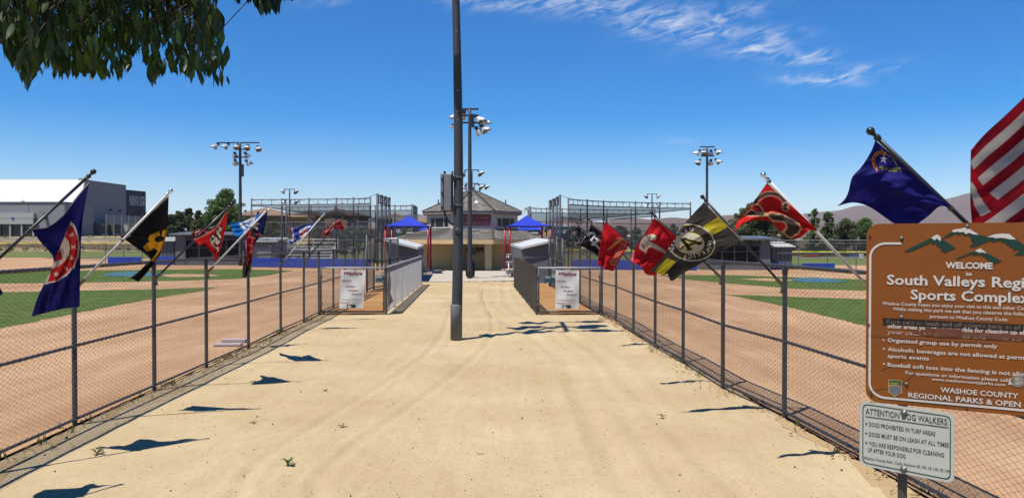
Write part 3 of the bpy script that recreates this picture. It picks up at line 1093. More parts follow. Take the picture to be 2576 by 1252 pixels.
b = MB(); b.prism([front_pt(-1.3, 3.13, .004), front_pt(1.3, 3.13, .004), front_pt(1.3, 3.98, .004), front_pt(-1.3, 3.98, .004)], BM @ Vector((0, -.012, 0)))
pan = b.build('panel', mat('pink_vinyl', S(206, 128, 128, .85), .6, var=.1, vscale=2), sgn_p)
b = MB(); b.prism([front_pt(-1.29, 3.52, .018), front_pt(1.29, 3.52, .018), front_pt(1.29, 3.97, .018), front_pt(-1.29, 3.97, .018)], BM @ Vector((0, -.004, 0)))
b.build('band', mat('maroon_print', S(92, 40, 44, .8), .6, var=.2, vscale=3), pan)
b = MB(); flat_text(b, 'WELCOME', -1.1, 1.22, 3.60, .3, front_pt, .03, 0, .025); b.build('lettering', mat('dull_red_print', S(186, 110, 104), .6), pan)
b = MB(); flat_text(b, 'WASHOE LITTLE LEAGUE', -1.2, 1.24, 3.38, .11, front_pt, .03, 0, .02); b.build('lettering', mat('dark_print', S(60, 24, 28), .6), pan)
b = MB(); flat_text(b, 'LEAGUE OFFICES', -1.0, .85, 3.2, .11, front_pt, .03, 0, .02); b.build('lettering', mat('dark_print', S(60, 24, 28), .6), pan)

# ------------------------------------------------------------------ shade canopies with red posts
M_BLUEC = mat('blue_canopy', S(20, 56, 202, .85), .75, var=.05, vscale=2)
M_REDP = mat('red_post', S(186, 28, 38, .8), .4)


def canopy(label, fl, w, dep, group='blue shade canopies around the building', eave=3.02, rise=.74):
    ax = Vector((-.0715, .997, 0)); rt = Vector((.997, .0715, 0))
    fl = Vector((fl[0], fl[1], 0))
    t = thing('shade_canopy', label, 'canopy', fl + rt * w / 2 + ax * dep / 2, group)
    cs = [fl, fl + rt * w, fl + rt * w + ax * dep, fl + ax * dep]
    for c in cs:
        b = MB(); b.tube([c + Vector((0, 0, .12)), c + Vector((0, 0, eave - .04))], .065, 10); pst = b.build('post', M_REDP, t, smooth=True)
        b = MB(); b.box(c + Vector((0, 0, .07)), (.5, .5, .14), BY); b.build('footing', M_CONC, pst)
    ctr = sum(cs, Vector()) / 4 + Vector((0, 0, eave + rise))
    b = MB()
    n = 10
    oc = [c + (c - Vector((ctr.x, ctr.y, 0))).normalized() * .16 + Vector((0, 0, eave)) for c in cs]
    for k in range(4):
        a, c = oc[k], oc[(k + 1) % 4]
        base = len(b.v)
        for j in range(n + 1):
            f = j / n
            for i in range(n + 1):
                e = a.lerp(c, i / n)
                q = e.lerp(ctr, f)
                sag = .16 * math.sin(math.pi * i / n) * (1 - f)          # edges pulled inward like stretched cloth
                q = q + (Vector((ctr.x, ctr.y, q.z)) - q) * sag - Vector((0, 0, .10 * math.sin(math.pi * f)))
                b.v.append(tuple(q))
        for j in range(n):
            for i in range(n):
                s0 = base + j * (n + 1) + i
                b.f.append((s0, s0 + 1, s0 + n + 2, s0 + n + 1))
    b.build('canopy', M_BLUEC, t, smooth=True)
    for c, d in zip(cs, oc):
        b = MB(); b.tube([c + Vector((0, 0, eave - .04)), d], .035, 6); b.build('corner_bracket', M_BLACK, t)
    b = MB()
    for k in range(4):
        b.tube([oc[k], oc[(k + 1) % 4].lerp(oc[k], .5).lerp(Vector((ctr.x, ctr.y, eave)), .16), oc[(k + 1) % 4]], .02, 6)
    b.build('edge_cable', M_BLUEC, t)
    return t


canopy('blue pyramid shade canopy on red posts beside the left near dugout', (-7.9, 48), 2.65, 4.7)
canopy('blue pyramid shade canopy on red posts beside the right near dugout', (-.14, 48), 2.55, 4.7)
canopy('blue shade canopy mostly hidden behind the left of the tower', (-8.4, 68), 2.6, 4.7)
canopy('blue shade canopy mostly hidden behind the right of the tower', (.35, 68), 2.6, 4.7)

# ------------------------------------------------------------------ dugouts
M_CMU = mat('grey_block', S(120, 123, 130, .8), .85, var=.05, vscale=2, bump=.2, bscale=40)
M_MORT = mat('mortar', S(150, 152, 156, .8), .9)
M_WROOF = mat('white_metal_roof', S(222, 222, 220, .9), .5, var=.03, vscale=1.5)
M_DGREY = mat('dark_grey_paint', S(70, 72, 78, .7), .7, var=.06)
M_SHADE = mat('dugout_inside', S(60, 60, 62, .6), .9)


def near_dugout(label, fl, fr, br, blp, zfl, zfr, zbr, zbl):
    """block-built dugout with its end wall towards the camera; corners on plan and roof height at each"""
    P = [Vector((*p, 0)) for p in (fl, fr, br, blp)]
    Zs = (zfl, zfr, zbr, zbl)
    t = thing('dugout', label, 'dugout', sum(P, Vector()) / 4, 'block dugouts beside the path')
    c = sum(P, Vector()) / 4
    top = [p + Vector((0, 0, z)) for p, z in zip(P, Zs)]
    b = MB()
    o = [tp + (tp - Vector((c.x, c.y, tp.z))).normalized() * .16 for tp in top]
    b.prism([q - Vector((0, 0, .13)) for q in o], (0, 0, .13)); roof = soften(b.build('roof', M_WROOF, t), .012)
    # wall ring as mortar backing with real blocks in front
    ins = [p + (c - p).normalized() * .12 for p in P]
    b = MB()
    b.add([q for q in ins] + [Vector((q.x, q.y, z - .135)) for q, z in zip(ins, Zs)], [(0, 1, 5, 4), (1, 2, 6, 5), (2, 3, 7, 6), (3, 0, 4, 7)])
    wall = b.build('wall', M_MORT, t)
    for (i, j) in ((0, 1), (1, 2) if fl[0] < -2 else (3, 0)):
        a, d = ins[i], ins[j]
        L = (d - a).length
        dr = (d - a).normalized()
        nn = Vector((dr.y, -dr.x, 0))
        if nn.dot(a - c) < 0:
            nn = -nn
        rz = math.atan2(dr.y, dr.x)
        rows = 11
        bw, bh = .395, .197
        kx = max(1, round(L / bw))
        bw = L / kx
        key = 'cmu%.3f' % bw
        if key not in MATS:
            m_ = MB(); m_.box((0, 0, 0), (bw - .008, .05, bh - .008)); tmp = m_.build('block', M_CMU, None); MATS[key] = tmp.data; bpy.data.objects.remove(tmp)
            m_ = MB(); m_.box((0, 0, 0), (bw / 2 - .008, .05, bh - .008)); tmp = m_.build('block', M_CMU, None); MATS[key + 'h'] = tmp.data; bpy.data.objects.remove(tmp)
        for r_ in range(rows):
            z = bh * (r_ + .5)
            segs = [(k + .5, 1) for k in range(kx)] if r_ % 2 == 0 else [(.25, 2)] + [(k + 1.0, 1) for k in range(kx - 1)] + [(kx - .25, 2)]
            for (u, half) in segs:
                zt = Zs[i] + (Zs[j] - Zs[i]) * (u * bw / L) - .14
                if z + bh / 2 > zt:
                    if z - bh / 2 < zt - .05:
                        inst('block', MATS[key + ('h' if half == 2 else '')], wall, a + dr * (u * bw) + nn * .022 + Vector((0, 0, (z - bh / 2 + zt) / 2)), rz, (1, 1, (zt - z + bh / 2) / bh))
                    continue
                inst('block', MATS[key + ('h' if half == 2 else '')], wall, a + dr * (u * bw) + nn * .022 + Vector((0, 0, z)), rz)
    return t


near_dugout('grey block dugout end with sloping white roof left of the path', (-6.5, 39.2), (-4.82, 39.2), (-5.42, 47), (-7.1, 47), 2.22, 1.78, 1.83, 2.30)
near_dugout('grey block dugout end with sloping white roof right of the path', (.50, 38.5), (2.02, 38.5), (1.5, 46), (-.05, 46), 1.80, 2.16, 2.26, 1.90)
M_LINKDARK = mat_net('dugout_shade_mesh', S(26, 26, 28), .78)  # mesh made dark and dense to stand in for shade inside the dugouts


def far_dugout(label, x0, x1, y, h, dep, open0, open1, half=.5):
    """open-fronted dugout facing the camera, mesh behind a pipe frame, bench inside"""
    t = thing('dugout', label, 'dugout', ((x0 + x1) / 2, y, 0), 'open-front dugouts across the infields')
    cx = (x0 + x1) / 2
    b = MB(); b.box((cx, y + dep, h / 2 - .02), (x1 - x0, .2, h)); b.build('back_wall', M_CMU, t)
    for (xa, xb) in ((x0, open0), (open1, x1)):
        b = MB(); b.box(((xa + xb) / 2, y, h / 2 - .03), (xb - xa, .22, h)); b.build('front_wall', M_CMU, t)
    for x in (x0 + .1, x1 - .1):
        b = MB(); b.box((x, y + dep / 2, h / 2 - .04), (.2, dep - .22, h)); b.build('side_wall', M_CMU, t)
    b = MB(); b.box(((open0 + open1) / 2, y, half / 2), (open1 - open0 - .004, .18, half)); b.build('half_wall', M_CMU, t)
    b = MB(); b.box(((open0 + open1) / 2, y, h - .17), (open1 - open0 - .004, .2, .3)); b.build('lintel', M_DGREY, t)
    b = MB(); b.prism([(x0 - .4, y - .5, h + .02), (x1 + .4, y - .5, h + .02), (x1 + .4, y + dep + .4, h + .22), (x0 - .4, y + dep + .4, h + .22)], (0, 0, .14)); soften(b.build('roof', M_METALG, t), .02)
    b = MB(); b.box(((open0 + open1) / 2, y + .03, (half + h - .3) / 2), (open1 - open0 - .01, .02, h - .3 - half)); b.build('mesh_screen', M_LINKDARK, t)
    n = 4
    for k in range(n + 1):
        x = open0 + .06 + (open1 - open0 - .12) * k / n
        b = MB(); b.tube([(x, y - .11, half if 0 < k < n else 0), (x, y - .11, h - .32)], .03, 8); b.build('frame_post', M_METALG, t)
    for z in (half + .03, (half + h) / 2, h - .34):
        b = MB(); b.tube([(open0 + .06, y - .115, z), (open1 - .06, y - .115, z)], .025, 8); b.build('frame_rail', M_METALG, t)
    b = MB(); b.box(((open0 + open1) / 2, y + dep - .5, .45), (open1 - open0 - .5, .35, .05)); be = b.build('bench', M_METALG, t)
    for k in range(3):
        b = MB(); b.box((open0 + .5 + (open1 - open0 - 1) * k / 2, y + dep - .5, .21), (.06, .3, .42)); b.build('bench_leg', M_METALG, be)
    return t


far_dugout('grey open-front dugout with shade-darkened mesh across the left infield', -28.4, -22.6, 65, 2.5, 3.0, -27.6, -22.9)
far_dugout('grey open-front dugout with shade-darkened mesh across the right infield', 13.6, 18.45, 55, 2.1, 2.8, 14.0, 17.75)


def shed(label, x0, x1, y, h, dep, hinge):
    t = thing('storage_shed', label, 'shed', ((x0 + x1) / 2, y, 0), 'small storage sheds beside the far dugouts')
    b = MB(); b.box(((x0 + x1) / 2, y + dep / 2, h / 2), (x1 - x0, dep, h)); body = b.build('wall', M_CMU, t)
    n = int((x1 - x0) / .28)
    for k in range(n):
        b = MB(); b.box((x0 + (k + .5) * (x1 - x0) / n, y - .02, h / 2), (.05, .05, h - .1)); b.build('rib', M_METALG, body)
    b = MB(); b.prism([(x0 - .15, y - .3, h + .02), (x1 + .15, y - .3, h + .02), (x1 + .15, y + dep, h + .32), (x0 - .15, y + dep, h + .32)], (0, 0, .07)); r_ = b.build('roof', M_WROOF, t)
    n = int((x1 - x0) / .3)
    for k in range(n + 1):
        x = x0 + k * (x1 - x0) / n
        b = MB(); b.beam((x, y - .3, h + .11), (x, y + dep, h + .41), .05, .05); b.build('seam', M_WROOF, r_)
    if hinge:
        b = MB(); b.box(((x0 + x1) / 2 + .1, y - .05, h * .42), ((x1 - x0) * .6, .04, h * .7)); d_ = b.build('door', mat('light_grey_paint', S(160, 162, 166, .75), .6), t)
        b = MB(); b.box((x1 - .5, y - .06, h * .82), (.3, .03, .14)); b.build('notice', mat('yellow_notice', S(196, 184, 120), .6), d_)
    return t


shed('grey shed with white ribbed roof right of the left far dugout', -22.5, -19.9, 65, 1.95, 3.0, True)
shed('ribbed grey shed with pale roof left of the left far dugout', -30.7, -28.95, 66, 2.0, 2.4, False)
shed('ribbed grey shed with pale roof right of the right far dugout', 18.9, 20.4, 56, 1.6, 2.2, False)

# blue padding boards standing on the field edge
M_PAD = mat('blue_padding', S(30, 72, 186, .85), .55, var=.06, vscale=2)


def pad(label, x0, x1, y0, y1, h, n, group='blue padded boards round the infields'):
    t = thing('padded_board', label, 'padding', ((x0 + x1) / 2, (y0 + y1) / 2, 0), group)
    a, c = Vector((x0, y0, 0)), Vector((x1, y1, 0))
    for k in range(n):
        p, q = a.lerp(c, k / n), a.lerp(c, (k + 1) / n)
        d = (q - p).normalized()
        b = MB(); b.beam(p + d * .006 + Vector((0, 0, h / 2 + .01)), q - d * .006 + Vector((0, 0, h / 2 + .01)), .1, h); soften(b.build('pad', M_PAD, t), .02)


def gx(x, d):
    return (x - CX) / F * d


pad('blue padded board under the left pipe frame far from the dugout', gx(271, 66), gx(355, 66), 66, 66, .68, 3)
pad('blue padded board touching the shed left of the far dugout', gx(391, 66), gx(447, 66), 66, 65.4, .7, 2)
pad('long blue padded wall along the foot of the left backstop', gx(632, 60.5), gx(930, 57), 60.5, 57, .72, 6)
pad('long blue padded wall along the foot of the right backstop', gx(1440, 54), gx(1745, 55), 55.5, 54, .72, 6)
pad('blue padded board next to the shed by the right far dugout', gx(1935, 55), gx(1984, 55), 55.6, 55.6, .46, 2)
pad('blue padded board under the right pipe frame by the sign', gx(2018, 55), gx(2100, 55), 55, 55, .46, 3)
for (lab, xa, xb, yy, hh) in (('bare pipe frame standing over the left padded boards', 262, 447, 66.2, 1.75), ('bare pipe frame standing over the right padded boards', 1938, 2230, 55.3, 1.9)):
    t = thing('batting_frame', lab, 'frame', (gx((xa + xb) / 2, yy), yy, 0), 'pipe frames by the far dugouts')
    n = 4
    for k in range(n + 1):
        x = gx(xa + (xb - xa) * k / n, yy)
        b = MB(); b.tube([(x, yy + .2, 0), (x, yy + .2, hh)], .035, 8); b.build('post', M_METALG, t)
    for z in (hh, hh * .62):
        b = MB(); b.tube([(gx(xa, yy), yy + .2, z), (gx(xb, yy), yy + .2, z)], .03, 8); b.build('rail', M_METALG, t)

# ------------------------------------------------------------------ chain-link fences
M_PIPE = mat('fence_pipe', S(100, 103, 110, .62), .5, .3, var=.16, vscale=5, bump=.1, bscale=60)
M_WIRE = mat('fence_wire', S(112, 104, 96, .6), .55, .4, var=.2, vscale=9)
M_WIREL = mat('bright_wire', S(196, 197, 200, .85), .5, .0, var=.1, vscale=9)  # pale rails; on the left inner fence, sunlight put into the wire colour
PITCHW = .053


def link_mesh(w, h, r, key, m, z0=.05, knuckle=.035):
    if key in MATS:
        return MATS[key]
    n = int(round(w / PITCHW))
    p = w / n
    segs = int(round((h + knuckle - z0) / (p * .5)))
    dz = (h + knuckle - z0) / segs
    vs, fs = [], []
    for k in range(n):
        base = len(vs)
        for s in range(segs + 1):
            sg = 1 if (s + k) % 2 == 0 else -1
            x = (k + .5) * p + sg * p * .5
            y = .0028 * (1 if (s % 2) else -1)
            z = z0 + s * dz
            for (ox, oy) in ((r, 0), (-r * .5, r * .87), (-r * .5, -r * .87)):
                vs.append((x + ox, y + oy, z))
        for s in range(segs):
            for j in range(3):
                a0, a1 = base + s * 3 + j, base + s * 3 + (j + 1) % 3
                fs.append((a0, a1, a1 + 3, a0 + 3))
    me = bpy.data.meshes.new('chain_link')
    me.from_pydata(vs, [], fs)
    me.materials.append(m)
    MATS[key] = me
    return me


def fence(label, pts, h, mids=(.5,), r_post=.029, r_rail=.022, wire=M_WIRE, key='link', wr=.0022, bottom=True, cap=True, group='chain-link fences along the path', name='chain_link_fence', ties=True):
    P = [Vector((p[0], p[1], 0)) for p in pts]
    c = sum(P, Vector()) / len(P)
    t = thing(name, label, 'fence', c, group)
    tie = MB()
    for i, p in enumerate(P):
        b = MB(); b.tube([p - Vector((0, 0, .1)), p + Vector((0, 0, h - .03))], r_post, 10); po = b.build('post', M_PIPE, t, smooth=False)
        if cap:
            b = MB(); b.lathe([(r_post + .006, -.06), (r_post + .006, 0), (r_post * .8, .03), (.01, .045)], p + Vector((0, 0, h - .03)), (0, 0, 1), 10); b.build('post_cap', M_PIPE, po, smooth=True)
        if ties:
            for z in np.arange(.2, h - .1, .3):
                tie.lathe([(r_post + .004, -.004), (r_post + .004, .004)], p + Vector((0, 0, z)), (.1, .05, 1), 8)
    levels = [h] + [h * m for m in mids] + ([.06] if bottom else [])
    for i in range(len(P) - 1):
        a, d = P[i], P[i + 1]
        dr = (d - a)
        L = dr.length
        dr.normalize()
        for k, z in enumerate(levels):
            rr = r_rail if k == 0 else r_rail * .85
            off = Vector((dr.y, -dr.x, 0)) * (0 if k == 0 else 0)
            s = 0 if k == 0 else r_post
            b = MB(); b.tube([a + dr * s + off + Vector((0, 0, z)), d - dr * s + off + Vector((0, 0, z))], rr, 8); b.build('rail', M_PIPE, t)
            if ties and k < 2:
                for f in np.arange(.1, .99, .2):
                    tie.lathe([(rr + .004, -.004), (rr + .004, .004)], a.lerp(d, f) + Vector((0, 0, z)), dr + Vector((0, 0, .08)), 7)
        me = link_mesh(2.1, h, wr, '%s%.2f%.4f' % (key, h, wr), wire)
        o = Vector((dr.y, -dr.x, 0)) * (.028 if a.x < -1 else -.028)
        inst('chain_link', me, t, a + o, math.atan2(dr.y, dr.x), (L / 2.1, 1, 1))
    if ties and len(tie.v):
        tie.build('tie_wires', M_METALG, t)['kind'] = 'stuff'
    return t


H_F = 1.83
LP = [(-4.86, 2.6), (-4.94, 4.72), (-5.02, 6.85), (-5.10, 8.95), (-5.14, 11.03), (-5.19, 13.04), (-5.25, 15.3), (-5.42, 18.0), (-5.47, 20.2), (-5.58, 22.2),
      (-5.65, 24.3), (-5.73, 26.4), (-5.82, 28.5), (-5.89, 30.6)]
RP = [(3.72, 2.9), (3.60, 5.05), (3.47, 7.2), (3.32, 9.35), (3.07, 11.18), (3.0, 13.46), (2.87, 15.4), (2.80, 17.7), (2.75, 20.3), (2.60, 22.2), (2.46, 24.3), (2.34, 26.4), (2.22, 28.5), (2.09, 30.6)]
LP = [(left_x(y) * .0 + x, y) for (x, y) in LP]
fence('long grey chain-link fence left of the sandy path, lined with flags', LP, H_F)
fence('long grey chain-link fence right of the sandy path, behind the brown sign', RP, H_F)
LI = [(-3.64 + (-4.38 + 3.64) * k / 6, 22.2 + 14.8 * k / 6) for k in range(7)]
RI = [(.71 + (.11 - .71) * k / 6, 22.2 + 12.8 * k / 6) for k in range(7)]
fence('waist-high fence of sun-bright mesh leading to the left dugout', LI, 1.36, (), wire=M_WIREL, key='bright', wr=.0043, bottom=False, ties=False)  # sun glare on the mesh is put into this paler wire
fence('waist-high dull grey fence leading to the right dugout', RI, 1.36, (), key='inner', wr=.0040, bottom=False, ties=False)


def gate(label, a, c):
    a, c = Vector((*a, 0)), Vector((*c, 0))
    d = (c - a).normalized()
    t = thing('gate', label, 'gate', (a + c) / 2, 'low gates across the bullpens')
    a2, c2 = a + d * .06, c - d * .06
    for z, nm in ((1.34, 'top_rail'), (.08, 'bottom_rail')):
        b = MB(); b.tube([a2 + Vector((0, 0, z)), c2 + Vector((0, 0, z))], .026, 10); b.build(nm, M_WIREL if z > 1 else M_PIPE, t, smooth=True)
    for p in (a2, c2):
        b = MB(); b.tube([p + Vector((0, 0, .06)), p + Vector((0, 0, 1.36))], .024, 10); st = b.build('stile', M_PIPE, t, smooth=True)
        for z in (.3, 1.1):
            b = MB(); b.box(p + Vector((0, 0, z)), (.09, .07, .06)); b.build('hinge', M_METALG, st)
    L = (c2 - a2).length
    me = link_mesh(2.1, 1.34, .0034, 'gate_link', M_METALG, .09, .0)
    inst('chain_link', me, t, a2 + Vector((0, .03, 0)), math.atan2(d.y, d.x), (L / 2.1, 1, 1))
    return t


gate('low mesh gate hung with a white banner on the left side', LP[9], LI[0])
gate('low mesh gate hung with a white banner on the right side', RI[0], RP[9])
# taller screens between fence and dugout
M_LINKG = mat_net('link_sheet', S(120, 124, 130, .7), .26)
M_NETD = mat_net('dark_netting', S(40, 44, 54, .7), .6)
M_NETL = mat_net('light_netting', S(120, 126, 138, .7), .16)


def sheet_part(name, pts, m, parent):
    b = MB(); b.poly(pts)
    return b.build(name, m, parent)


def tall_fence(label, P, hs, group='tall mesh screens by the dugouts'):
    P = [Vector((*p, 0)) for p in P]
    t = thing('mesh_screen', label, 'fence', P[0], group)
    for p, h in zip(P, hs):
        b = MB(); b.tube([p - Vector((0, 0, .05)), p + Vector((0, 0, h))], .04, 10); b.build('post', M_PIPE, t, smooth=True)
    for i in range(len(P) - 1):
        h = min(hs[i], hs[i + 1])
        for z in (h - .03, h * .55, .08):
            b = MB(); b.tube([P[i] + Vector((0, 0, z)), P[i + 1] + Vector((0, 0, z))], .025, 8); b.build('rail', M_PIPE, t, smooth=True)
        L = (P[i + 1] - P[i]).length
        dr = (P[i + 1] - P[i]).normalized()
        me = link_mesh(2.1, 2.3, .004, 'tall_link', M_PIPE)
        inst('chain_link', me, t, P[i], math.atan2(dr.y, dr.x), (L / 2.1, 1, h / 2.34))
    return t


tall_fence('tall narrow mesh screen joining the left fence and dugout', [(-5.93, 31.4), (-6.02, 33.5), (-5.6, 35.4), (-5.75, 38.8)], [2.35, 2.35, 2.2, 2.3])
tall_fence('tall narrow mesh screen joining the right fence and dugout', [(2.06, 31.4), (1.96, 33.5), (1.75, 36.0), (1.85, 38.3)], [2.2, 2.3, 2.4, 2.6])
for (lab, a, c) in (('single pipe rail from the left screen to the bright inner fence', (-5.55, 34.8), LI[6]), ('single pipe rail from the right screen to the inner fence', (1.75, 35.2), RI[6])):
    b = MB(); b.tube([(*a, 1.33), (*c, 1.33)], .024, 8)
    for p in (a,):
        b.tube([(*p, 0), (*p, 1.35)], .03, 8)
    tag(b.build('pipe_rail', M_PIPE, smooth=True, origin=(*a, 0)), lab, 'rail', 'pipe rails by the dugouts')

# ------------------------------------------------------------------ backstops
M_STEEL = mat('backstop_steel', S(92, 98, 110, .66), .55, .2, var=.12, vscale=2)


def truss(parent, a, c, h=.40, bays=8):
    a, c = Vector(a), Vector(c)
    for nm, z in (('top_chord', 0), ('bottom_chord', -h)):
        b = MB(); b.tube([a + Vector((0, 0, z)), c + Vector((0, 0, z))], .045, 6); b.build(nm, M_STEEL, parent)
    for k in range(bays + 1):
        p = a.lerp(c, k / bays)
        b = MB(); b.tube([p, p - Vector((0, 0, h))], .028, 5); b.build('web_strut', M_STEEL, parent)
    b = MB()
    for k in range(bays):
        b.tube([a.lerp(c, k / bays) - Vector((0, 0, h if k % 2 else 0)), a.lerp(c, (k + 1) / bays) - Vector((0, 0, 0 if k % 2 else h))], .01, 4)
    b.build('tie_rods', M_STEEL, parent)['kind'] = 'stuff'


def backstop(label, run, tall, h, rails, netlow, mesh_top=3.6):
    """run: plan points of the long face; tall: plan points of the returning wing"""
    t = thing('backstop', label, 'backstop', (*run[0], 0), 'netted backstops')
    run = [Vector((*p, 0)) for p in run]
    for i, p in enumerate(run):
        b = MB(); b.tube([p, p + Vector((0, 0, h + .12))], .062, 10); b.build('post', M_STEEL, t, smooth=True)
    for i in range(len(run) - 1):
        a, c = run[i], run[i + 1]
        truss(t, a + Vector((0, 0, h)), c + Vector((0, 0, h)), .40, max(3, int((c - a).length / .62)))
        for z in rails:
            b = MB(); b.tube([a + Vector((0, 0, z)), c + Vector((0, 0, z))], .03, 6); b.build('rail', M_STEEL, t)
        sheet_part('mesh', [a + Vector((0, .02, .1)), c + Vector((0, .02, .1)), c + Vector((0, .02, mesh_top)), a + Vector((0, .02, mesh_top))], M_NETL, t)
    # net slung under the truss, its lower edge sagging
    n = 40
    b = MB()
    cum = resample([tuple(p) for p in run], n + 1)
    low = resample(netlow, n + 1)[:, 1] if len(netlow) else None
    for i in range(n + 1):
        for k in range(5):
            f = k / 4
            z = (h - .40) * (1 - f) + low[i] * f
            b.v.append((cum[i][0], cum[i][1] - .25 * math.sin(f * math.pi) + .1 * math.sin(i * .9) * f, z))
    for i in range(n):
        for k in range(4):
            a = i * 5 + k
            b.f.append((a, a + 5, a + 6, a + 1))
    b.build('net', M_NETD, t, smooth=True)
    b = MB(); b.tube([tuple(b_) for b_ in [(cum[i][0], cum[i][1] + .1 * math.sin(i * .9), low[i]) for i in range(n + 1)]], .03, 5); b.build('net_rope', M_BLACK, t)
    tp = [Vector((*p, 0)) for p in tall]
    for i, p in enumerate(tp):
        b = MB(); b.tube([p, p + Vector((0, 0, h + .1))], .085, 10); b.build('wing_post', M_STEEL, t, smooth=True)
    for i in range(len(tp) - 1):
        a, c = tp[i], tp[i + 1]
        truss(t, a + Vector((0, 0, h)), c + Vector((0, 0, h)), .55, max(2, int((c - a).length / .5)))
        for z in rails:
            b = MB(); b.tube([a + Vector((0, 0, z)), c + Vector((0, 0, z))], .035, 6); b.build('rail', M_STEEL, t)
        sheet_part('mesh', [a + Vector((0, 0, .1)), c + Vector((0, 0, .1)), c + Vector((0, 0, h)), a + Vector((0, 0, h))], M_LINKG, t)
    # guy rope from the tall corner to the truss
    b = MB(); b.tube([tp[0] + Vector((0, 0, h + .05)), run[-1].lerp(run[-2], .7) + Vector((0, 0, h - .1))], .015, 4); b.build('guy_rope', M_BLACK, t)
    return t


def zz(y, d):
    return CAM_H - (y - HOR) / F * d


def xd(px_full, d):
    return gx(px_full / 1.5652, d)


hL = 5.30
rl = [(xd(991, 60.5), 60.5), (xd(1110.6, 60.3), 60.3), (xd(1217, 60), 60), (xd(1325, 59.6), 59.6), (xd(1392, 59.2), 59.2), (xd(1459, 58.6), 58.6)]
tl = [(xd(1486, 54), 54), (xd(1504, 55.6), 55.6), (xd(1519, 57.2), 57.2), (xd(1534, 58.8), 58.8)]
netL = [(0, 4.8), (.15, 4.75), (.3, 4.45), (.5, 4.1), (.7, 3.75), (.85, 3.7), (1, 3.95)]
backstop('tall netted backstop of steel posts behind the left infield', rl, tl, hL, (2.1, 3.5), netL)
rl2 = [(xd(1127, 73), 73), (xd(1225.6, 72.6), 72.6), (xd(1318, 72), 72), (xd(1410, 71.5), 71.5), (xd(1478, 71), 71), (xd(1555, 70.5), 70.5), (xd(1622, 70), 70)]
tl2 = [(xd(1625, 69.5), 69.5), (xd(1631, 71), 71), (xd(1636, 72.5), 72.5), (xd(1641, 74), 74)]
backstop('farther netted backstop seen through the left backstop', rl2, tl2, 5.25, (3.3,), [(0, 4.6), (.3, 4.3), (.6, 3.8), (1, 3.6)])
rr = [(xd(2237.6, 60), 60), (xd(2312, 62), 62), (xd(2376.6, 63.5), 63.5), (xd(2502, 65), 65), (xd(2597, 66.5), 66.5), (xd(2718, 67), 67)]
rr = rr[::-1]
tr_ = [(xd(2205, 55.6), 55.6), (xd(2192, 58), 58), (xd(2178, 60.5), 60.5), (xd(2164, 63), 63)]
backstop('tall netted backstop of steel posts behind the right infield', rr, tr_, hL, (2.1, 3.5), [(0, 4.8), (.15, 4.5), (.4, 4.1), (.7, 3.85), (1, 3.75)])
rr2 = [(xd(2090, 76), 76), (xd(2152, 77), 77), (xd(2214, 78), 78), (xd(2286, 79), 79), (xd(2390, 80), 80), (xd(2485, 80.5), 80.5), (xd(2578, 81), 81)][::-1]
tr2 = [(xd(2084, 73), 73), (xd(2082, 76), 76), (xd(2080, 79), 79)]
backstop('farther netted backstop seen through the right backstop', rr2, tr2, 5.25, (3.1,), [(0, 4.6), (.3, 4.2), (.6, 4.0), (1, 3.9)])

# outfield fences with yellow tops
M_YEL = mat('yellow_cap', S(226, 214, 60, .9), .5)
M_SCREEN = mat_net('windscreen', S(84, 92, 80, .7), .62)


def outfield_fence(label, pts, h, every=3.0, screen=M_SCREEN):
    t = thing('outfield_fence', label, 'fence', (*pts[0], 0), 'outfield fences with yellow caps')
    P = resample(pts, int(sum((Vector(a) - Vector(b)).length for a, b in zip(pts[:-1], pts[1:])) / every) + 1)
    for i, p in enumerate(P):
        b = MB(); b.tube([(p[0], p[1], -.05), (p[0], p[1], h)], .035, 6); b.build('post', M_PIPE, t)
    for i in range(len(P) - 1):
        a, c = Vector((*P[i], 0)), Vector((*P[i + 1], 0))
        b = MB(); b.tube([a + Vector((0, 0, h + .05)), c + Vector((0, 0, h + .05))], .085, 8); b.build('yellow_cap', M_YEL, t, smooth=True)
        sheet_part('mesh', [a + Vector((0, .05, .02)), c + Vector((0, .05, .02)), c + Vector((0, .05, h)), a + Vector((0, .05, h))], screen, t)
    b = MB()
    for i in range(len(P) - 1):
        b.tube([(P[i][0], P[i][1], .08), (P[i + 1][0], P[i + 1][1], .08)], .03, 5)
    b.build('bottom_rail', M_WIREL, t)
    return t


outfield_fence('long yellow-topped outfield fence beyond the left field', [(-135, 120), (-100, 140), (-70, 145), (-40, 143), (-20, 135), (-12, 110)], 1.36, 4.0)
outfield_fence('yellow-topped outfield fence with advertising boards beyond the right field', [(6, 108), (18, 93), (34, 88), (52, 87), (75, 84)], .70, 3.0)
# advertising boards on the right outfield fence
def board(label, x0, x1, y, z0, z1, col, texts):
    t = thing('advertising_board', label, 'board', ((x0 + x1) / 2, y, z0), 'boards on the outfield fence')
    b = MB(); b.box(((x0 + x1) / 2, y, (z0 + z1) / 2), (x1 - x0, .04, z1 - z0)); p = b.build('panel', col, t)
    for (body, a, c, z, h, m) in texts:
        b = MB()
        flat_text(b, body, a, c, z, h, lambda x, zq, o: Vector((x, y - .02 - o, zq)), .02, 0, .01)
        b.build('lettering', m, p)
    return t


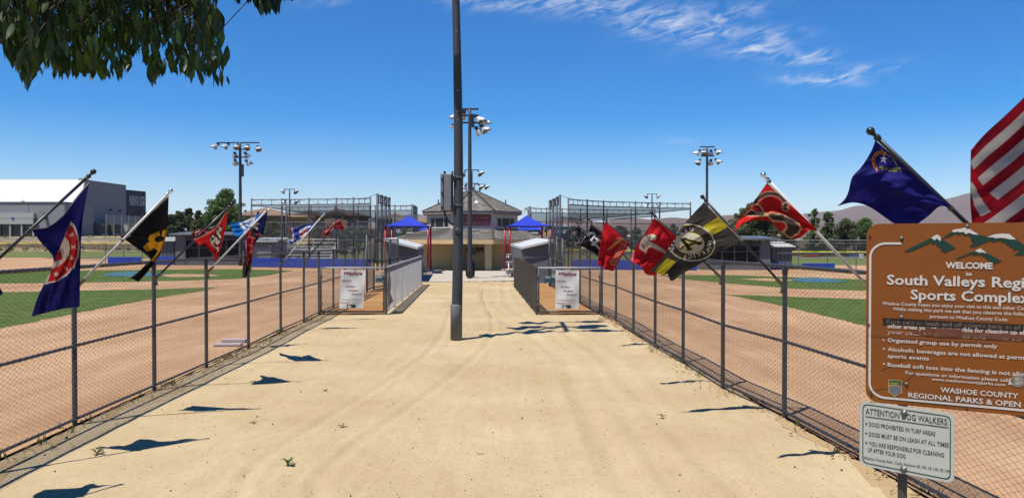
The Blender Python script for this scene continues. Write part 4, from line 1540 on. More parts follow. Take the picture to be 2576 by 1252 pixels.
yb = 86.6
M_WPRINT = mat('white_print', S(232, 232, 232), .6)
board('dark board with red lettering on the right outfield fence', gx(2020, yb), gx(2062, yb), yb, .20, .56, mat('drab_panel', S(112, 104, 100, .7), .7), [('BARONES', gx(2024, yb), gx(2058, yb), .28, .2, mat('red_print', S(214, 60, 70), .6))])
board('navy board reading elevator on the right outfield fence', gx(2136, yb), gx(2159, yb), yb, .14, .58, mat('navy_panel', S(40, 48, 96, .8), .6), [('KONE', gx(2138, yb), gx(2157, yb), .4, .12, mat('sky_print', S(110, 150, 230), .6)), ('ELEVATOR', gx(2137.5, yb), gx(2157.5, yb), .2, .12, M_WPRINT)])
board('white board at the right end of the outfield boards', gx(2161, yb), gx(2172, yb), yb, .14, .58, mat('white_panel', S(230, 230, 230, .9), .6), [('AD', gx(2163, yb), gx(2170, yb), .3, .16, MATS['red_print'])])
# taller dark windscreen fence behind the right outfield
t = thing('windscreen_fence', 'tall fence with dark green windscreen below the right-hand trees', 'fence', (35, 100, 0))
xa, xb, yq = gx(1935, 100), gx(2290, 100), 100
for k in range(8):
    x = xa + (xb - xa) * k / 7
    b = MB(); b.tube([(x, yq, 0), (x, yq, 2.1)], .05, 6); b.build('post', M_PIPE, t)
    if k < 7:
        x2 = xa + (xb - xa) * (k + 1) / 7
        sheet_part('screen', [(x, yq + .06, .1), (x2, yq + .06, .1), (x2, yq + .06, 2.05), (x, yq + .06, 2.05)], mat_net('green_screen', S(52, 62, 56, .7), .72), t)
        b = MB(); b.tube([(x, yq, 2.08), (x2, yq, 2.08)], .035, 6); b.build('rail', M_WIREL, t)

# ------------------------------------------------------------------ bleachers
M_ALU = mat('aluminium', S(230, 230, 226, .9), .45, .0, var=.05, vscale=3)


def bleachers(label, x0, x1, y, tiers, rise, run, z0=.35, back=True, dirn=1):
    t = thing('bleachers', label, 'bleachers', ((x0 + x1) / 2, y, 0), 'aluminium bleachers')
    for k in range(tiers):
        z, yy = z0 + k * rise, y + dirn * k * run
        b = MB(); b.box(((x0 + x1) / 2, yy, z), (x1 - x0, .25, .04)); b.build('seat_plank', M_ALU, t)
        if k:
            b = MB(); b.box(((x0 + x1) / 2, yy - dirn * .28, z - rise * .95), (x1 - x0, .3, .035)); b.build('foot_plank', M_ALU, t)
        b = MB(); b.box(((x0 + x1) / 2, yy + dirn * .11, z - .14), (x1 - x0, .02, .16)); b.build('riser_plank', M_ALU, t)
    n = max(2, int((x1 - x0) / 1.8) + 1)
    for i in range(n):
        x = x0 + .15 + (x1 - x0 - .3) * i / (n - 1)
        b = MB()
        b.beam((x, y, z0 - .05), (x, y + dirn * run * (tiers - 1), z0 + rise * (tiers - 1) - .05), .05, .07)
        for k in range(0, tiers, 2):
            b.beam((x, y + dirn * k * run, 0), (x, y + dirn * k * run, z0 + k * rise - .03), .05, .05)
        b.beam((x, y - .2, .03), (x, y + dirn * (run * (tiers - 1) + .2), .03), .05, .05)
        b.build('support_frame', M_ALU, t)
    if back:
        yy, zt = y + dirn * (run * (tiers - 1) + .25), z0 + rise * (tiers - 1)
        for z in (zt + .35, zt + .65):
            b = MB(); b.tube([(x0, yy, z), (x1, yy, z)], .022, 6); b.build('guard_rail', M_ALU, t)
        for i in range(n):
            x = x0 + (x1 - x0) * i / (n - 1)
            b = MB(); b.tube([(x, yy, zt - .2), (x, yy, zt + .66)], .022, 6); b.build('guard_post', M_ALU, t)
        for x in (x0, x1):
            for q in (.35, .65):
                b = MB(); b.tube([(x, y, z0 + q), (x, yy, zt + q)], .02, 6); b.build('guard_rail', M_ALU, t)
    return t


bleachers('white five-tier bleachers behind the left backstop', gx(705, 66), gx(832, 66), 66, 6, .24, .5, .35)
bleachers('low grey bleacher end beside the left dugout', -5.55, -4.95, 45.4, 3, .42, -.9, .45, False)
bleachers('low pale bleachers under the right shade canopy', -.35, .55, 44.0, 3, .42, .8, .45, False)

# ------------------------------------------------------------------ floodlight poles
M_POLE = mat('dark_pole', S(88, 92, 98, .6), .6, .15, var=.22, vscale=3, stretch=(3, 3, .6), bump=.08, bscale=30)
M_POLEB = mat('worn_pole_base', S(140, 140, 142, .7), .65, .15, var=.22, vscale=3)
M_REFL = mat('lamp_reflector', S(226, 228, 230, 1.1), .3, .45)
M_LENS = mat('lamp_lens', S(150, 132, 108, .6), .12, .2, var=.3, vscale=6, spec=.7)


def lamp_head(parent, p, aim, r=.25):
    """bowl-shaped floodlight with ballast box, yoke, lens and visor; aim is where it points"""
    p, aim = Vector(p), Vector(aim).normalized()
    b = MB(); b.lathe([(.08, -.26), (.11, -.24), (r * .62, -.14), (r * .92, -.03), (r, .05), (r * 1.02, .06)], p, aim, 16); h = b.build('lamp_head', M_REFL, parent, smooth=True)
    b = MB(); b.lathe([(r * .98, .062), (r * .9, .075), (.02, .085)], p, aim, 16); b.build('lens', M_LENS, h, smooth=True)
    u = Vector((0, 0, 1)) - aim * aim.z
    u.normalize()
    s = aim.cross(u)
    b = MB()
    n = 9
    pts = []
    for k in range(n):                         # half-round visor over the upper rim
        a = R(-75 + 150 * k / (n - 1))
        e = p + (u * math.cos(a) + s * math.sin(a)) * r * 1.02
        L = .26 * math.cos(a * .9)
        pts.append((e + aim * .05, e + aim * (.06 + L)))
    for k in range(n - 1):
        b.add([pts[k][0], pts[k + 1][0], pts[k + 1][1], pts[k][1]], [(0, 1, 2, 3)])
    vz = b.build('visor', M_REFL, h, smooth=True)
    sd = vz.modifiers.new('thickness', 'SOLIDIFY'); sd.thickness = .008
    b = MB(); b.box(p - aim * .3 + Vector((0, 0, .05)), (.2, .2, .17)); b.build('ballast_box', M_BLACK, h)
    return h


def lamp_pole(label, base, H, r0, r1, heads, arms, group='floodlight poles', box=None, hr=.25, bend=0.0, base_h=.9, ext=None):
    """heads: (x offset, z, aim); arms: (z, x from, x to)"""
    base = Vector(base)
    t = thing('floodlight_pole', label, 'light pole', base, group)
    n = 16
    pts = [base + Vector((bend * math.sin(k / n * math.pi * 1.3), 0, H * k / n)) for k in range(n + 1)]
    b = MB(); b.tube(pts, [r0 + (r1 - r0) * k / n for k in range(n + 1)], 20); b.build('pole', M_POLE, t, smooth=True)
    for (z, xa, xb) in arms:
        c = base + Vector((bend * math.sin(z / H * math.pi * 1.3), -.02, z))
        b = MB(); b.beam(c + Vector((xa, 0, 0)), c + Vector((xb, 0, 0)), .09, .09); b.build('cross_arm', M_BLACK, t)
    for (x, z, aim) in heads:
        c = base + Vector((x, 0, z))
        av = Vector(aim).normalized()
        lamp_head(t, c + av * .32 + Vector((0, 0, -.12)), aim, hr)
    if box:
        z, w, h = box
        b = MB(); b.box(base + Vector((.14, -.05, z)), (w, .3, h)); b.build('ballast_cabinet', M_BLACK, t)
    return t


dn = -.75
# central pole: its head is above the frame and throws the shadow seen on the sand
cb_ = G(1148, 853)
cp = lamp_pole('dark central floodlight pole standing alone in the sandy path', cb_, 9.3, .118, .072,
               [(-.5, 8.3, (-.9, -.1, dn)), (.5, 8.3, (.9, .1, dn))], [(8.3, -.5, .5), (9.1, -.5, .5)], bend=.05)
b = MB(); b.beam(cb_ + Vector((-.02, -1.1, 9.1)), cb_ + Vector((-.02, 1.1, 9.1)), .1, .1); b.build('cross_arm', M_BLACK, cp)
for yo in (-1.0, 0, 1.0):
    if yo:
        b = MB(); b.beam(cb_ + Vector((-.5, yo, 9.16)), cb_ + Vector((.46, yo, 9.16)), .07, .07); b.build('cross_arm', M_BLACK, cp)
    for sx_ in (-1, 1):
        lamp_head(cp, cb_ + Vector((sx_ * .72, yo + .15 * sx_, 8.95)), (sx_ * .9, .1 * sx_, -.55), .27)
b = MB(); b.lathe([(.127, 0), (.127, .74), (.119, .76)], cb_, (0, 0, 1), 20); b.build('base_sleeve', M_POLEB, cp, smooth=True)
M_CAB = mat('grey_cabinet', S(150, 154, 160, .75), .5, .1, var=.08, vscale=3)
bx = cb_ + Vector((-.215, -.02, 3.17))
b = MB(); b.box(bx, (.23, .20, .78)); cab = soften(b.build('cabinet', M_CAB, cp), .01)
b = MB(); b.box(bx + Vector((-.055, -.104, 0)), (.012, .01, .74)); b.build('door_seam', M_BLACK, cab)
for z in (.28, -.02, -.33):
    b = MB(); b.box(bx + Vector((-.075, -.112, z)), (.035, .03, .05)); b.build('latch', M_BLACK, cab)
b = MB(); b.box(bx + Vector((.135, 0, .02)), (.03, .12, .86)); b.build('mounting_rail', M_BLACK, cp)
for z in (.33, -.27):
    b = MB(); b.lathe([(.120, -.02), (.122, 0), (.120, .02)], Vector((cb_.x, cb_.y, bx.z + z)) + Vector((.05, 0, 0)) * 0.8, (0, 0, 1), 20); b.build('strap', M_METALG, cp)
    b = MB(); b.box(Vector((cb_.x - .06, cb_.y - .06, bx.z + z - .05)), (.1, .12, .12)); b.build('clamp', M_BLACK, cp)
b = MB(); b.tube([bx + Vector((-.04, 0, -.39)), bx + Vector((-.02, 0, -.5)), bx + Vector((.08, 0, -.66)), bx + Vector((.16, 0, -.7))], .022, 8); b.build('conduit', M_DGREY, cp, smooth=True)
b = MB(); b.lathe([(.062, 0), (.066, .012), (.055, .02)], cb_ + Vector((.04, -.104, 2.34)), (0, -1, .02), 20); b.build('handhole_cover', M_POLE, cp, smooth=True)
b = MB(); b.box(bx + Vector((-.03, 0, .42)), (.05, .05, .07)); b.build('photocell', M_BLACK, cab)
for z, h in ((5.35, .16), (4.9, .12), (4.72, .22), (6.6, .05)):     # scraped paint patches
    b = MB(); rr_ = .118 - .046 * z / 9.3
    b.lathe([(.02, 0), (.02, .004)], cb_ + Vector((.045 * math.sin(z / 9.3 * 4.08), -rr_ - .001, z)), (0, -1, 0), 8); b.build('scraped_patch', M_CAB, cp)

# second pole by the apron, seen edge on
p2 = G(1182, 700)
lp2 = lamp_pole('slim floodlight pole beside the dark bin in front of the tower', p2, 9.5, .14, .085,
          [(-.55, 9.25, (-.9, -.1, dn)), (.35, 9.1, (.85, -.25, dn)), (.6, 8.95, (.95, .2, dn)), (-.55, 8.75, (-.9, .3, dn)), (.62, 8.55, (.9, -.4, dn)), (.35, 8.45, (.8, .4, dn)), (-.3, 9.35, (-.5, .7, dn))],
          [(9.4, -.5, .5), (9.05, -.5, .5), (8.65, -.5, .5)], box=(8.75, .22, .7))
b = MB(); b.lathe([(.15, -.04), (.16, 0), (.15, .04)], p2 + Vector((0, 0, 4.85)), (0, 0, 1), 14); b.tube([p2 + Vector((.1, -.13, 4.9)), p2 + Vector((.16, -.2, 4.6)), p2 + Vector((.1, -.15, 4.4))], .015, 5); b.build('strap', M_METALG, lp2)
# left field pole
pL = Vector((gx(605, 64), 64, 0))
aw, ad = (0, -1, -.55), (.3, -1, -.6)
lamp_pole('floodlight pole with wide cross-arm beyond the left infield', pL, 10.25, .16, .10,
          [(-1.82, 10.15, (-.8, -.6, dn)), (-.97, 10.15, (-.7, -.7, dn)), (-.15, 10.1, (-.2, -1, dn)), (.66, 10.05, (.1, -1, dn)), (1.48, 9.95, (.5, -.9, dn)),
           (-.45, 9.45, (-.2, .9, dn)), (.42, 9.45, (.35, .9, dn)), (-.42, 8.85, (-.2, .9, dn)), (.5, 8.8, (.7, .6, dn))],
          [(10.2, -1.9, 1.6), (9.65, -.5, .5), (9.0, -.5, .5)], box=(7.9, .28, 1.0))
pR = Vector((gx(1778, 65), 65, 0))
lamp_pole('floodlight pole with clustered lamps beyond the right infield', pR, 10.0, .13, .09,
          [(-.62, 9.75, (-.9, .3, dn)), (-.28, 9.75, (-.2, -1, dn)), (.32, 9.75, (.2, .9, dn)), (.7, 9.8, (.8, -.6, dn)),
           (-.6, 8.95, (-.7, -.6, dn)), (.32, 8.95, (.1, .9, dn)), (.72, 9.0, (.8, -.6, dn))],
          [(9.98, -.6, .65), (9.2, -.55, .6)])
for (lab, x, y, d) in (('distant twin-level floodlight pole above the left backstop', 729, 476, 116), ('distant twin-level floodlight pole above the right backstop', 1640, 488, 125),
                       ('distant floodlight pole rising just right of the tower apex', 1207, 464, 110), ('distant floodlight pole behind the slim pole over the tower roof', 1187, 428, 86)):
    H = zz(y, d)
    lamp_pole(lab, (gx(x, d), d, 0), H, .15, .09, [(-.75, H - .1, (-.8, -.5, dn)), (.75, H - .1, (.8, -.5, dn)), (-.6, H - 1.6, (-.8, .5, dn)), (.8, H - 1.6, (.8, -.4, dn))], [(H, -.8, .8), (H - 1.5, -.8, .8)], hr=.40)

# ------------------------------------------------------------------ small things round the tower
M_BIN = mat('bin_green', S(34, 44, 40, .8), .6)
bc = p2 + Vector((-.05, 1.3, 0))
t = thing('litter_bin', 'dark green slatted litter bin behind the slim pole', 'bin', bc)
b = MB(); b.lathe([(.21, .02), (.23, .4), (.25, .78), (.21, .79)], bc, (0, 0, 1), 16); body = b.build('drum', M_BIN, t, smooth=True)
for k in range(14):
    a = k / 14 * 2 * math.pi
    b = MB(); b.beam(bc + Vector((.24 * math.cos(a), .24 * math.sin(a), .06)), bc + Vector((.28 * math.cos(a), .28 * math.sin(a), .82)), .07, .025, (math.cos(a), math.sin(a), 0)); b.build('slat', M_BIN, body)
b = MB(); b.lathe([(.28, .80), (.26, .9), (.14, 1.04), (.04, 1.08)], bc, (0, 0, 1), 16); b.build('lid', M_BLACK, t, smooth=True)


def scoreboard(label, x, y, z, w, h, top_text, yellow=False):
    t = thing('scoreboard', label, 'scoreboard', (x, y, 0), 'scoreboards behind the tower')
    for s in (-1, 1):
        b = MB(); b.beam((x + s * w * .35, y + .12, 0), (x + s * w * .35, y + .12, z + h), .15, .15); b.build('post', M_METALG, t)
    b = MB(); b.box((x, y, z + h * .32), (w, .2, h * .64)); dk = b.build('panel', mat('navy_panel', S(40, 48, 96, .8), .6), t)
    b = MB(); b.box((x, y, z + h * .83), (w, .2, h * .34)); lt = b.build('header', mat('white_panel', S(230, 230, 230, .9), .6), t)
    b = MB(); flat_text(b, 'GUEST', x - w * .3, x + w * .44, z + h * .35, h * .16, lambda a, c, o: Vector((a, y - .1 - o, c)), .03, 0, .01); b.build('lettering', M_WPRINT, dk)
    b = MB(); flat_text(b, top_text, x - w * .3, x + w * .44, z + h * .74, h * .16, lambda a, c, o: Vector((a, y - .1 - o, c)), .03, .2, .01); b.build('lettering', MATS['red_print'], lt)


scoreboard('navy and white scoreboard between the red posts on the left', gx(1010, 120), 120, 2.0, 2.8, 3.6, 'Washoe')
scoreboard('navy and white scoreboard seen past the right backstop wing', gx(1396 + 14, 120), 120, 2.0, 2.8, 3.4, 'Washoe')
for (lab, x, y) in (('yellow foul pole panel left of the tower', 1040.5, 576), ('yellow foul pole panel right of the tower', 1373, 588)):
    d = 115
    c = D(x, y, d)
    t = thing('foul_pole', lab, 'foul pole', (c.x, d, 0), 'yellow foul pole panels')
    b = MB(); b.tube([(c.x, d, 0), (c.x, d, c.z + .4)], .08, 8); b.build('pole', M_YEL, t)
    b = MB(); b.box((c.x + .1, d - .1, c.z - .4), (1.0, .06, 2.0)); b.build('panel', M_YEL, t)
# flat white planks stacked beyond the left fence
for (lab, p, w, d_, h, m) in (('pale plank lying nearest the left fence foot', (-5.75, 15.55), .55, .17, .05, S(214, 196, 200, .85)), ('pale plank lying behind the other by the fence', (-5.82, 16.1), .5, .17, .07, S(206, 196, 204, .85))):
    b = MB(); b.box((p[0], p[1], h / 2 + .01), (w, d_, h), .05)
    tag(soften(b.build('plank', mat('pale_plank', m, .6, var=.06, vscale=8), origin=(p[0], p[1], 0)), .01), lab, 'plank', 'loose planks')

# ------------------------------------------------------------------ flags on the fence posts
M_CLOTH = mat_attr('flag_cloth', .85, .30, .12, .35, 26)
M_PBLACK = mat('black_flagpole', (.012, .013, .016, 1), .35)
M_PWHITE = mat('white_flagpole', S(224, 224, 222, .9), .35)
M_CHROME = mat('chrome', (.75, .75, .76, 1), .12, 1.0)
M_BRASS = mat('clip_metal', S(150, 140, 120, .7), .4, .7)


def cmap(sx, ox, oy):
    """measurements taken on an enlarged crop, back to the measuring grid"""
    return lambda pts: [((x / sx + ox) / 1.5652, (y / sx + oy) / 1.5652) for (x, y) in pts]


def flag(label, base, tip, tip_d, patches, paint, black=True, base_col=(1, 1, 1), length_over=.0):
    base = Vector(base)
    tipw = D(tip[0], tip[1], tip_d)
    t = thing('flag', label, 'flag', base, 'flags on the fence posts')
    ax = (tipw - base).normalized()
    b = MB(); b.tube([base - ax * .05, tipw - ax * .05], .0145, 10); b.build('pole', M_PBLACK if black else M_PWHITE, t, smooth=True)
    b = MB(); b.lathe([(.016, -.075), (.022, -.07), (.022, -.05), (.012, -.045), (.013, -.03), (.024, -.012), (.0275, .0), (.024, .014), (.013, .025), (.002, .0275)], tipw, ax, 14); b.build('finial', M_PBLACK if black else M_CHROME, t, smooth=True)
    b = MB(); b.tube([base - ax * .06, base + ax * .1], .022, 10); b.tube([base - ax * .04, base + Vector((.06 if base.x < 0 else -.06, 0, -.14)) * -.0 - Vector((0, 0, .12))], .016, 8)
    b.build('bracket', M_BRASS, t)
    mb = MB()
    cents, faces_n = [], 0
    for pch in patches:
        nu, nv = pch.get('nu', 84), pch.get('nv', 64)
        P = coons(pch['T'], pch['B'], pch.get('H'), pch.get('F'), nu, nv)
        k = len(mb.v)
        o0, o1, o2, o3 = pch.get('off', (0, 0, 0, 0))       # depth at hoist top, fly top, hoist bottom, fly bottom
        amp, fr, ph, sl = pch.get('rip', (.03, 1.7, 0., .5))
        for i in range(nu + 1):
            u = i / nu
            for j in range(nv + 1):
                v = j / nv
                off = (o0 * (1 - u) + o1 * u) * (1 - v) + (o2 * (1 - u) + o3 * u) * v
                off += amp * math.sin(2 * math.pi * (fr * u + sl * v + ph)) * min(1, u * 2.5)
                off += amp * .5 * math.sin(2 * math.pi * (fr * 1.7 * v - .9 * u + ph * 2)) * min(1, u * 2)
                off += (mnoise.noise((u * 4 + ph * 7, v * 5, tip[0] * .1)) * 1.1 + mnoise.noise((u * 5 + v * 9, v * 4 - u * 3, tip[0] * .3)) * .55 + mnoise.noise((u * 17 + v * 9, v * 15, tip[0] * .2)) * .14) * amp * min(1, u * 3)
                q = D(P[i, j, 0], P[i, j, 1], tip_d + off)
                mb.v.append(tuple(q))
        for i in range(nu):
            for j in range(nv):
                a = k + i * (nv + 1) + j
                mb.f.append((a, a + nv + 1, a + nv + 2, a + 1))
                cents.append((P[i, j] + P[i + 1, j + 1]) / 2)
        pch['n'] = nu * nv
        # clip rings at the two hoist corners
        for (e, vv) in ((P[0, 0], 0), (P[0, nv], nv)):
            q = D(e[0], e[1], tip_d + (o0 if vv == 0 else o2))
            s = max(0, min((tipw - base).length, (q - base).dot(ax)))
            pr = base + ax * s
            if (pr - q).length < .35 and pch is patches[0]:
                b = MB(); b.tube([q, (q + pr) / 2 + Vector((0, 0, .01)), pr], .004, 6); b.lathe([(.019, -.012), (.019, .012)], pr, ax, 10); b.build('clip', M_BRASS, t)
    cv = Canvas(np.array(cents), base_col)
    paint(cv, np.r_[tuple(np.full(p['n'], i) for i, p in enumerate(patches))])
    k0 = 0                                    # stitched hems along the free edges
    for pch in patches:
        nu, nv = pch.get('nu', 84), pch.get('nv', 64)
        ii, jj = np.divmod(np.arange(nu * nv), nv)
        hem = (ii >= nu - 2) | (jj < 2) | (jj >= nv - 2)
        cv.c[k0:k0 + nu * nv][hem] *= .80
        k0 += nu * nv
    o = mb.build('cloth', M_CLOTH, t, smooth=True)
    at = o.data.color_attributes.new('Col', 'FLOAT_COLOR', 'CORNER')
    arr = np.repeat(np.c_[cv.c, np.ones(len(cv.c))], 4, axis=0).astype(np.float32)
    at.data.foreach_set('color', arr.ravel())
    return t


K = .82
NAVY, RED, WHITE, CREAM = S(34, 34, 108, K), S(206, 44, 44, K), S(232, 226, 222, K), S(226, 206, 188, K)
DK, GOLD, CHAR, YEL = S(36, 34, 36, K), S(240, 170, 40, K), S(72, 66, 60, K), S(222, 204, 50, K)


def fp(i, side, z=1.62):
    p = (LP if side < 0 else RP)[i]
    return (p[0] + (.05 if side < 0 else -.05), p[1], z)


# navy flag with half a red ring, TEXAS
c2 = cmap(1.897, 0, 640)


def paint_texas(c, part):
    Z = lambda pts: c2(pts)
    c.line(Z([(672, 135), (560, 270), (470, 390), (350, 480), (220, 492)]), 5.5, S(214, 208, 200, K))
    c.poly(Z([(528, 440), (560, 470), (585, 540), (594, 620), (587, 700), (557, 782), (500, 842), (430, 887), (322, 912), (410, 725)]), WHITE)
    c.poly(Z([(522, 460), (550, 485), (574, 548), (581, 620), (574, 697), (546, 768), (493, 830), (425, 875), (355, 893), (410, 725)]), RED)
    c.poly(Z([(487, 555), (512, 585), (524, 632), (514, 690), (482, 740), (432, 775), (378, 795), (410, 725)]), CREAM)
    c.poly(Z([(450, 650), (470, 720), (405, 740), (420, 690)]), RED)
    for (x, y, r_) in ((500, 580, .9), (515, 620, 1.3), (512, 680, 1.8), (480, 735, 2.3), (430, 765, 2.7)):
        (q,) = Z([(x, y)])
        c.text('|', q[0], q[1], 5, r_, S(150, 40, 40, K))
    for (ch, x, y, r_) in (('E', 535, 541, 1.05), ('X', 549, 630, 1.5), ('A', 537, 713, 1.95), ('S', 495, 790, 2.35)):
        (q,) = Z([(x, y)])
        c.text(ch, q[0], q[1], 12, r_, CREAM, bold=.03)
    (q,) = Z([(420, 833)])
    c.poly([(q[0] + (8 if k % 2 == 0 else 3.4) * math.sin(k * math.pi / 5), q[1] - (8 if k % 2 == 0 else 3.4) * math.cos(k * math.pi / 5)) for k in range(10)], CREAM)


flag('navy flag with half a red lettered ring hanging long on a black pole', fp(2, -1), (235, 432), 7.55,
     [dict(T=c2([(668, 140), (640, 290), (612, 480), (600, 780), (595, 1075)]), B=c2([(228, 492), (300, 590), (400, 725), (330, 900), (280, 1010), (235, 1148)]),
           H=c2([(668, 140), (560, 270), (470, 395), (360, 478), (228, 492)]), F=c2([(595, 1075), (450, 1095), (235, 1148)]), nu=130, nv=90, off=(0, .3, -.3, -.05), rip=(.05, 1.2, .1, 1.1))],
     paint_texas, True, NAVY)

# tip of one more navy flag that hangs at the left picture edge
flag('navy flag tip poking in at the far left picture edge', fp(1, -1), (-79, 410), 6.0,
     [dict(T=[(-84, 425), (-70, 560), (-20, 690), (8, 736)], B=[(-230, 560), (-200, 700), (-120, 800), (-60, 800)], off=(0, .3, 0, -.2), nu=40, nv=30, rip=(.04, 1.3, .3, .6))],
     lambda c, p: None, True, NAVY)

c3 = cmap(2.783, 450, 700)


def paint_gold_p(c, part):
    c.line(c2([(1262, 245), (1090, 400), (895, 550)]), 6, S(206, 196, 160, K))
    c.poly(c3([(312, 755), (390, 690), (370, 680), (385, 630), (490, 585), (502, 630), (448, 652), (440, 690), (480, 708), (530, 690), (556, 650), (530, 655), (520, 640), (528, 580), (575, 560), (568, 640), (545, 720),
               (520, 790), (490, 830), (470, 870), (440, 920), (400, 915), (440, 860), (480, 800), (430, 765), (400, 800), (350, 805)]), GOLD)
    c.poly(c3([(450, 655), (520, 640), (552, 652), (530, 690), (480, 706), (442, 690)]), DK)
    c.poly(c3([(128, 632), (165, 612), (185, 640), (150, 648)]), S(180, 176, 170, K))


flag('black flag with a gold letter on a white pole at the left', fp(3, -1), (430, 480), 9.08,
     [dict(T=c2([(1260, 248), (1256, 380), (1245, 510), (1210, 650), (1160, 740), (1090, 830), (1035, 892)]),
           B=c2([(898, 550), (990, 615), (1080, 680), (1128, 738), (1060, 790), (990, 850), (908, 905)]), F=c2([(1035, 892), (980, 868), (908, 905)]), nu=110, nv=70, off=(0, .45, 0, .2), rip=(.035, 1.0, .2, .8))],
     paint_gold_p, False, DK)

c7 = cmap(3.9125, 700, 780)


def paint_red3(c, part):
    c.fill(part == 1, S(206, 62, 92, K))
    c.line(c7([(778, 160), (720, 240), (640, 380), (560, 470), (400, 570), (240, 640)]), 4.5, S(214, 160, 130, K))
    blk = S(46, 26, 28, K)
    for w, col in ((15, blk), (8, CREAM)):
        c.line(c7([(640, 450), (660, 480), (600, 520), (640, 570), (655, 600)]), w * .8, col)
        c.line(c7([(545, 590), (590, 630), (560, 665), (610, 690), (630, 670)]), w, col)
        c.line(c7([(500, 620), (540, 720), (590, 770), (640, 765), (615, 810)]), w * .5, col)
        c.line(c7([(270, 560), (290, 510), (330, 490)]), w * .8, col)
        c.line(c7([(420, 480), (560, 440)]), w * .7, col)
    c.poly(c7([(320, 685), (345, 680), (350, 700)]), CREAM)


flag('red flag with cream lettering blown double over its black pole', fp(4, -1), (583, 513), 10.96,
     [dict(T=c7([(778, 175), (740, 420), (700, 620), (650, 820), (580, 990)]), B=c7([(235, 640), (330, 730), (415, 690), (440, 745), (545, 870), (575, 985)]),
           H=c7([(778, 175), (690, 290), (590, 440), (420, 560), (235, 640)]), nu=90, nv=70, off=(0, .8, -.1, .7), rip=(.05, 1.4, .5, 1.3)),
      dict(T=c7([(690, 300), (570, 430), (340, 460), (260, 490), (205, 545)]), B=c7([(640, 390), (520, 490), (380, 570), (290, 600), (225, 600)]), nu=60, nv=30, off=(.1, .15, .05, .1), rip=(.04, 1.6, .1, .7))],
     paint_red3, True, S(214, 34, 40, K))


def paint_blue4(c, part):
    c.fill(part == 0, S(14, 36, 92, K))
    w = WHITE
    c.poly(c7([(945, 385), (985, 375), (1030, 440), (1060, 470), (1020, 490), (970, 445)]), w)
    c.poly(c7([(1000, 370), (1180, 280), (1210, 300), (1130, 350), (1060, 390)]), w)
    c.line(c7([(1040, 400), (1100, 430), (1180, 330)]), 4, w)
    c.poly(c7([(1150, 400), (1250, 380), (1260, 400), (1160, 420)]), w)
    c.line(c7([(1140, 430), (1230, 480), (1210, 450), (1150, 415)]), 4, S(226, 214, 196, K))
    c.line(c7([(1030, 520), (1080, 515)]), 4, w)


flag('blue flag with white print blown across its white pole on the left', fp(5, -1), (680, 520), 13.0,
     [dict(T=c7([(1388, 190), (1365, 330), (1340, 460), (1318, 562)]), B=c7([(1120, 440), (1150, 490), (1190, 540), (1230, 545)]), H=c7([(1388, 190), (1250, 310), (1120, 440)]), F=c7([(1318, 562), (1280, 545), (1230, 545)]), nu=60, nv=44, off=(0, .8, .05, .7), rip=(.05, 1.2, .2, .6)),
      dict(T=c7([(1310, 215), (1200, 275), (1080, 325), (950, 372), (800, 370)]), B=c7([(1060, 530), (1010, 590), (940, 608), (880, 590), (860, 560)]), H=c7([(1310, 215), (1180, 370), (1060, 530)]), F=c7([(800, 370), (825, 470), (860, 560)]), nu=70, nv=50, off=(.06, .95, .05, .9), rip=(.05, 1.8, .4, .8))],
     paint_blue4, False, S(24, 118, 206, K))


def paint_hang(c, part):
    rd = S(190, 40, 48, K)
    c.poly(c7([(1040, 560), (1120, 470), (1140, 610), (1190, 600), (1160, 740), (1140, 900), (1100, 1045), (1050, 990), (1060, 850), (1040, 700)]), rd)
    c.poly(c7([(1200, 520), (1250, 540), (1240, 580), (1195, 580)]), S(214, 40, 44, K))
    c.poly(c7([(1030, 640), (1050, 620), (1060, 850), (1040, 860)]), S(214, 170, 214, K))
    for pts in ([(1050, 600), (1120, 600), (1190, 620)], [(1050, 725), (1110, 722), (1165, 740)], [(1090, 950), (1085, 890), (1105, 835), (1150, 815)], [(1045, 940), (1070, 1010), (1100, 1045)]):
        c.line(c7(pts), 1.7, S(226, 170, 150, K))


flag('limp red and black flag hanging straight down a fence post', fp(6, -1), (649, 535), 15.2,
     [dict(T=c7([(1245, 530), (1245, 600), (1190, 690), (1165, 760), (1140, 900), (1110, 1050), (1060, 1210)]), B=c7([(1110, 470), (1050, 570), (1036, 700), (1055, 850), (1040, 940), (1000, 1060), (998, 1220)]),
           F=c7([(1060, 1210), (1030, 1225), (998, 1220)]), nu=90, nv=40, off=(0, -.1, 0, -.1), rip=(.06, 1.2, .2, 1.2))],
     paint_hang, True, S(50, 40, 48, K))

c5 = cmap(4.1725, 980, 760)


def paint_blue5(c, part):
    c.poly(c5([(660, 570), (705, 575), (725, 755), (690, 740)]), S(190, 50, 60, K))
    c.poly(c5([(700, 578), (722, 578), (742, 745), (720, 760)]), WHITE)
    c.line(c5([(820, 740), (850, 600), (980, 555), (1010, 545)]), 3.5, WHITE)
    c.ell(*c5([(890, 660)])[0], 14, 6.5, -.75, WHITE)
    c.ell(*c5([(885, 662)])[0], 9, 3.5, -.75, S(206, 90, 100, K))
    c.line(c5([(760, 740), (800, 780)]), 4, WHITE)
    c.line(c5([(710, 765), (745, 815)]), 4, WHITE)
    c.poly(c5([(600, 830), (700, 760), (750, 760), (750, 830)]), S(76, 130, 206, K))
    c.line(c5([(712, 765), (745, 815)]), 4, WHITE)
    c.ell(*c5([(930, 622)])[0], 5, 3, -.7, S(214, 40, 50, K))
    c.poly(c5([(1120, 470), (1180, 395), (1185, 410), (1130, 480)]), S(206, 40, 50, K))


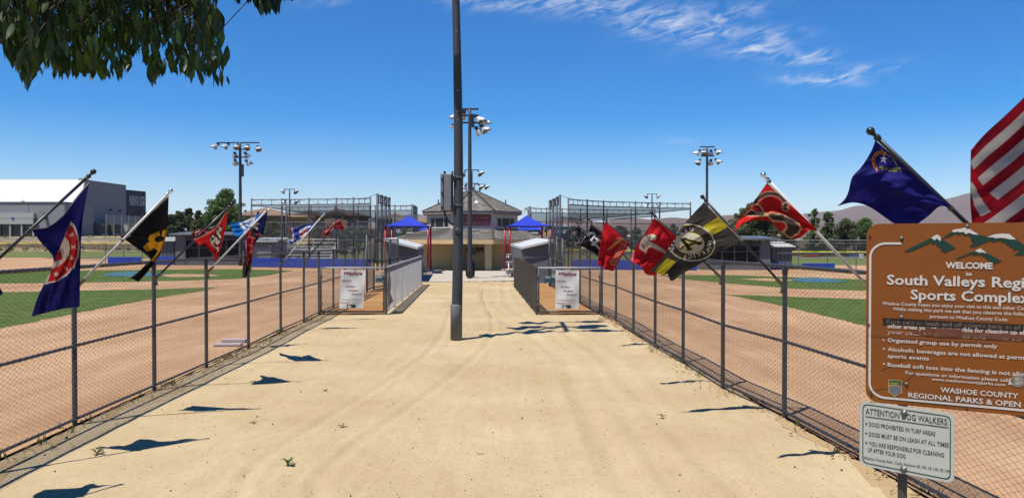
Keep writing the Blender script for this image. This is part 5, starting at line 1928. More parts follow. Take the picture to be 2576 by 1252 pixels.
flag('small blue flag with white and red bands, fifth on the left', fp(7, -1), (815, 538), 18.1,
     [dict(T=c5([(1180, 400), (1080, 490), (900, 530), (780, 570), (672, 580)]), B=c5([(750, 825), (680, 832), (612, 835)]), H=c5([(1180, 400), (1060, 540), (970, 650), (830, 765), (750, 825)]),
           F=c5([(672, 580), (690, 680), (715, 750), (655, 800), (612, 835)]), nu=60, nv=60, off=(0, .2, 0, .1), rip=(.06, 1.5, .2, .6))],
     paint_blue5, False, S(58, 80, 170, K))


def paint_red6(c, part):
    c.fill(part == 0, S(226, 92, 104, K))
    c.line(c5([(1260, 640), (1290, 600), (1330, 570), (1380, 510), (1400, 490)]), 2.4, WHITE)
    c.text('RED', *c5([(1430, 545)])[0], 9, .1, S(236, 140, 130, K))


flag('small red flag wrapped over its black pole, nearest the left gate', fp(8, -1), (862, 548), 20.2,
     [dict(T=c5([(1500, 430), (1400, 475), (1290, 560), (1215, 630), (1193, 705)]), B=c5([(1505, 455), (1420, 530), (1330, 610), (1260, 670), (1200, 712)]), nu=50, nv=20, off=(0, 0, 0, 0), rip=(.03, 1.4, .2, .6)),
      dict(T=c5([(1500, 440), (1535, 510), (1575, 605)]), B=c5([(1240, 690), (1290, 700), (1328, 712)]), H=c5([(1500, 440), (1380, 560), (1240, 690)]), F=c5([(1575, 605), (1450, 592), (1345, 615), (1328, 712)]), nu=50, nv=50, off=(.03, .1, .03, .1), rip=(.05, 1.3, .4, .8))],
     paint_red6, True, S(222, 38, 48, K))

# right side, far to near
cR = cmap(4.174, 2250, 780)


def paint_script(c, part):
    g_ = S(168, 168, 176, K)
    c.line(cR([(180, 530), (160, 560), (200, 600), (170, 640), (200, 660)]), 2.2, g_)
    c.line(cR([(120, 680), (150, 640), (160, 680), (200, 620), (230, 570)]), 2.0, g_)
    c.line(cR([(170, 530), (185, 545), (240, 570)]), 1.6, WHITE)


flag('small dark grey flag with pale script, farthest on the right', fp(8, 1), (1450, 559), 20.2,
     [dict(T=cR([(105, 438), (85, 480), (58, 530)]), B=cR([(250, 572), (210, 650), (160, 722)]), F=cR([(58, 530), (85, 600), (110, 660), (160, 722)]), nu=50, nv=50, off=(0, -.1, 0, .1), rip=(.05, 1.4, .3, .7))],
     paint_script, True, S(74, 72, 82, K))


def paint_squig(c, part):
    c.poly(cR([(248, 615), (290, 545), (320, 575), (300, 640)]), WHITE)
    c.line(cR([(320, 580), (360, 570), (390, 620), (320, 690), (370, 740), (460, 690)]), 5, WHITE)
    c.line(cR([(400, 660), (440, 690), (480, 700)]), 5, WHITE)
    c.line(cR([(340, 760), (410, 770), (440, 820), (470, 830)]), 5, WHITE)


flag('plum-black flag with bold white letters left of the red bat flag', fp(7, 1), (1482, 552), 17.6,
     [dict(T=cR([(320, 415), (280, 540), (230, 640), (170, 725), (143, 782)]), B=cR([(500, 580), (495, 700), (460, 840), (432, 962)]), F=cR([(143, 782), (230, 820), (320, 870), (360, 890), (432, 962)]), nu=64, nv=56, off=(0, -.1, 0, .15), rip=(.06, 1.3, .6, .8))],
     paint_squig, True, S(54, 42, 54, K))


def paint_bat(c, part):
    o_, y_ = S(206, 150, 120, K), S(232, 176, 50, K)
    # outline of the print, bat and mirrored lettering
    c.line(cR([(905, 700), (880, 670), (790, 645), (740, 660), (735, 690), (765, 715)]), 1.3, o_)
    c.poly(cR([(735, 700), (765, 672), (810, 660), (828, 690), (790, 730), (690, 800), (600, 862), (588, 838), (650, 790)]), o_)
    c.poly(cR([(745, 705), (770, 682), (808, 670), (818, 690), (780, 722), (690, 790), (606, 848), (600, 835), (660, 785)]), y_)
    c.poly(cR([(735, 690), (755, 672), (775, 690), (755, 706)]), S(150, 26, 36, K))
    a_ = cR([(770, 880)])[0]
    c.text('Cardinals', a_[0], a_[1], 15, -1.08, o_, True, .95, .07, .15)
    c.text('Cardinals', a_[0], a_[1], 13.5, -1.08, S(168, 24, 36, K), True, 1.0, .02, .15)
    c.line(cR([(880, 690), (900, 740), (860, 810)]), 1.4, o_)


flag('red flag with yellow bat and mirrored outlined lettering on the right', fp(6, 1), (1519, 549), 15.3,
     [dict(T=cR([(565, 388), (525, 480), (490, 620), (470, 780), (445, 960), (425, 1085)]), B=cR([(958, 745), (900, 830), (840, 930), (760, 1070), (687, 1196)]), F=cR([(425, 1085), (500, 1120), (560, 1162), (620, 1185), (687, 1196)]), nu=110, nv=90, off=(0, -.15, 0, .15), rip=(.045, 1.0, .3, .9))],
     paint_bat, True, S(212, 30, 42, K))
c6 = cmap(2.086, 1950, 700)


def paint_w(c, part):
    w = S(232, 216, 196, K)
    c.poly(c6([(1215, 480), (1250, 465), (1275, 470), (1262, 515), (1300, 508), (1322, 490), (1300, 462), (1275, 468), (1268, 520), (1390, 590), (1400, 622), (1280, 570), (1256, 575), (1238, 620), (1180, 575), (1195, 520)]), w)
    c.ell(*c6([(1292, 487)])[0], 9.5, 8, .3, w)
    c.line(c6([(1205, 545), (1225, 580)]), 3.5, S(206, 36, 46, K))
    c.poly(c6([(1105, 660), (1118, 600), (1145, 585), (1130, 690)]), S(240, 130, 150, K))


flag('red flag with white jagged letter behind the black and yellow flag', fp(4, 1), (1639, 535), 11.1,
     [dict(T=c6([(1305, 328), (1240, 440), (1200, 500), (1150, 580), (1105, 660)]), B=c6([(1500, 490), (1460, 600), (1400, 700), (1312, 802)]), F=c6([(1105, 660), (1130, 695), (1190, 722), (1240, 790), (1312, 802)]), nu=90, nv=80, off=(0, -.1, .1, .15), rip=(.05, 1.3, .1, .8))],
     paint_w, True, S(214, 34, 44, K))
cA = cmap(3.478, 2550, 780)


def paint_oak(c, part):
    c.line(cA([(775, 50), (1310, 580)]), 5, S(196, 186, 160, K))
    c.poly(cA([(970, 256), (1102, 386), (885, 518), (755, 388)]), YEL)
    c.poly(cA([(268, 822), (388, 866), (208, 1058), (96, 1002)]), YEL)
    e = lambda k, col: c.ell(*cA([(592, 608)])[0], 62 * k, 46.5 * k, .18, col)
    e(1.0, WHITE); e(.955, YEL); e(.93, S(78, 70, 62, K))
    c.ell(*cA([(575, 615)])[0], 37.5, 27.5, .12, YEL)
    c.ell(*cA([(575, 615)])[0], 36, 26, .12, S(226, 216, 196, K))
    for (ch, x, y, r_) in (('O', 600, 425, .15), ('A', 525, 450, -.3), ('K', 455, 488, -.55), ('L', 408, 545, -.8), ('A', 378, 595, -1.0), ('N', 345, 660, -1.2), ('D', 325, 712, -1.3),
                           ('A', 852, 596, 1.6), ('T', 842, 640, 1.45), ('H', 838, 688, 1.2), ('L', 815, 722, 1.0), ('E', 768, 745, .8), ('T', 705, 772, .6), ('I', 640, 787, .4), ('C', 583, 797, .2), ('S', 512, 805, .05)):
        (q,) = cA([(x, y)])
        ox, oy = x - 590, y - 608
        r_ = .75 * (math.atan2(ox, -oy) if (x < 605 and y < 720 and x != 583) else math.atan2(-ox, oy))
        c.text(ch, q[0], q[1], 9.6, r_, S(236, 228, 216, K), True, 1.1, .035)
    for ex, col in ((2.6, YEL), (0, S(58, 48, 40, K))):
        c.line(cA([(478, 572), (500, 600), (545, 655), (572, 692)]), 9 + ex, col)
        c.line(cA([(505, 552), (560, 578), (640, 592), (728, 618)]), 5 + ex, col)
        c.line(cA([(548, 650), (620, 622), (690, 604)]), 4.2 + ex, col)
        c.line(cA([(545, 704), (580, 700), (606, 690)]), 4 + ex, col)
        c.line(cA([(690, 632), (728, 618), (735, 606)]), 4 + ex, col)
        c.line(cA([(492, 662), (468, 660), (478, 690), (446, 692), (430, 676)]), 2.6 + ex * .5, col)


flag('charcoal flag with yellow bands and a round mirrored emblem on the right', fp(3, 1), (1767, 495), 9.25,
     [dict(T=cA([(775, 52), (600, 240), (450, 420), (330, 620), (170, 850), (10, 1030)]), B=cA([(1308, 582), (1150, 660), (900, 790), (680, 920), (450, 1050), (360, 1122), (312, 1130)]), F=cA([(10, 1030), (100, 1008), (210, 1055), (258, 1018), (312, 1130)]), nu=150, nv=120, off=(0, -.15, 0, .1), rip=(.035, .9, .15, .6))],
     paint_oak, True, S(82, 76, 70, K))
cD = cmap(2.087, 2500, 600)


def paint_snake(c, part):
    t_, k_ = S(222, 182, 140, K), S(84, 66, 60, K)
    red = S(222, 42, 40, K)
    low = [(1068, 508), (1120, 488), (1180, 498), (1232, 512), (1292, 540), (1350, 580), (1374, 622), (1352, 664), (1292, 708), (1262, 706), (1224, 668), (1196, 655), (1238, 618), (1234, 588), (1195, 572), (1130, 572), (1096, 535)]
    c.poly(cD(low), t_)
    c.poly(cD([(1082, 510), (1122, 502), (1180, 514), (1212, 508), (1232, 526), (1290, 556), (1340, 592), (1356, 624), (1338, 656), (1288, 692), (1266, 690), (1230, 660), (1256, 618), (1246, 578), (1198, 558), (1140, 556), (1104, 528)]), k_)
    for w, col in ((12.5, t_), (9.0, k_)):
        c.line(cD([(985, 408), (1030, 365), (1080, 342), (1130, 337), (1185, 352), (1222, 385), (1238, 412)]), w, col)
    rat = [(1200, 420), (1245, 402), (1276, 440), (1256, 450), (1274, 466), (1246, 490), (1206, 472), (1222, 456), (1190, 458), (1216, 436)]
    c.poly(cD(rat), t_)
    c.poly(cD([(1212, 424), (1242, 414), (1264, 438), (1242, 450), (1260, 466), (1242, 480), (1216, 468), (1232, 452), (1206, 452), (1226, 436)]), k_)
    c.poly(cD([(890, 526), (950, 462), (1000, 486), (1060, 490), (1082, 522), (1060, 528)]), t_)
    c.poly(cD([(908, 518), (950, 474), (1000, 497), (1056, 500), (1068, 515), (1050, 519)]), k_)
    c.line(cD([(958, 470), (962, 440), (985, 428), (1010, 425), (1030, 440), (1060, 490), (1095, 520)]), 4.2, t_)
    c.line(cD([(1016, 446), (1032, 476)]), 4, k_)


flag('red flag with dark snaking print flying from a white pole', fp(2, 1), (1920, 440), 7.1,
     [dict(T=cD([(1085, 250), (1000, 370), (900, 500), (842, 565), (815, 652)]), B=cD([(1498, 632), (1430, 642), (1370, 690), (1295, 722)]), F=cD([(815, 652), (870, 600), (960, 560), (1110, 568), (1195, 655), (1295, 722)]), nu=120, nv=100, off=(0, -.12, 0, .12), rip=(.03, 1.2, .35, .9))],
     paint_snake, False, S(222, 42, 40, K))
cN = cmap(1.9267, 3200, 350)


def paint_nevada(c, part):
    gd, gr = S(232, 150, 40, K), S(96, 120, 60, K)
    c.line(cN([(478, 388), (1065, 905)]), 3.5, S(120, 110, 90, K))
    c.line(cN([(470, 590), (458, 540), (475, 500), (510, 482), (545, 490)]), 8, gd)
    c.line(cN([(480, 585), (486, 618)]), 5, gd)
    c.line(cN([(520, 455), (530, 470), (550, 495), (600, 515)]), 3, S(206, 120, 60, K))
    q = cN([(503, 488)])[0]
    for (ch, x, y, r_) in (('N', 462, 545, -1.2), ('E', 467, 522, -1.0), ('V', 480, 503, -.7), ('A', 498, 490, -.35), ('D', 516, 484, -.1), ('A', 533, 486, .25)):
        q = cN([(x, y)])[0]
        c.text(ch, q[0], q[1], 5, r_, S(60, 40, 60, K), True)
    q = cN([(536, 534)])[0]
    c.poly([(q[0] + (10.5 if k % 2 == 0 else 4.2) * math.sin(k * math.pi / 5 + .1), q[1] - (10.5 if k % 2 == 0 else 4.2) * math.cos(k * math.pi / 5 + .1)) for k in range(10)], S(232, 232, 240, K))
    rs = random.Random(5)
    for _ in range(26):
        f = rs.random()
        x, y = 500 + 170 * f, 600 + 20 * f + rs.uniform(-14, 14)
        q = cN([(x, y)])[0]
        c.ell(q[0], q[1], 3.6, 1.6, rs.uniform(-.8, .8), gr if rs.random() < .7 else S(190, 170, 80, K))
        x, y = 600 + 75 * f, 525 + 110 * f + rs.uniform(-12, 12)
        q = cN([(x, y)])[0]
        c.ell(q[0], q[1], 3.6, 1.6, rs.uniform(.2, 1.4), gr if rs.random() < .8 else S(190, 170, 80, K))


flag('royal blue state flag with star and gold ribbon above the brown sign', fp(1, 1, 1.72), (2190, 330), 5.0,
     [dict(T=cN([(476, 390), (440, 480), (370, 590), (300, 670), (270, 780), (240, 840), (185, 890)]), B=cN([(1062, 906), (965, 892), (880, 962), (800, 1022), (740, 1085)]), F=cN([(185, 890), (310, 862), (440, 900), (600, 1010), (740, 1085)]), nu=130, nv=110, off=(0, .05, 0, .15), rip=(.03, 1.1, .1, .5))],
     paint_nevada, True, S(46, 44, 136, K))


def paint_us(c, part):
    P = c.P
    n = c.P.shape[0]
    # stripes run with the cloth, from the hoist out to the fly
    idx = np.arange(220 * 182)
    v = (idx % 182 + .5) / 182
    u = (idx // 182 + .5) / 220
    st = np.floor(v * 13).astype(int)
    col = np.where((st % 2 == 0)[:, None], np.array(S(176, 26, 48, K)[:3]), np.array(S(224, 220, 214, K)[:3]))
    canton = (u < .40) & (v < 7 / 13)
    col[canton] = S(44, 58, 110, K)[:3]
    for r_ in range(9):
        for q in range(6 if r_ % 2 == 0 else 5):
            su = .40 * ((q + .5 + (0 if r_ % 2 == 0 else .5)) / 6)
            sv = 7 / 13 * (r_ + .5) / 9
            col[(np.abs(u - su) * 1.5 + np.abs(v - sv) * 1.2 < .022)] = S(224, 222, 220, K)[:3]
    c.c[part == 0] = col
    # the fly corner turned back on itself shows the reverse
    c.poly(cN([(1195, 560), (1260, 690), (1340, 790), (1450, 880), (1352, 934), (1290, 850), (1230, 740), (1195, 690)]), S(196, 30, 50, K))
    c.poly(cN([(1195, 700), (1230, 750), (1290, 850), (1352, 932), (1275, 968), (1235, 900), (1205, 810)]), S(228, 222, 214, K))
    c.poly(cN([(1190, 800), (1235, 905), (1275, 970), (1240, 1000), (1190, 1010)]), S(176, 26, 48, K))


us_tip = (2790, 20)
flag('striped national flag with folded fly at the right picture edge', (3.70, 4.35, 1.75), us_tip, 4.95,
     [dict(T=[(2795, 42), (2690, 135), (2600, 222), (2535, 285), (2480, 335), (2442, 378)], B=[(2960, 330), (2860, 445), (2740, 560), (2640, 650), (2540, 720), (2480, 740)], F=[(2442, 378), (2441, 450), (2442, 530), (2455, 620), (2480, 740)], nu=220, nv=182, off=(-.3, .0, .42, .72), rip=(.075, 1.5, .25, .35))],
     paint_us, True, RED)

# ------------------------------------------------------------------ park sign, dog sign and their post
M_BROWN = mat('brown_sign_face', S(151, 84, 18, .88), .5, var=.09, vscale=2.2, spec=.35)
M_SWHITE = mat('sign_white', S(236, 230, 222, .84), .6)
M_SGREEN = mat('sign_green', S(14, 64, 50, .85), .5)
M_ALUB = mat('sign_aluminium', S(150, 152, 152, .7), .45, .5)
SL = D(2180, 563, 4.70)
sdir = Vector((.873, -.487, 0)).normalized()
snrm = Vector((-sdir.y, sdir.x, 0)) * -1
if snrm.dot(CAMP - SL) < 0:
    snrm = -snrm
SW, SH = 1.08, 1.086


class Face:
    """flat sign face: s to the right, t downwards from the top-left corner"""

    def __init__(self, o, d, n):
        self.o, self.d, self.n = o, d, n

    def P(self, s, t, off=0.0):
        return self.o + self.d * s - Vector((0, 0, t)) + self.n * off

    def st(self, x, y):
        h = plane_hit(x, y, self.o, self.n)
        return ((h - self.o).dot(self.d), self.o.z - h.z)

    def text(self, body, x, y, cap, parent, m, right=None, width=None, bold=.012, shear=0., off=.0035, center=None, spacing=1.0):
        """left end of the baseline at (x, y); cap height measured there"""
        s0, t0 = self.st(x, y)
        _, t1 = self.st(x, y - cap)
        h = t0 - t1
        v, tr = text_tris(body, bold, shear, spacing)
        w = v[:, 0].max()
        if right is not None:
            sc = (self.st(right, y)[0] - s0) / w
        elif center is not None:
            sc = 2 * (center - s0) / w
        else:
            sc = h * (width or 1.0)
        mb = MB()
        mb.add([self.P(s0 + p[0] * sc, t0 - p[1] * h, off) for p in v], [tuple(q) for q in tr])
        return mb.build('lettering', m, parent)

    def poly(self, pts, parent, m, name, off=.003, thick=.0):
        mb = MB()
        q = [self.P(*self.st(x, y), off) for (x, y) in pts]
        mb.poly(q) if not thick else mb.prism(q, self.n * thick)
        return mb.build(name, m, parent)


def rounded(w, h, r, n=7, x0=0, y0=0):
    pts = []
    for (cx, cy, a0) in ((w - r, r, -90), (w - r, h - r, 0), (r, h - r, 90), (r, r, 180)):
        for k in range(n + 1):
            a = R(a0 + 90 * k / n)
            pts.append((x0 + cx + r * math.cos(a), y0 + cy + r * math.sin(a)))
    return pts


def board_panel(face, w, h, r, m, parent, thick=.004):
    mb = MB()
    mb.prism([face.P(s, t, -thick) for (s, t) in rounded(w, h, r)], face.n * thick)
    return mb.build('panel', m, parent)


BF = Face(SL, sdir, snrm)
psx, _ = BF.st(2272, 800)
sign = thing('park_sign', 'large brown park rules sign with white lettering and green mountains', 'sign', BF.P(SW / 2, SH))
panel = board_panel(BF, SW, SH, .075, M_BROWN, sign)
# white keyline, open at the top where the mountains stand
il, it = BF.st(2189.5, 612)
ib = SH - .034
rad = .085
outer = [(.19, it)]
for k in range(9):
    a = R(90 + 90 * k / 8)
    outer.append((il + rad + rad * math.cos(a), it + rad - rad * math.sin(a)))
for k in range(9):
    a = R(180 + 90 * k / 8)
    outer.append((il + rad + rad * math.cos(a), ib - rad - rad * math.sin(a)))
outer += [(SW - il - rad, ib)]
for k in range(9):
    a = R(270 + 90 * k / 8)
    outer.append((SW - il - rad + rad * math.cos(a), ib - rad - rad * math.sin(a)))
for k in range(9):
    a = R(90 * k / 8)
    outer.append((SW - il - rad + rad * math.cos(a), it + rad - rad * math.sin(a)))
outer.append((SW - .19, it))
mb = MB()
w_ = .0065
for i, (s, t) in enumerate(outer):
    a, c = outer[max(0, i - 1)], outer[min(len(outer) - 1, i + 1)]
    tx, ty = c[0] - a[0], c[1] - a[1]
    L = math.hypot(tx, ty)
    mb.v.append(tuple(BF.P(s - ty / L * w_, t + tx / L * w_, .003)))
    mb.v.append(tuple(BF.P(s + ty / L * w_, t - tx / L * w_, .003)))
mb.f += [(2 * i, 2 * i + 1, 2 * i + 3, 2 * i + 2) for i in range(len(outer) - 1)]
mb.build('keyline', M_SWHITE, panel)
cS = cmap(2.845, 3380, 860)
GREENS = [[(508, 366), (820, 215), (880, 178), (920, 235), (960, 240), (1088, 330), (1035, 352), (985, 372), (950, 390), (965, 360), (915, 362), (940, 335), (905, 318), (870, 300), (865, 270), (830, 290), (815, 265), (760, 290), (640, 345), (560, 370)],
          [(925, 232), (1050, 140), (1200, 105), (1350, 180), (1450, 205), (1560, 175), (1700, 180), (1855, 300), (1960, 360), (1960, 420), (1855, 405), (1735, 410), (1800, 370), (1790, 345), (1730, 350), (1735, 325), (1690, 320), (1690, 295), (1650, 290), (1640, 262), (1610, 268), (1590, 245), (1500, 262), (1480, 245), (1400, 275), (1300, 315), (1240, 320), (1290, 270), (1255, 240), (1265, 215), (1225, 185), (1180, 190), (1160, 160), (1130, 180), (1080, 165), (1040, 190)],
          [(1082, 450), (1250, 385), (1310, 360), (1360, 335), (1440, 388), (1605, 475), (1520, 508), (1500, 485), (1430, 450), (1410, 425), (1370, 405), (1290, 408), (1265, 395), (1110, 455)]]
WHITES = [[(815, 215), (880, 176), (922, 205), (922, 255), (900, 240), (876, 220), (856, 245)],
          [(1042, 145), (1070, 122), (1160, 112), (1200, 100), (1240, 115), (1352, 182), (1290, 178), (1240, 160), (1200, 175), (1180, 148), (1140, 155), (1110, 145), (1080, 155)],
          [(1440, 208), (1520, 178), (1600, 168), (1690, 172), (1765, 234), (1690, 232), (1640, 220), (1580, 215), (1540, 222), (1510, 210)],
          [(1300, 366), (1362, 332), (1440, 388), (1390, 378), (1350, 382), (1335, 372)]]
for pts in GREENS:
    BF.poly(cS(pts), panel, M_SGREEN, 'mountain_green', .0028)
for pts in WHITES:
    BF.poly(cS(pts), panel, M_SWHITE, 'mountain_snow', .0034)
cen = SW / 2
cT = cmap(2.982, 3380, 1200)
LN = [('WELCOME', 2378.5, 674, 15.5, 2497, .04), ('to', 2429, 692.5, 10, 2445, .03), ('Washoe County hopes you enjoy your visit to this and other County Parks.', 2220, 766, 8.6, None, .01),
      ('While visiting this park we ask that you observe the following rules', 2246, 780, 8.6, None, .01), ('pursuant to Washoe County Code:', 2339, 798.5, 8.4, 2536, .01),
      ('Organized group use by permit only', 2233, 859, 10, 2509, .015), ('Alcoholic beverages are not allowed at permitted', 2233, 882, 10, None, .015), ('sports events', 2233, 898.5, 10, 2337, .015),
      ('Baseball soft toss into the fencing is not allowed', 2233, 920.5, 10, None, .015), ('For questions or information please call 823-6500', 2278, 940, 8.6, None, .01),
      ('www.washoecountyparks.com', 2344, 955.5, 7.6, 2529, .01), ('WASHOE COUNTY', 2366, 985, 13, 2562, .02), ('REGIONAL PARKS & OPEN SPACE', 2285, 998, 13, None, .02)]
W_FIT = {'Washoe County hopes you enjoy your visit to this and other County Parks.': ('Washoe County hopes you enjoy your visit to this and other Co', 2576),
         'While visiting this park we ask that you observe the following rules': ('While visiting this park we ask that you observe the follo', 2576),
         'Alcoholic beverages are not allowed at permitted': ('Alcoholic beverages are not allowed at perm', 2576),
         'Baseball soft toss into the fencing is not allowed': ('Baseball soft toss into the fencing is not allo', 2576),
         'For questions or information please call 823-6500': ('For questions or information please call', 2536.6),
         'REGIONAL PARKS & OPEN SPACE': ('REGIONAL PARKS & OPEN', 2568)}
for (body, x, y, cap, right, bold) in LN:
    if right is None:
        part_, rx = W_FIT[body]
        wp_ = text_tris(part_, bold)[0][:, 0].max()
        s0 = BF.st(x, y)[0]
        sc = (BF.st(rx, y)[0] - s0) / wp_
        s0_, t0_ = BF.st(x, y)
        h_ = t0_ - BF.st(x, y - cap)[1]
        v_, tr_2 = text_tris(body if body.split()[0] not in ('For', 'Washoe', 'While') else part_, bold)
        mb = MB(); mb.add([BF.P(s0_ + p[0] * sc, t0_ - p[1] * h_, .0035) for p in v_ ], [tuple(q) for q in tr_2])
        mb.build('lettering', M_SWHITE, panel)
    else:
        BF.text(body, x, y, cap, panel, M_SWHITE, right=right, bold=bold)
BF.text('South Valleys Regional', 2231, 714.5, 25, panel, M_SWHITE, center=cen, bold=.022)
BF.text('Sports Complex', 2291, 751.6, 25, panel, M_SWHITE, center=cen, bold=.022)
for (x, y) in ((2222.5, 854.5), (2223.5, 876.5), (2223.5, 914.5)):
    s, t = BF.st(x, y)
    mb = MB(); mb.poly([BF.P(s + .0055 * math.cos(a), t + .0055 * math.sin(a), .0035) for a in np.linspace(0, 2 * math.pi, 10)[:-1]]); mb.build('bullet', M_SWHITE, panel)
# weathered tape strips over the first rule
M_TAPEB = mat('black_tape', S(38, 26, 16, .8), .5, var=.4, vscale=20)
M_TAPER = mat('red_brown_tape', S(128, 66, 44, .85), .55, var=.18, vscale=18)
s0, t0 = BF.st(2221, 799)
s1, t1 = BF.st(2221, 816)
mb = MB(); e = [(s0, t0), (SW - .05, t0 + .004), (SW - .05, t1 + .002), (s0, t1)]
mb.poly([BF.P(a, c, .0026) for (a, c) in e]); tape = mb.build('tape_strip', M_TAPEB, panel)
BF.text('Keep pets on leash and off athletic fields at all times, in', 2230, 812.5, 10.5, panel, mat('faded_print', S(150, 128, 110, .8), .7, col2=S(60, 48, 40), vscale=45), right=2640, bold=.02, off=.0032)
s2, t2 = BF.st(2306, 824)
BF.text('other areas you are responsible for cleaning up after', 2232.5, 824, 10.5, panel, M_SWHITE, right=2600, bold=.02)
BF.text('your pets. visitor stands and snack bar', 2232, 838.5, 10.5, panel, mat('worn_white', S(222, 212, 200, .9), .7, col2=S(150, 96, 66), vscale=30), right=2576, bold=.02)
prev = None
for k, (xa, xb, ya, yb_) in enumerate(((2294, 2326, 831, 842), (2327, 2355, 822, 845), (2356, 2422, 822, 848), (2423, 2478, 834, 850), (2479, 2521, 836, 853), (2522, 2566, 838, 855), (2567, 2600, 840, 857))):
    a, c = BF.st(xa, ya), BF.st(xb, yb_)
    mb = MB(); j = .004 * ((k * 37) % 5 - 2) / 2
    mb.poly([BF.P(a[0], a[1] + j, .0042), BF.P(c[0] - .003, a[1] + .006, .0042), BF.P(c[0] - .003, c[1], .0042), BF.P(a[0], c[1] + j, .0042)]); mb.build('tape_patch', M_TAPER, panel)
BF.text('s, visitor stands and snack bar', 2336, 840, 8, panel, MATS['faded_print'], right=2575, bold=.015, off=.0048)
for (x, y, r_) in ((2268, 599, .011), (2268, 797, .012), (2268, 984, .0), (2280, 964.5, .011), (2433, 568.5, .009), (2188.5, 594, .007), (2186, 816, .006), (2192, 990, .006), (2432, 1028, .006)):
    if not r_:
        continue
    s, t = BF.st(x, y)
    mb = MB(); mb.lathe([(r_, 0), (r_, .004), (r_ * .6, .008), (.001, .009)], BF.P(s, t, .001), BF.n, 12); mb.build('bolt', M_ALUB if r_ > .008 else M_BLACK, panel, smooth=True)
shield = BF.poly(cT([(352, 872), (505, 880), (512, 1030), (425, 1078), (348, 1020)]), panel, mat('sticker_edge', S(206, 170, 90, .9), .5), 'badge', .003)
BF.poly(cT([(358, 880), (500, 886), (502, 940), (360, 930)]), shield, mat('badge_green', S(44, 92, 66, .9), .5, var=.3, vscale=40), 'badge_top', .0038)
BF.poly(cT([(360, 945), (500, 950), (502, 1022), (425, 1062), (358, 1012)]), shield, mat('badge_grey', S(118, 118, 126, .9), .5, var=.15, vscale=20), 'badge_field', .0038)
BF.text('COUNTY', *cT([(372, 925)])[0], 4.5, shield, mat('badge_yellow', S(214, 190, 80), .5), right=cT([(470, 0)])[0][0], bold=.02, off=.0045)
s, t = BF.st(2560, 958)
mb = MB(); mb.lathe([(.034, 0), (.034, .002)], BF.P(s, t, .001), BF.n, 24); seal = mb.build('seal', mat('seal_grey', S(150, 136, 124, .9), .5, var=.2, vscale=40), panel)
mb = MB(); mb.lathe([(.022, 0), (.022, .001)], BF.P(s, t, .003), BF.n, 20); mb.build('seal_face', mat('seal_dark', S(96, 80, 68, .9), .5, col2=S(206, 196, 186), vscale=45), seal)
BF.poly([(2541, 950), (2551, 950), (2548, 967), (2536, 966)], panel, M_SWHITE, 'sticker_scrap', .003)
# scratches that break the clear film
M_SCR = mat('scratch', S(78, 44, 18, .8), .7)
for pts in ([(2215, 930), (2262, 908), (2300, 880), (2322, 865)], [(2240, 996), (2275, 960), (2300, 940)], [(2180, 985), (2230, 975), (2262, 990)], [(2300, 868), (2306, 900), (2308, 925)], [(2178, 842), (2320, 852), (2500, 862)]):
    q = [BF.P(*BF.st(x, y), .003) for (x, y) in pts]
    mb = MB(); mb.tube([tuple(p) for p in resample([tuple(p) for p in q], 14)], .0009, 4); mb.build('scratch', M_SCR, panel)

# small dog sign on the same post
DL = D(2163, 1006, 4.74)
DR = D(2401, 1043, 4.372)
ddir = Vector((DR.x - DL.x, DR.y - DL.y, 0))
DW = ddir.length
ddir.normalize()
dn_ = Vector((ddir.y, -ddir.x, 0))
if dn_.dot(CAMP - DL) < 0:
    dn_ = -dn_
DF = Face(DL, ddir, dn_)
DH = .400
M_DOG = mat('dog_sign_face', S(214, 218, 208, .84), .55, var=.04, vscale=6)
M_DPRINT = mat('dog_sign_print', S(46, 60, 58, .8), .6, col2=S(84, 96, 94), vscale=40)
dsign = thing('dog_sign', 'small pale dog walkers sign with green border below the brown sign', 'sign', DF.P(DW / 2, DH))
dpan = board_panel(DF, DW, DH, .04, M_DOG, dsign)
ring = [rounded(DW - .034, DH - .034, .03, 7, .017, .017), rounded(DW - .045, DH - .045, .027, 7, .0225, .0225)]
mb = MB()
n = len(ring[0])
mb.add([DF.P(s, t, .0015) for (s, t) in ring[0]] + [DF.P(s, t, .0015) for (s, t) in ring[1]], [(i, (i + 1) % n, n + (i + 1) % n, n + i) for i in range(n)])
mb.build('green_border', mat('border_green', S(34, 96, 78, .85), .5, col2=S(48, 60, 56), vscale=9), dpan)


def dtext(body, l, r_, cap, bold=.02):
    (xl, yl), (xr, yr) = cmap(3.1295, 3360, 1560)([l, r_])
    s0, t0 = DF.st(xl, yl)
    s1, t1 = DF.st(xr, yr)
    v, tr = text_tris(body, bold)
    w = v[:, 0].max()
    tb = (t0 + t1) / 2
    mb = MB(); mb.add([DF.P(s0 + p[0] / w * (s1 - s0), t0 + (t1 - t0) * p[0] / w - p[1] * cap, .002) for p in v], [tuple(q) for q in tr])
    return mb.build('lettering', M_DPRINT, dpan)


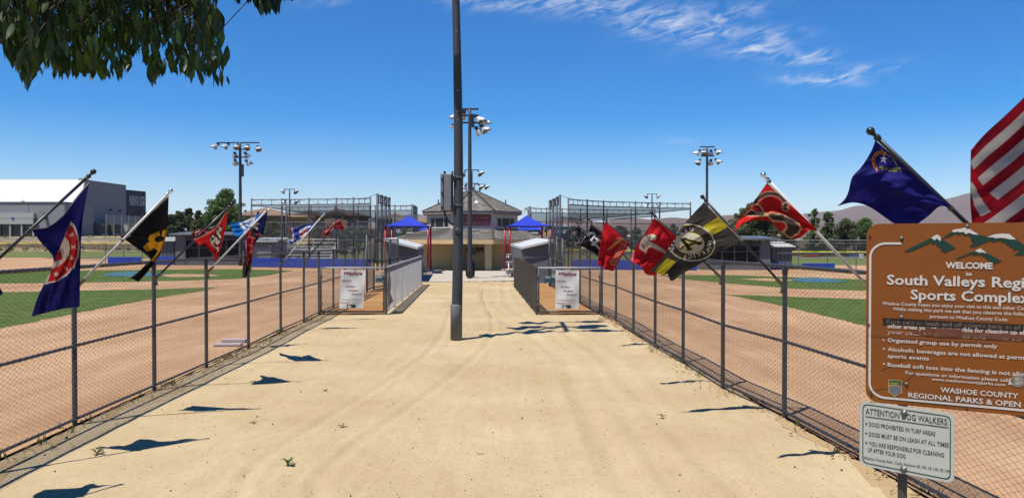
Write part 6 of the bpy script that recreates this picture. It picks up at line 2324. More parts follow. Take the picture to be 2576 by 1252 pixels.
dtext('ATTENTION DOG WALKERS:', (152, 212), (1172, 354), .038, .01)
dtext('DOGS PROHIBITED IN TURF AREAS', (190, 362), (1010, 484), .0265, .01)
dtext('DOGS MUST BE ON LEASH AT ALL TIMES', (192, 485), (1178, 626), .0265, .01)
dtext('YOU ARE RESPONSIBLE FOR CLEANING', (192, 600), (1120, 746), .0265, .01)
dtext('UP AFTER YOUR DOG', (178, 675), (643, 762), .0265, .01)
dtext('Washoe County Adm. Code, Sections 55.100, 55.130, 95.140', (125, 764), (1188, 936), .017, .01)
(a_, b_) = cmap(3.1295, 3360, 1560)([(150, 238), (1175, 378)])
s0, t0 = DF.st(*a_); s1, t1 = DF.st(*b_)
mb = MB(); mb.poly([DF.P(s0, t0, .002), DF.P(s1, t1, .002), DF.P(s1, t1 + .005, .002), DF.P(s0, t0 + .005, .002)]); mb.build('underline', M_DPRINT, dpan)
for q in ((160, 333), (160, 450), (160, 568)):
    (z_,) = cmap(3.1295, 3360, 1560)([q])
    s, t = DF.st(*z_)
    mb = MB(); mb.poly([DF.P(s + .006 * math.cos(a), t + .006 * math.sin(a), .002) for a in np.linspace(0, 2 * math.pi, 10)[:-1]]); mb.build('bullet', M_DPRINT, dpan)
for q in ((625, 200), (622, 893)):
    (z_,) = cmap(3.1295, 3360, 1560)([q])
    s, t = DF.st(*z_)
    mb = MB(); mb.lathe([(.02, 0), (.02, .003), (.011, .004), (.011, .012), (.006, .014)], DF.P(s, t, .001), DF.n, 14); mb.build('bolt', M_ALUB, dpan, smooth=True)
# perforated square post carrying both
pc, _ = DF.st(2274, 1150)
pp = BF.P(psx, 0) - BF.n * .036
M_TEL = mat('perforated_post', S(112, 104, 98, .65), .55, .3, var=.15, vscale=9)
post = thing('sign_post', 'perforated square steel post carrying the brown and dog signs', 'post', (pp.x, pp.y, 0))
mb = MB(); rz_ = math.atan2(BF.d.y, BF.d.x)
mb.box((pp.x, pp.y, 1.05), (.05, .05, 2.1), rz_); soften(mb.build('tube', M_TEL, post), .004)
hm = MB(); hm.lathe([(.0062, 0), (.0062, .0012)], (0, 0, 0), (0, -1, 0), 8)
hme = hm.build('hole', M_BLACK, post); hdat = hme.data; bpy.data.objects.remove(hme)
for k in range(32):
    q = Vector((pp.x, pp.y, .05 + k * .0254)) + BF.n * .0251
    inst('hole', hdat, post, q, rz_)
q = BF.P(SW - .18, 0) - BF.n * .034
post2 = thing('sign_post', 'second perforated post behind the right side of the brown sign', 'post', (q.x, q.y, 0))
mb = MB(); mb.box((q.x, q.y, 1.05), (.05, .05, 2.1), math.atan2(BF.d.y, BF.d.x)); soften(mb.build('tube', M_TEL, post2), .004)

# ------------------------------------------------------------------ banners and posters on the gates
M_VINYL = mat('white_vinyl', S(236, 234, 232, .92), .55, var=.03, vscale=5)
M_RPRINT = mat('crimson_print', S(178, 44, 70, .9), .6, col2=S(120, 40, 60), vscale=8)
M_GPRINT = mat('grey_print', S(110, 106, 112, .9), .6)
M_OPRINT = mat('orange_print', S(226, 130, 50, .9), .6)


def banner(label, tl, tr, br, bl_, d):
    """vinyl banner tied to the gate, gently buckled"""
    t = thing('banner', label, 'banner', D(bl_[0], bl_[1], d), 'league banners on the gates')
    n = 24

    def pt(u, v, off=0.):
        x = (tl[0] * (1 - u) + tr[0] * u) * (1 - v) + (bl_[0] * (1 - u) + br[0] * u) * v
        y = (tl[1] * (1 - u) + tr[1] * u) * (1 - v) + (bl_[1] * (1 - u) + br[1] * u) * v
        bk = .012 * math.sin(u * 5 + v * 7) + .01 * math.sin(u * 11 - v * 9) + .025 * v * v * math.sin(u * 4 + 1)
        return D(x, y, d - .012 - bk - off)
    mb = MB()
    mb.add([pt(i / n, j / n) for i in range(n + 1) for j in range(n + 1)], [(i * (n + 1) + j, (i + 1) * (n + 1) + j, (i + 1) * (n + 1) + j + 1, i * (n + 1) + j + 1) for i in range(n) for j in range(n)])
    sh = mb.build('sheet', M_VINYL, t, smooth=True)

    def tx(body, u0, u1, v0, h, m, bold=.01, shear=.3):
        v, tr2 = text_tris(body, bold, shear)
        w = v[:, 0].max()
        mb = MB(); mb.add([pt(u0 + p[0] / w * (u1 - u0), v0 - p[1] * h, .006) for p in v], [tuple(q) for q in tr2]); mb.build('lettering', m, sh)
    tx('Washoe', .13, .88, .125, .085, M_RPRINT, .03, .35)
    tx('LITTLE LEAGUE', .34, .72, .163, .02, M_GPRINT, .0, 0)
    tx('Welcomes', .05, .44, .30, .042, M_RPRINT, .015, .35)
    tx('All-Stars', .20, .63, .45, .045, M_RPRINT, .015, .35)
    tx('Hooligans', .33, .76, .55, .042, M_RPRINT, .015, .35)
    tx('Renegades', .48, .93, .645, .042, M_RPRINT, .015, .35)
    tx('Post-Season Sponsored By:', .05, .92, .785, .022, M_GPRINT, .015, 0)
    tx('booyah', .03, .42, .868, .034, M_OPRINT, .03, 0)
    tx('Realty & Investment', .5, .95, .86, .014, M_GPRINT, .0, 0)
    mb = MB(); mb.poly([pt(.31, .905, .006), pt(.67, .905, .006), pt(.67, .985, .006), pt(.31, .985, .006)]); mb.build('logo_block', mat('dark_green_print', S(44, 62, 44, .9), .6), sh)
    tx('Inc', .42, .52, .965, .03, M_VINYL, .02, 0)
    for (u, v) in ((.0, .02), (1, .02), (0, .5), (1, .5), (0, .97), (1, .97)):
        q = pt(u, v)
        mb = MB(); mb.tube([q, q + Vector((-.04 if u < .5 else .04, .02, .02))], .005, 5); mb.build('tie', M_BLACK, t)
    return t


banner('white league banner with crimson script on the left gate', (857.8, 678.4), (919.4, 679), (914, 775), (853.6, 774.4), 22.13)
banner('white league banner with crimson script on the right gate', (1398, 679), (1457.3, 681), (1455.5, 776.5), (1396.5, 775.6), 22.13)
M_POST = mat_attr('poster_print', .6)


def poster(label, x0, x1, y0, y1, d, skew=.0):
    t = thing('poster', label, 'poster', D((x0 + x1) / 2, y1, d), 'teal posters by the gates')
    n = 40
    mb = MB()
    P = [(x0 + (x1 - x0) * i / n + skew * (1 - j / n), y0 + (y1 - y0) * j / n) for i in range(n + 1) for j in range(n + 1)]
    mb.add([D(x, y, d) for (x, y) in P], [(i * (n + 1) + j, (i + 1) * (n + 1) + j, (i + 1) * (n + 1) + j + 1, i * (n + 1) + j + 1) for i in range(n) for j in range(n)])
    o = mb.build('sheet', M_POST, t)
    uv = np.array([((i + .5) / n, (j + .5) / n) for i in range(n) for j in range(n)])
    cv = Canvas(uv * np.array((10, 12)), S(40, 172, 192, .85))
    cv.poly([(1, .8), (9, .8), (9, 1.6), (1, 1.6)], S(226, 240, 240, .85))
    for (a, c) in ((2.6, 4.4), (7.4, 4.4), (4, 3.4), (6, 3.4), (5, 3.2)):
        cv.ell(a, c, 1.5, 1.3, 0, S(222, 200, 196, .85))
    cv.ell(5, 4.6, 1.4, 1.5, 0, S(206, 110, 110, .85))
    cv.poly([(3.2, 7.5), (3.8, 5.8), (6.2, 5.8), (6.8, 7.5)], S(60, 120, 150, .85))
    cv.poly([(2, 9.2), (8, 9.2), (8, 9.8), (2, 9.8)], S(226, 240, 240, .85))
    cv.poly([(1.2, 10.6), (8.8, 10.6), (8.8, 11.3), (1.2, 11.3)], S(226, 240, 240, .85))
    at = o.data.color_attributes.new('Col', 'FLOAT_COLOR', 'CORNER')
    at.data.foreach_set('color', np.repeat(np.c_[cv.c, np.ones(len(cv.c))], 4, axis=0).astype(np.float32).ravel())
    sd = o.modifiers.new('thickness', 'SOLIDIFY'); sd.thickness = .004


poster('small teal poster hung inside the left gate', 944.5, 961, 691, 710, 22.32, .8)
poster('small teal poster hung inside the right gate', 1370, 1385, 694, 712, 22.32, 1.0)
# faded cloth strip tied to the first bay of the bright inner fence
t = thing('torn_banner', 'faded brown torn cloth tied to the bright inner fence corner', 'banner', (-3.68, 23.0, 0))
mb = MB()
n = 16
for i in range(7):
    for j in range(n + 1):
        u, v = i / 6, j / n
        w = .55 if v < .68 else .55 + (v - .68) * 1.6
        mb.v.append((-3.63 + .012 * math.sin(v * 9 + u * 4), 22.45 + u * w, 1.24 - v * (1.08 - .12 * u)))
for i in range(6):
    for j in range(n):
        a = i * (n + 1) + j
        mb.f.append((a, a + n + 1, a + n + 2, a + 1))
mb.build('cloth', mat('faded_cloth', S(170, 150, 132, .8), .8, col2=S(196, 180, 166, .8), vscale=3), t, smooth=True)
for z in (1.22, .7):
    b = MB(); b.tube([(-3.66, 22.45, z), (-3.64, 22.2, z + .02)], .004, 5); b.build('tie', M_BLACK, t)
# black rubbish sack by the left bullpen
bag = MB()
c0 = Vector((-5.2, 33.2, 0))
for j in range(9):
    v = j / 8
    for i in range(14):
        a = i / 14 * 2 * math.pi
        r_ = .42 * math.sin(math.pi * (.12 + .8 * v)) * (1 + .12 * mnoise.noise((math.cos(a) * 2, math.sin(a) * 2, v * 4)))
        bag.v.append((c0.x + r_ * math.cos(a), c0.y + r_ * math.sin(a), v * .85))
for j in range(8):
    for i in range(14):
        bag.f.append((j * 14 + i, j * 14 + (i + 1) % 14, (j + 1) * 14 + (i + 1) % 14, (j + 1) * 14 + i))
bag.f.append(tuple(range(13, -1, -1))); bag.f.append(tuple(8 * 14 + i for i in range(14)))
tag(bag.build('equipment_sack', M_BLACK, smooth=True, origin=c0), 'black bulging sack behind the left gate poster', 'sack')

# ------------------------------------------------------------------ trees and bushes
M_BARK = mat('bark', S(96, 80, 66, .7), .95, var=.25, vscale=8, bump=.6, bscale=30)
M_L_CON = mat_leaf('conifer_foliage', S(66, 74, 46, 1.2), S(118, 124, 82, 1.2), .28)
M_L_DEC = mat_leaf('poplar_foliage', S(66, 92, 46, 1.1), S(124, 148, 86, 1.1), .3)
M_L_OLV = mat_leaf('olive_foliage', S(62, 70, 42, .9), S(104, 108, 70, .9), .25)
M_L_GRN = mat_leaf('bright_foliage', S(58, 92, 36, .9), S(104, 146, 60, .9), .3)


def leaf_cloud(mb, clumps, n, size, rnd):
    """small folded leaf faces scattered through each clump"""
    for (c, rad) in clumps:
        for _ in range(n):
            d = Vector((rnd.gauss(0, 1), rnd.gauss(0, 1), rnd.gauss(0, 1))).normalized() * (rad * rnd.random() ** .45)
            p = c + Vector((d.x, d.y, d.z * .8))
            a = Vector((rnd.gauss(0, 1), rnd.gauss(0, 1), rnd.gauss(0, .7))).normalized()
            b_ = a.cross(Vector((rnd.gauss(0, 1), rnd.gauss(0, 1), rnd.gauss(0, 1)))).normalized()
            s = size * rnd.uniform(.6, 1.4)
            w = s * .5
            mb.add([p - a * s, p + b_ * w, p + a * s, p - b_ * w], [(0, 1, 2), (0, 2, 3)])


def tree(label, x, ytop, ybase, half, d, m, conifer=False, seed=1, zb=0., group='trees beyond the fields', dens=1.0, clump_n=None, name='tree', lsize=None):
    rnd = random.Random(seed)
    c = D(x, ybase, d)
    top = D(x, ytop, d).z
    X, hw = c.x, half / F * d * 1.3
    H = top - zb
    t = thing(name, label, 'tree' if name == 'tree' else 'bush', (X, d, zb), group)
    zc0 = zb + (.05 if conifer else .07) * H if name == 'tree' else zb
    tr = MB()
    if name == 'tree':
        bx = [Vector((X + rnd.uniform(-.03, .03) * H * k / 5, d, zb - .2 + (zc0 - zb + (top - zc0) * .8) * k / 5)) for k in range(6)]
        tr.tube([tuple(p) for p in bx], [max(.035, .028 * H * (1 - k / 6)) for k in range(6)], 8)
    clumps = []
    nc = clump_n or int(48 * dens)
    for k in range(nc):
        f = rnd.random() ** (.9 if conifer else .75)
        z = zc0 + (top - zc0) * f
        if conifer:
            env = hw * (1.02 - f) ** .55 * (.75 + .4 * rnd.random()) + .08
        else:
            env = hw * math.sqrt(max(.04, 1 - (2 * f - .85) ** 2 / 1.35)) * (.7 + .45 * rnd.random())
        a = rnd.uniform(0, 2 * math.pi)
        r_ = env * rnd.random() ** .5 * .85
        p = Vector((X + r_ * math.cos(a), d + r_ * math.sin(a) * .8, z))
        rad = hw * (rnd.uniform(.15, .31) if not conifer else rnd.uniform(.16, .30) * (1.15 - .7 * f))
        clumps.append((p, rad))
        if name == 'tree' and k % 3 == 0:
            q = Vector((X, d, zc0 + (z - zc0) * .45))
            tr.tube([tuple(q), tuple(q.lerp(p, .5) + Vector((0, 0, -.05 * H * .3))), tuple(p)], [.012 * H, .008 * H, .004 * H], 5)
    # ragged leader shoots
    for k in range(6 if not conifer else 3):
        a = rnd.uniform(-.6, .6)
        clumps.append((Vector((X + a * hw, d + rnd.uniform(-.2, .2) * hw, top - abs(a) * .25 * (top - zc0) - rnd.random() * .1 * H)), hw * rnd.uniform(.08, .16)))
    if len(tr.v):
        tr.build('trunk', M_BARK, t)
    mb = MB()
    leaf_cloud(mb, clumps, int(120 * min(dens, 1.5)), (lsize or max(.09, hw * .052)), rnd)
    o = mb.build('crown', m, t)
    return t


CON = [(430, 540, 26), (450, 531, 27), (474, 526, 30), (500, 531, 28), (520, 534, 27), (548, 516, 30), (570, 545, 30), (600, 550, 26), (416, 552, 22)]
for k, (x, yt, hw) in enumerate(CON):
    tree('dark conifer number %s from the left in the row behind the left dugout' % ('one two three four five six seven eight nine'.split()[[0, 1, 2, 3, 4, 5, 6, 7, 8][sorted(range(len(CON)), key=lambda i: CON[i][0]).index(k)]]), x, yt, 596, hw, 118 + (k % 3) * 5, M_L_CON, True, 40 + k, .0, dens=1.9)
tree('tall loose poplar beside the left floodlight pole', 568, 484, 590, 42, 108, M_L_DEC, False, 61, dens=1.7)
tree('feathery poplar branch crown right of the left floodlight pole', 606, 512, 592, 20, 106, M_L_DEC, False, 62, dens=1.0)
for k, (x, yt, hw, d, m, lab) in enumerate(((690, 560, 26, 100, M_L_OLV, 'dark rounded tree in front of the brown apartment wing'), (668, 572, 20, 96, M_L_CON, 'small dark evergreen behind the blue flag'),
                                       (800, 575, 24, 104, M_L_OLV, 'olive shrub tree behind the white bleachers'), (838, 566, 22, 108, M_L_OLV, 'olive shrub tree right of the white bleachers'), (868, 580, 22, 100, M_L_OLV, 'low olive tree left of the left backstop wing'),
                                       (905, 572, 22, 112, M_L_DEC, 'grey-green tree seen through the left backstop wing'), (1018, 575, 16, 100, M_L_CON, 'small dark tree behind the left canopy posts'), (985, 582, 12, 104, M_L_OLV, 'little olive tree left of the left canopy post'))):
    tree(lab, x, yt, 612, hw, d, m, False, 80 + k, dens=1.0)
tree('broad dark tree between the two red flags on the right', 1900, 517, 606, 48, 105, M_L_CON, False, 101, dens=1.9)
tree('darker side crown left of the broad tree on the right', 1868, 526, 600, 22, 108, M_L_CON, False, 102, dens=1.0)
tree('pointed tree just right of the snake-print flag', 2048, 527, 606, 24, 104, M_L_DEC, True, 103, dens=1.6)
tree('second pointed tree left of the brown sign', 2082, 530, 606, 24, 106, M_L_DEC, True, 104, dens=1.6)
tree('rounded tree below the state flag left of the brown sign', 2128, 556, 606, 30, 104, M_L_CON, False, 105, dens=1.5)
tree('rounded tree partly behind the brown sign corner', 2175, 552, 606, 28, 108, M_L_DEC, False, 106, dens=1.4)
tree('half-hidden tree behind the flying hem of the red snake flag', 1985, 560, 606, 26, 112, M_L_CON, False, 107, dens=1.2)
for k, (x, yt, hw, d, m, lab) in enumerate(((1345, 570, 20, 130, M_L_GRN, 'bright green tree behind the right canopy'), (1385, 568, 18, 128, M_L_GRN, 'green tree beside the right red canopy post'), (1312, 576, 14, 132, M_L_GRN, 'low green tree right of the tower roof'),
                                       (1440, 572, 22, 120, M_L_OLV, 'olive tree inside the right backstop'), (1560, 572, 24, 120, M_L_OLV, 'olive bush tree behind the red bat flag'), (1600, 576, 20, 124, M_L_CON, 'dark bush tree between the two red flags'), (1695, 562, 14, 126, M_L_CON, 'small dark tree left of the charcoal flag'), (1490, 582, 18, 118, M_L_GRN, 'green bush behind the plum-black flag'))):
    tree(lab, x, yt, 615, hw, d, m, False, 120 + k, dens=1.0)
# far pale town strip below the right hills
for k in range(14):
    x = 1420 + k * 58 + random.uniform(-15, 15)
    d = 700
    c = D(x, 600, d)
    t = thing('far_shed', 'pale distant warehouse, number %s from the left below the right hills' % 'one two three four five six seven eight nine ten eleven twelve thirteen fourteen'.split()[k], 'building', (c.x, d, 0), 'distant pale warehouses')
    w, h = random.uniform(9, 22), random.uniform(3.0, 5.5)
    b = MB(); b.box((c.x, d + 5, h / 2), (w, 10, h)); b.build('wall', mat('pale_shed', S(206, 200, 196, .8), .8, var=.05, vscale=.2), t)
    b = MB(); b.prism([(c.x - w / 2 - .3, d - .3, h), (c.x + w / 2 + .3, d - .3, h), (c.x + w / 2 + .3, d + 5, h + 1), (c.x - w / 2 - .3, d + 5, h + 1)], (0, 0, .2)); b.build('roof', M_WROOF, t)
# dry brush on the bank below the arena and behind the outfields
b = MB()
rnd = random.Random(31)
cl = []
for _ in range(150):
    x, y = rnd.uniform(-120, -30), rnd.uniform(128, 158)
    cl.append((Vector((x, y, .3 + (2.2 if y > 146 else .2))), rnd.uniform(.4, 1.1)))
for _ in range(120):
    cl.append((Vector((rnd.uniform(5, 80), rnd.uniform(100, 150), .3)), rnd.uniform(.4, 1.2)))
leaf_cloud(b, cl, 26, .16, rnd)
o = b.build('brush', mat_leaf('dry_brush', S(120, 110, 70, .8), S(96, 104, 60, .8), .2))
tag(o, 'dry olive brush scattered over the banks beyond the fields', 'brush', kind='stuff')

# ------------------------------------------------------------------ the ash tree over the camera's left shoulder
M_ASH = mat_leaf('ash_leaf', S(34, 52, 16, .95), S(74, 100, 34, .95), .40, .36, .5)
OUT = [(-260, -260), (-260, 60), (0, 110), (10, 150), (40, 192), (66, 236), (85, 200), (120, 196), (160, 212), (205, 198), (232, 214), (262, 206), (300, 208), (322, 196), (336, 150), (352, 150), (364, 175), (386, 228), (402, 212), (430, 185), (470, 205), (490, 232),
       (520, 224), (546, 234), (560, 218), (582, 214), (556, 180), (584, 146), (552, 110), (566, 92), (562, 66), (566, 62), (540, 30), (552, 14), (530, -20), (560, -260)]
OUT2 = [(588, -120), (590, 5), (600, 22), (612, 8), (628, 20), (648, 22), (664, 58), (676, 36), (706, 44), (700, 16), (712, 8), (752, 4), (757, 0), (740, -120)]


def in_poly(x, y, poly):
    r_ = False
    n = len(poly)
    for i in range(n):
        (x0, y0), (x1, y1) = poly[i], poly[(i + 1) % n]
        if (y0 > y) != (y1 > y) and x < (x1 - x0) * (y - y0) / (y1 - y0) + x0:
            r_ = not r_
    return r_


def leaf_mesh(k):
    """one ash leaflet hanging down -Z, stalk at the origin, folded along the midrib"""
    rnd = random.Random(900 + k)
    L = 1.0
    prof = [(0, .0), (.08, .05), (.22, .11), (.40, .155), (.60, .14), (.78, .085), (.92, .03), (1.0, 0)]
    mb = MB()
    cur = rnd.uniform(-.10, .16)
    fold = rnd.uniform(.10, .22)
    for (f, w) in prof:
        y = cur * f * f
        w *= rnd.uniform(.92, 1.1)
        mb.v += [(-w, y + fold * w, -f), (0, y, -f), (w, y + fold * w, -f)]
    for i in range(len(prof) - 1):
        a = i * 3
        mb.f += [(a, a + 1, a + 4, a + 3), (a + 1, a + 2, a + 5, a + 4)]
    mb.v.append((0, -.04, .14)); mb.v.append((.012, -.04, .14)); mb.v.append((.012, 0, 0)); mb.v.append((0, 0, 0))
    n = len(mb.v)
    mb.f.append((n - 4, n - 3, n - 2, n - 1))
    o = mb.build('leaf', M_ASH, None, smooth=True)
    me = o.data
    bpy.data.objects.remove(o)
    return me, [Vector(v) for v in mb.v], mb.f


LV = [leaf_mesh(k) for k in range(6)]
TB = Vector((-4.3, 1.6, 0))
ash = thing('ash_tree', 'leafy ash tree whose branch hangs into the upper left of the view', 'tree', TB, 'trees beyond the fields')
ash['group'] = 'near trees'
rnd = random.Random(77)
tr = MB()
tr.tube([TB, TB + Vector((.05, .02, 1.2)), TB + Vector((.0, .1, 2.4)), TB + Vector((.15, .15, 3.6)), TB + Vector((.1, .2, 5.2))], [.17, .14, .12, .09, .04], 12)
trunk = tr.build('trunk', M_BARK, ash, smooth=True)
limb_ends = [[TB + Vector((.08, .12, 2.7)), Vector((-3.3, 2.4, 3.45)), Vector((-2.4, 3.0, 3.45)), Vector((-1.75, 3.3, 3.30)), Vector((-1.3, 3.35, 3.12))],
             [TB + Vector((.1, .13, 3.1)), Vector((-3.2, 2.7, 3.7)), Vector((-2.2, 3.4, 3.6)), Vector((-1.5, 3.7, 3.5)), Vector((-1.15, 3.7, 3.38))],
             [TB + Vector((.1, .14, 3.4)), Vector((-3.0, 2.4, 4.1)), Vector((-2.0, 3.0, 3.95)), Vector((-1.3, 3.3, 3.55)), Vector((-1.02, 3.35, 3.2))],
             [TB + Vector((.05, .12, 2.5)), Vector((-3.5, 2.7, 3.0)), Vector((-2.75, 3.4, 3.12)), Vector((-2.25, 3.7, 3.05))]]
limbs = []
for q in limb_ends:
    b = MB(); P = resample([tuple(p) for p in q], 16)
    b.tube([tuple(p) for p in P], [.045 * (1 - k / 17) + .004 for k in range(16)], 7); b.build('limb', M_BARK, ash, smooth=True)
    limbs.append(P)
allp = np.vstack([P[4:] for P in limbs])
placed, extra, twigs = [], [], MB()
tries = 0
while len(placed) < 3600 and tries < 110000:
    tries += 1
    second = rnd.random() < .22
    poly = OUT2 if second else OUT
    bx0, bx1 = (585, 760) if second else (-120, 585)
    x, y = rnd.uniform(bx0, bx1), rnd.uniform(-90, 238 if not second else 62)
    if not in_poly(x, y, poly):
        continue
    # thinner towards the outer tips of the spray
    if not second and rnd.random() > (1.0 if x < 400 else .72):
        continue
    d = rnd.uniform(2.75, 3.75) if not second else rnd.uniform(3.0, 3.4)
    L = rnd.uniform(.045, .088)
    tip = D(x, y, d)
    lean = Vector((rnd.gauss(.10 if x > 380 else .02, .16), rnd.gauss(0, .22), 0))
    dirn = (Vector((0, 0, -1)) + lean).normalized()
    base = tip - dirn * L
    bx_, by_ = pix(base)
    mid = pix(tip - dirn * L * .5)
    if not in_poly(mid[0], mid[1], poly) and by_ > -20:
        continue
    placed.append((base, dirn, L, d))
placed.sort(key=lambda q: q[3])
leaf_parent = ash
stuff = MB()
for k, (base, dirn, L, d) in enumerate(placed):
    me, vs, fs = LV[k % 6]
    quat = Vector((0, 0, -1)).rotation_difference(dirn)
    from mathutils import Quaternion
    quat = quat @ Quaternion((0, 0, 1), rnd.uniform(0, 2 * math.pi))
    if k < 295:
        inst('leaf', me, ash, base, rot=quat.to_euler(), scale=(L, L, L))
    else:
        stuff.add([base + quat @ (v * L) for v in vs], fs)
    if k % 5 == 0:                              # leaf stalk runs up to the nearest twig point
        j = int(np.argmin(np.linalg.norm(allp - np.array(base), axis=1) + .3 * (allp[:, 2] < base.z)))
        q = Vector(allp[j])
        if (q - base).length < 1.1:
            m_ = base.lerp(q, .5) + Vector((0, 0, .06))
            twigs.tube([tuple(base), tuple(m_), tuple(q)], [.0016, .0025, .004], 5, False)
# the rest of the crown, above and left of the view, that keeps these leaves in shade
for _ in range(4200):
    x, y, z = rnd.uniform(-4.6, -.9), rnd.uniform(.9, 3.9), rnd.uniform(3.5, 5.4)
    if z < 3.2 + .12 * (y):
        continue
    p = Vector((x, y, z))
    q = pix(p + Vector((0, 0, -.12))) if y > 1 else (0, -999)
    if q[1] > -30 and q[0] > -60:
        continue
    L = rnd.uniform(.09, .14)
    dirn = Vector((rnd.gauss(0, .3), rnd.gauss(0, .3), -1)).normalized()
    quat = Vector((0, 0, -1)).rotation_difference(dirn) @ Quaternion((0, 0, 1), rnd.uniform(0, 6.3))
    me, vs, fs = LV[rnd.randrange(6)]
    stuff.add([p + quat @ (v * L * 1.3) for v in vs], fs)
so = stuff.build('leaves', M_ASH, ash, smooth=True)
so['kind'] = 'stuff'
twigs.build('twigs', M_BARK, ash)['kind'] = 'stuff'

# ------------------------------------------------------------------ ground litter
rnd = random.Random(5)
b = MB()
for _ in range(1500):
    y = 5.5 + 16 * rnd.random() ** 1.9
    x = rnd.uniform(left_x(y) + .1, right_x(y) - .1)
    s = rnd.uniform(.003, .008) * (1 + (rnd.random() < .05) * 1.2)
    z = -.012
    vs = [(x + s * math.cos(a) * rnd.uniform(.7, 1.2), y + s * math.sin(a) * rnd.uniform(.7, 1.2), z) for a in (0, 1.57, 3.14, 4.71)] + [(x, y, z + s * rnd.uniform(.6, 1.1))]
    b.add(vs, [(0, 1, 4), (1, 2, 4), (2, 3, 4), (3, 0, 4)])
o = b.build('pebbles', mat('pebble', S(150, 128, 98, .7), .9, col2=S(90, 76, 60, .7), vscale=20))
tag(o, 'fine grit and small pebbles scattered over the sandy path', 'pebbles', kind='stuff')
b = MB()
for _ in range(60):
    y = 5.5 + 14 * rnd.random() ** 1.6
    x = rnd.uniform(left_x(y) + .3, right_x(y) - .3)
    s = rnd.uniform(.005, .010)
    b.lathe([(s * .6, 0), (s, s * .6), (s * .5, s * 1.2)], (x, y, -.013), (0, 0, 1), 6)
o = b.build('droppings', mat('dark_seed', S(52, 42, 32, .7), .8))
tag(o, 'tiny dark seed pods dotted over the sandy path', 'seed pods', kind='stuff')
# dead leaves and weeds gathered along both fence feet
b = MB()
for _ in range(520):
    side = rnd.random() < .5
    y = rnd.uniform(4.5, 22)
    x = (np.interp(y, [p[1] for p in LP], [p[0] for p in LP]) + abs(rnd.gauss(0, .16))) if side else (np.interp(y, [p[1] for p in RP], [p[0] for p in RP]) - abs(rnd.gauss(0, .16)))
    s = rnd.uniform(.012, .04)
    a = rnd.uniform(0, 6.3)
    u, v = Vector((math.cos(a), math.sin(a), rnd.uniform(-.2, .5))), Vector((-math.sin(a), math.cos(a), rnd.uniform(-.3, .6)))
    p = Vector((x, y, .012))
    b.add([p - u * s, p + v * s * .4, p + u * s + Vector((0, 0, .01)), p - v * s * .4], [(0, 1, 2), (0, 2, 3)])
o = b.build('leaf_litter', mat('dead_leaf', S(136, 104, 66, .8), .9, col2=S(92, 74, 46, .8), vscale=9))
tag(o, 'brown dead leaves gathered along the feet of both fences', 'dead leaves', kind='stuff')
b = MB()
for _ in range(70):
    side = rnd.random() < .5
    y = rnd.uniform(5, 24)
    x = (np.interp(y, [p[1] for p in LP], [p[0] for p in LP]) + rnd.gauss(0, .07)) if side else (np.interp(y, [p[1] for p in RP], [p[0] for p in RP]) + rnd.gauss(0, .07))
    for _k in range(9):
        a = rnd.uniform(0, 6.3)
        h, r_ = rnd.uniform(.04, .13), rnd.uniform(.02, .09)
        p = Vector((x + rnd.gauss(0, .03), y + rnd.gauss(0, .03), 0))
        tip = p + Vector((r_ * math.cos(a), r_ * math.sin(a), h))
        w = Vector((-math.sin(a), math.cos(a), 0)) * .007
        b.add([p - w, p + w, tip], [(0, 1, 2)])
o = b.build('weeds', mat_leaf('weed', S(96, 106, 56, .8), S(140, 132, 84, .8), .2))
tag(o, 'thin dry weeds sprouting along the fence feet', 'weeds', kind='stuff')


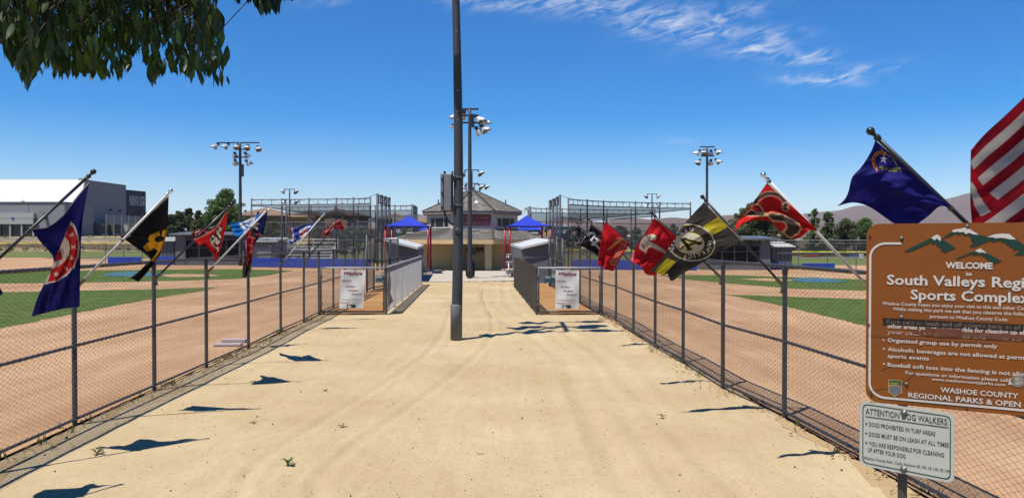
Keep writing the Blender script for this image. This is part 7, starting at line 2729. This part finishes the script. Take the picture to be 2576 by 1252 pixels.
def sprig(label, x, y, r_, n, m, h=.05):
    p0 = G(x, y)
    rr = random.Random(int(x * 7 + y))
    t = thing('fallen_leaves', label, 'fallen leaves', p0, 'leaf sprigs dropped on the path')
    for k in range(n):
        a = k / n * 6.28 + rr.uniform(-.4, .4)
        L = r_ * rr.uniform(.6, 1.1)
        mb = MB()
        u = Vector((math.cos(a), math.sin(a), 0))
        w = Vector((-math.sin(a), math.cos(a), 0))
        up = rr.uniform(.2, 1.0) * h
        pts = []
        for (f, q) in ((0, .02), (.3, .2), (.6, .22), (1, .0)):
            c = p0 + u * (L * f) + Vector((0, 0, -.004 + up * math.sin(f * 2.2)))
            pts.append((c - w * L * q, c + Vector((0, 0, -.006)), c + w * L * q))
        for q in pts:
            mb.v += [tuple(e) for e in q]
        for i in range(3):
            s = i * 3
            mb.f += [(s, s + 1, s + 4, s + 3), (s + 1, s + 2, s + 5, s + 4)]
        mb.build('leaf', m, t, smooth=True)


M_FRESH = mat_leaf('fresh_leaf', S(70, 112, 52, .85), S(110, 142, 70, .85), .3)
M_DULLG = mat_leaf('dull_leaf', S(92, 100, 54, .85), S(120, 120, 72, .85), .25)
M_YLEAF = mat_leaf('yellow_leaf', S(196, 186, 40, .9), S(214, 204, 60, .9), .3)
sprig('fresh green leaf sprig lying in the left foreground of the path', 724, 1167, .075, 6, M_FRESH, .07)
sprig('dull green leaf sprig near the left flag shadow', 245, 1139, .08, 7, M_DULLG, .06)
sprig('single yellow leaf lying mid path in the foreground', 1207, 1139, .045, 2, M_YLEAF, .02)
sprig('small dry leaf sprig left of the path ruts', 863, 1071, .06, 4, M_DULLG, .03)
sprig('tiny dry leaf cluster further up the left of the path', 818, 981, .05, 4, M_DULLG, .03)
sprig('tiny grey leaf scrap toward the right of the path', 1310, 877, .05, 3, M_DULLG, .02)
sprig('dry leaf scrap near the right fence foot', 1665, 1045, .06, 4, M_DULLG, .03)
sprig('dry leaf scrap left of the path beside the ruts', 637, 1062, .05, 4, M_DULLG, .03)

# ------------------------------------------------------------------ the air between here and the hills
mh = bpy.data.materials.new('haze_air')
mh.use_nodes = True
mh.node_tree.nodes.clear()
_o = mh.node_tree.nodes.new('ShaderNodeOutputMaterial')
_v = mh.node_tree.nodes.new('ShaderNodeVolumePrincipled')
_v.inputs['Color'].default_value = (.80, .84, 1.0, 1)
_v.inputs['Density'].default_value = .00007
mh.node_tree.links.new(_v.outputs[0], _o.inputs['Volume'])
b = MB()
b.box((0, 7000, 220), (18400, 14400, 450))
hz = b.build('haze', mh, origin=(0, 7000, -5))
tag(hz, 'thin pale air haze lying over the whole valley', 'haze', kind='stuff')
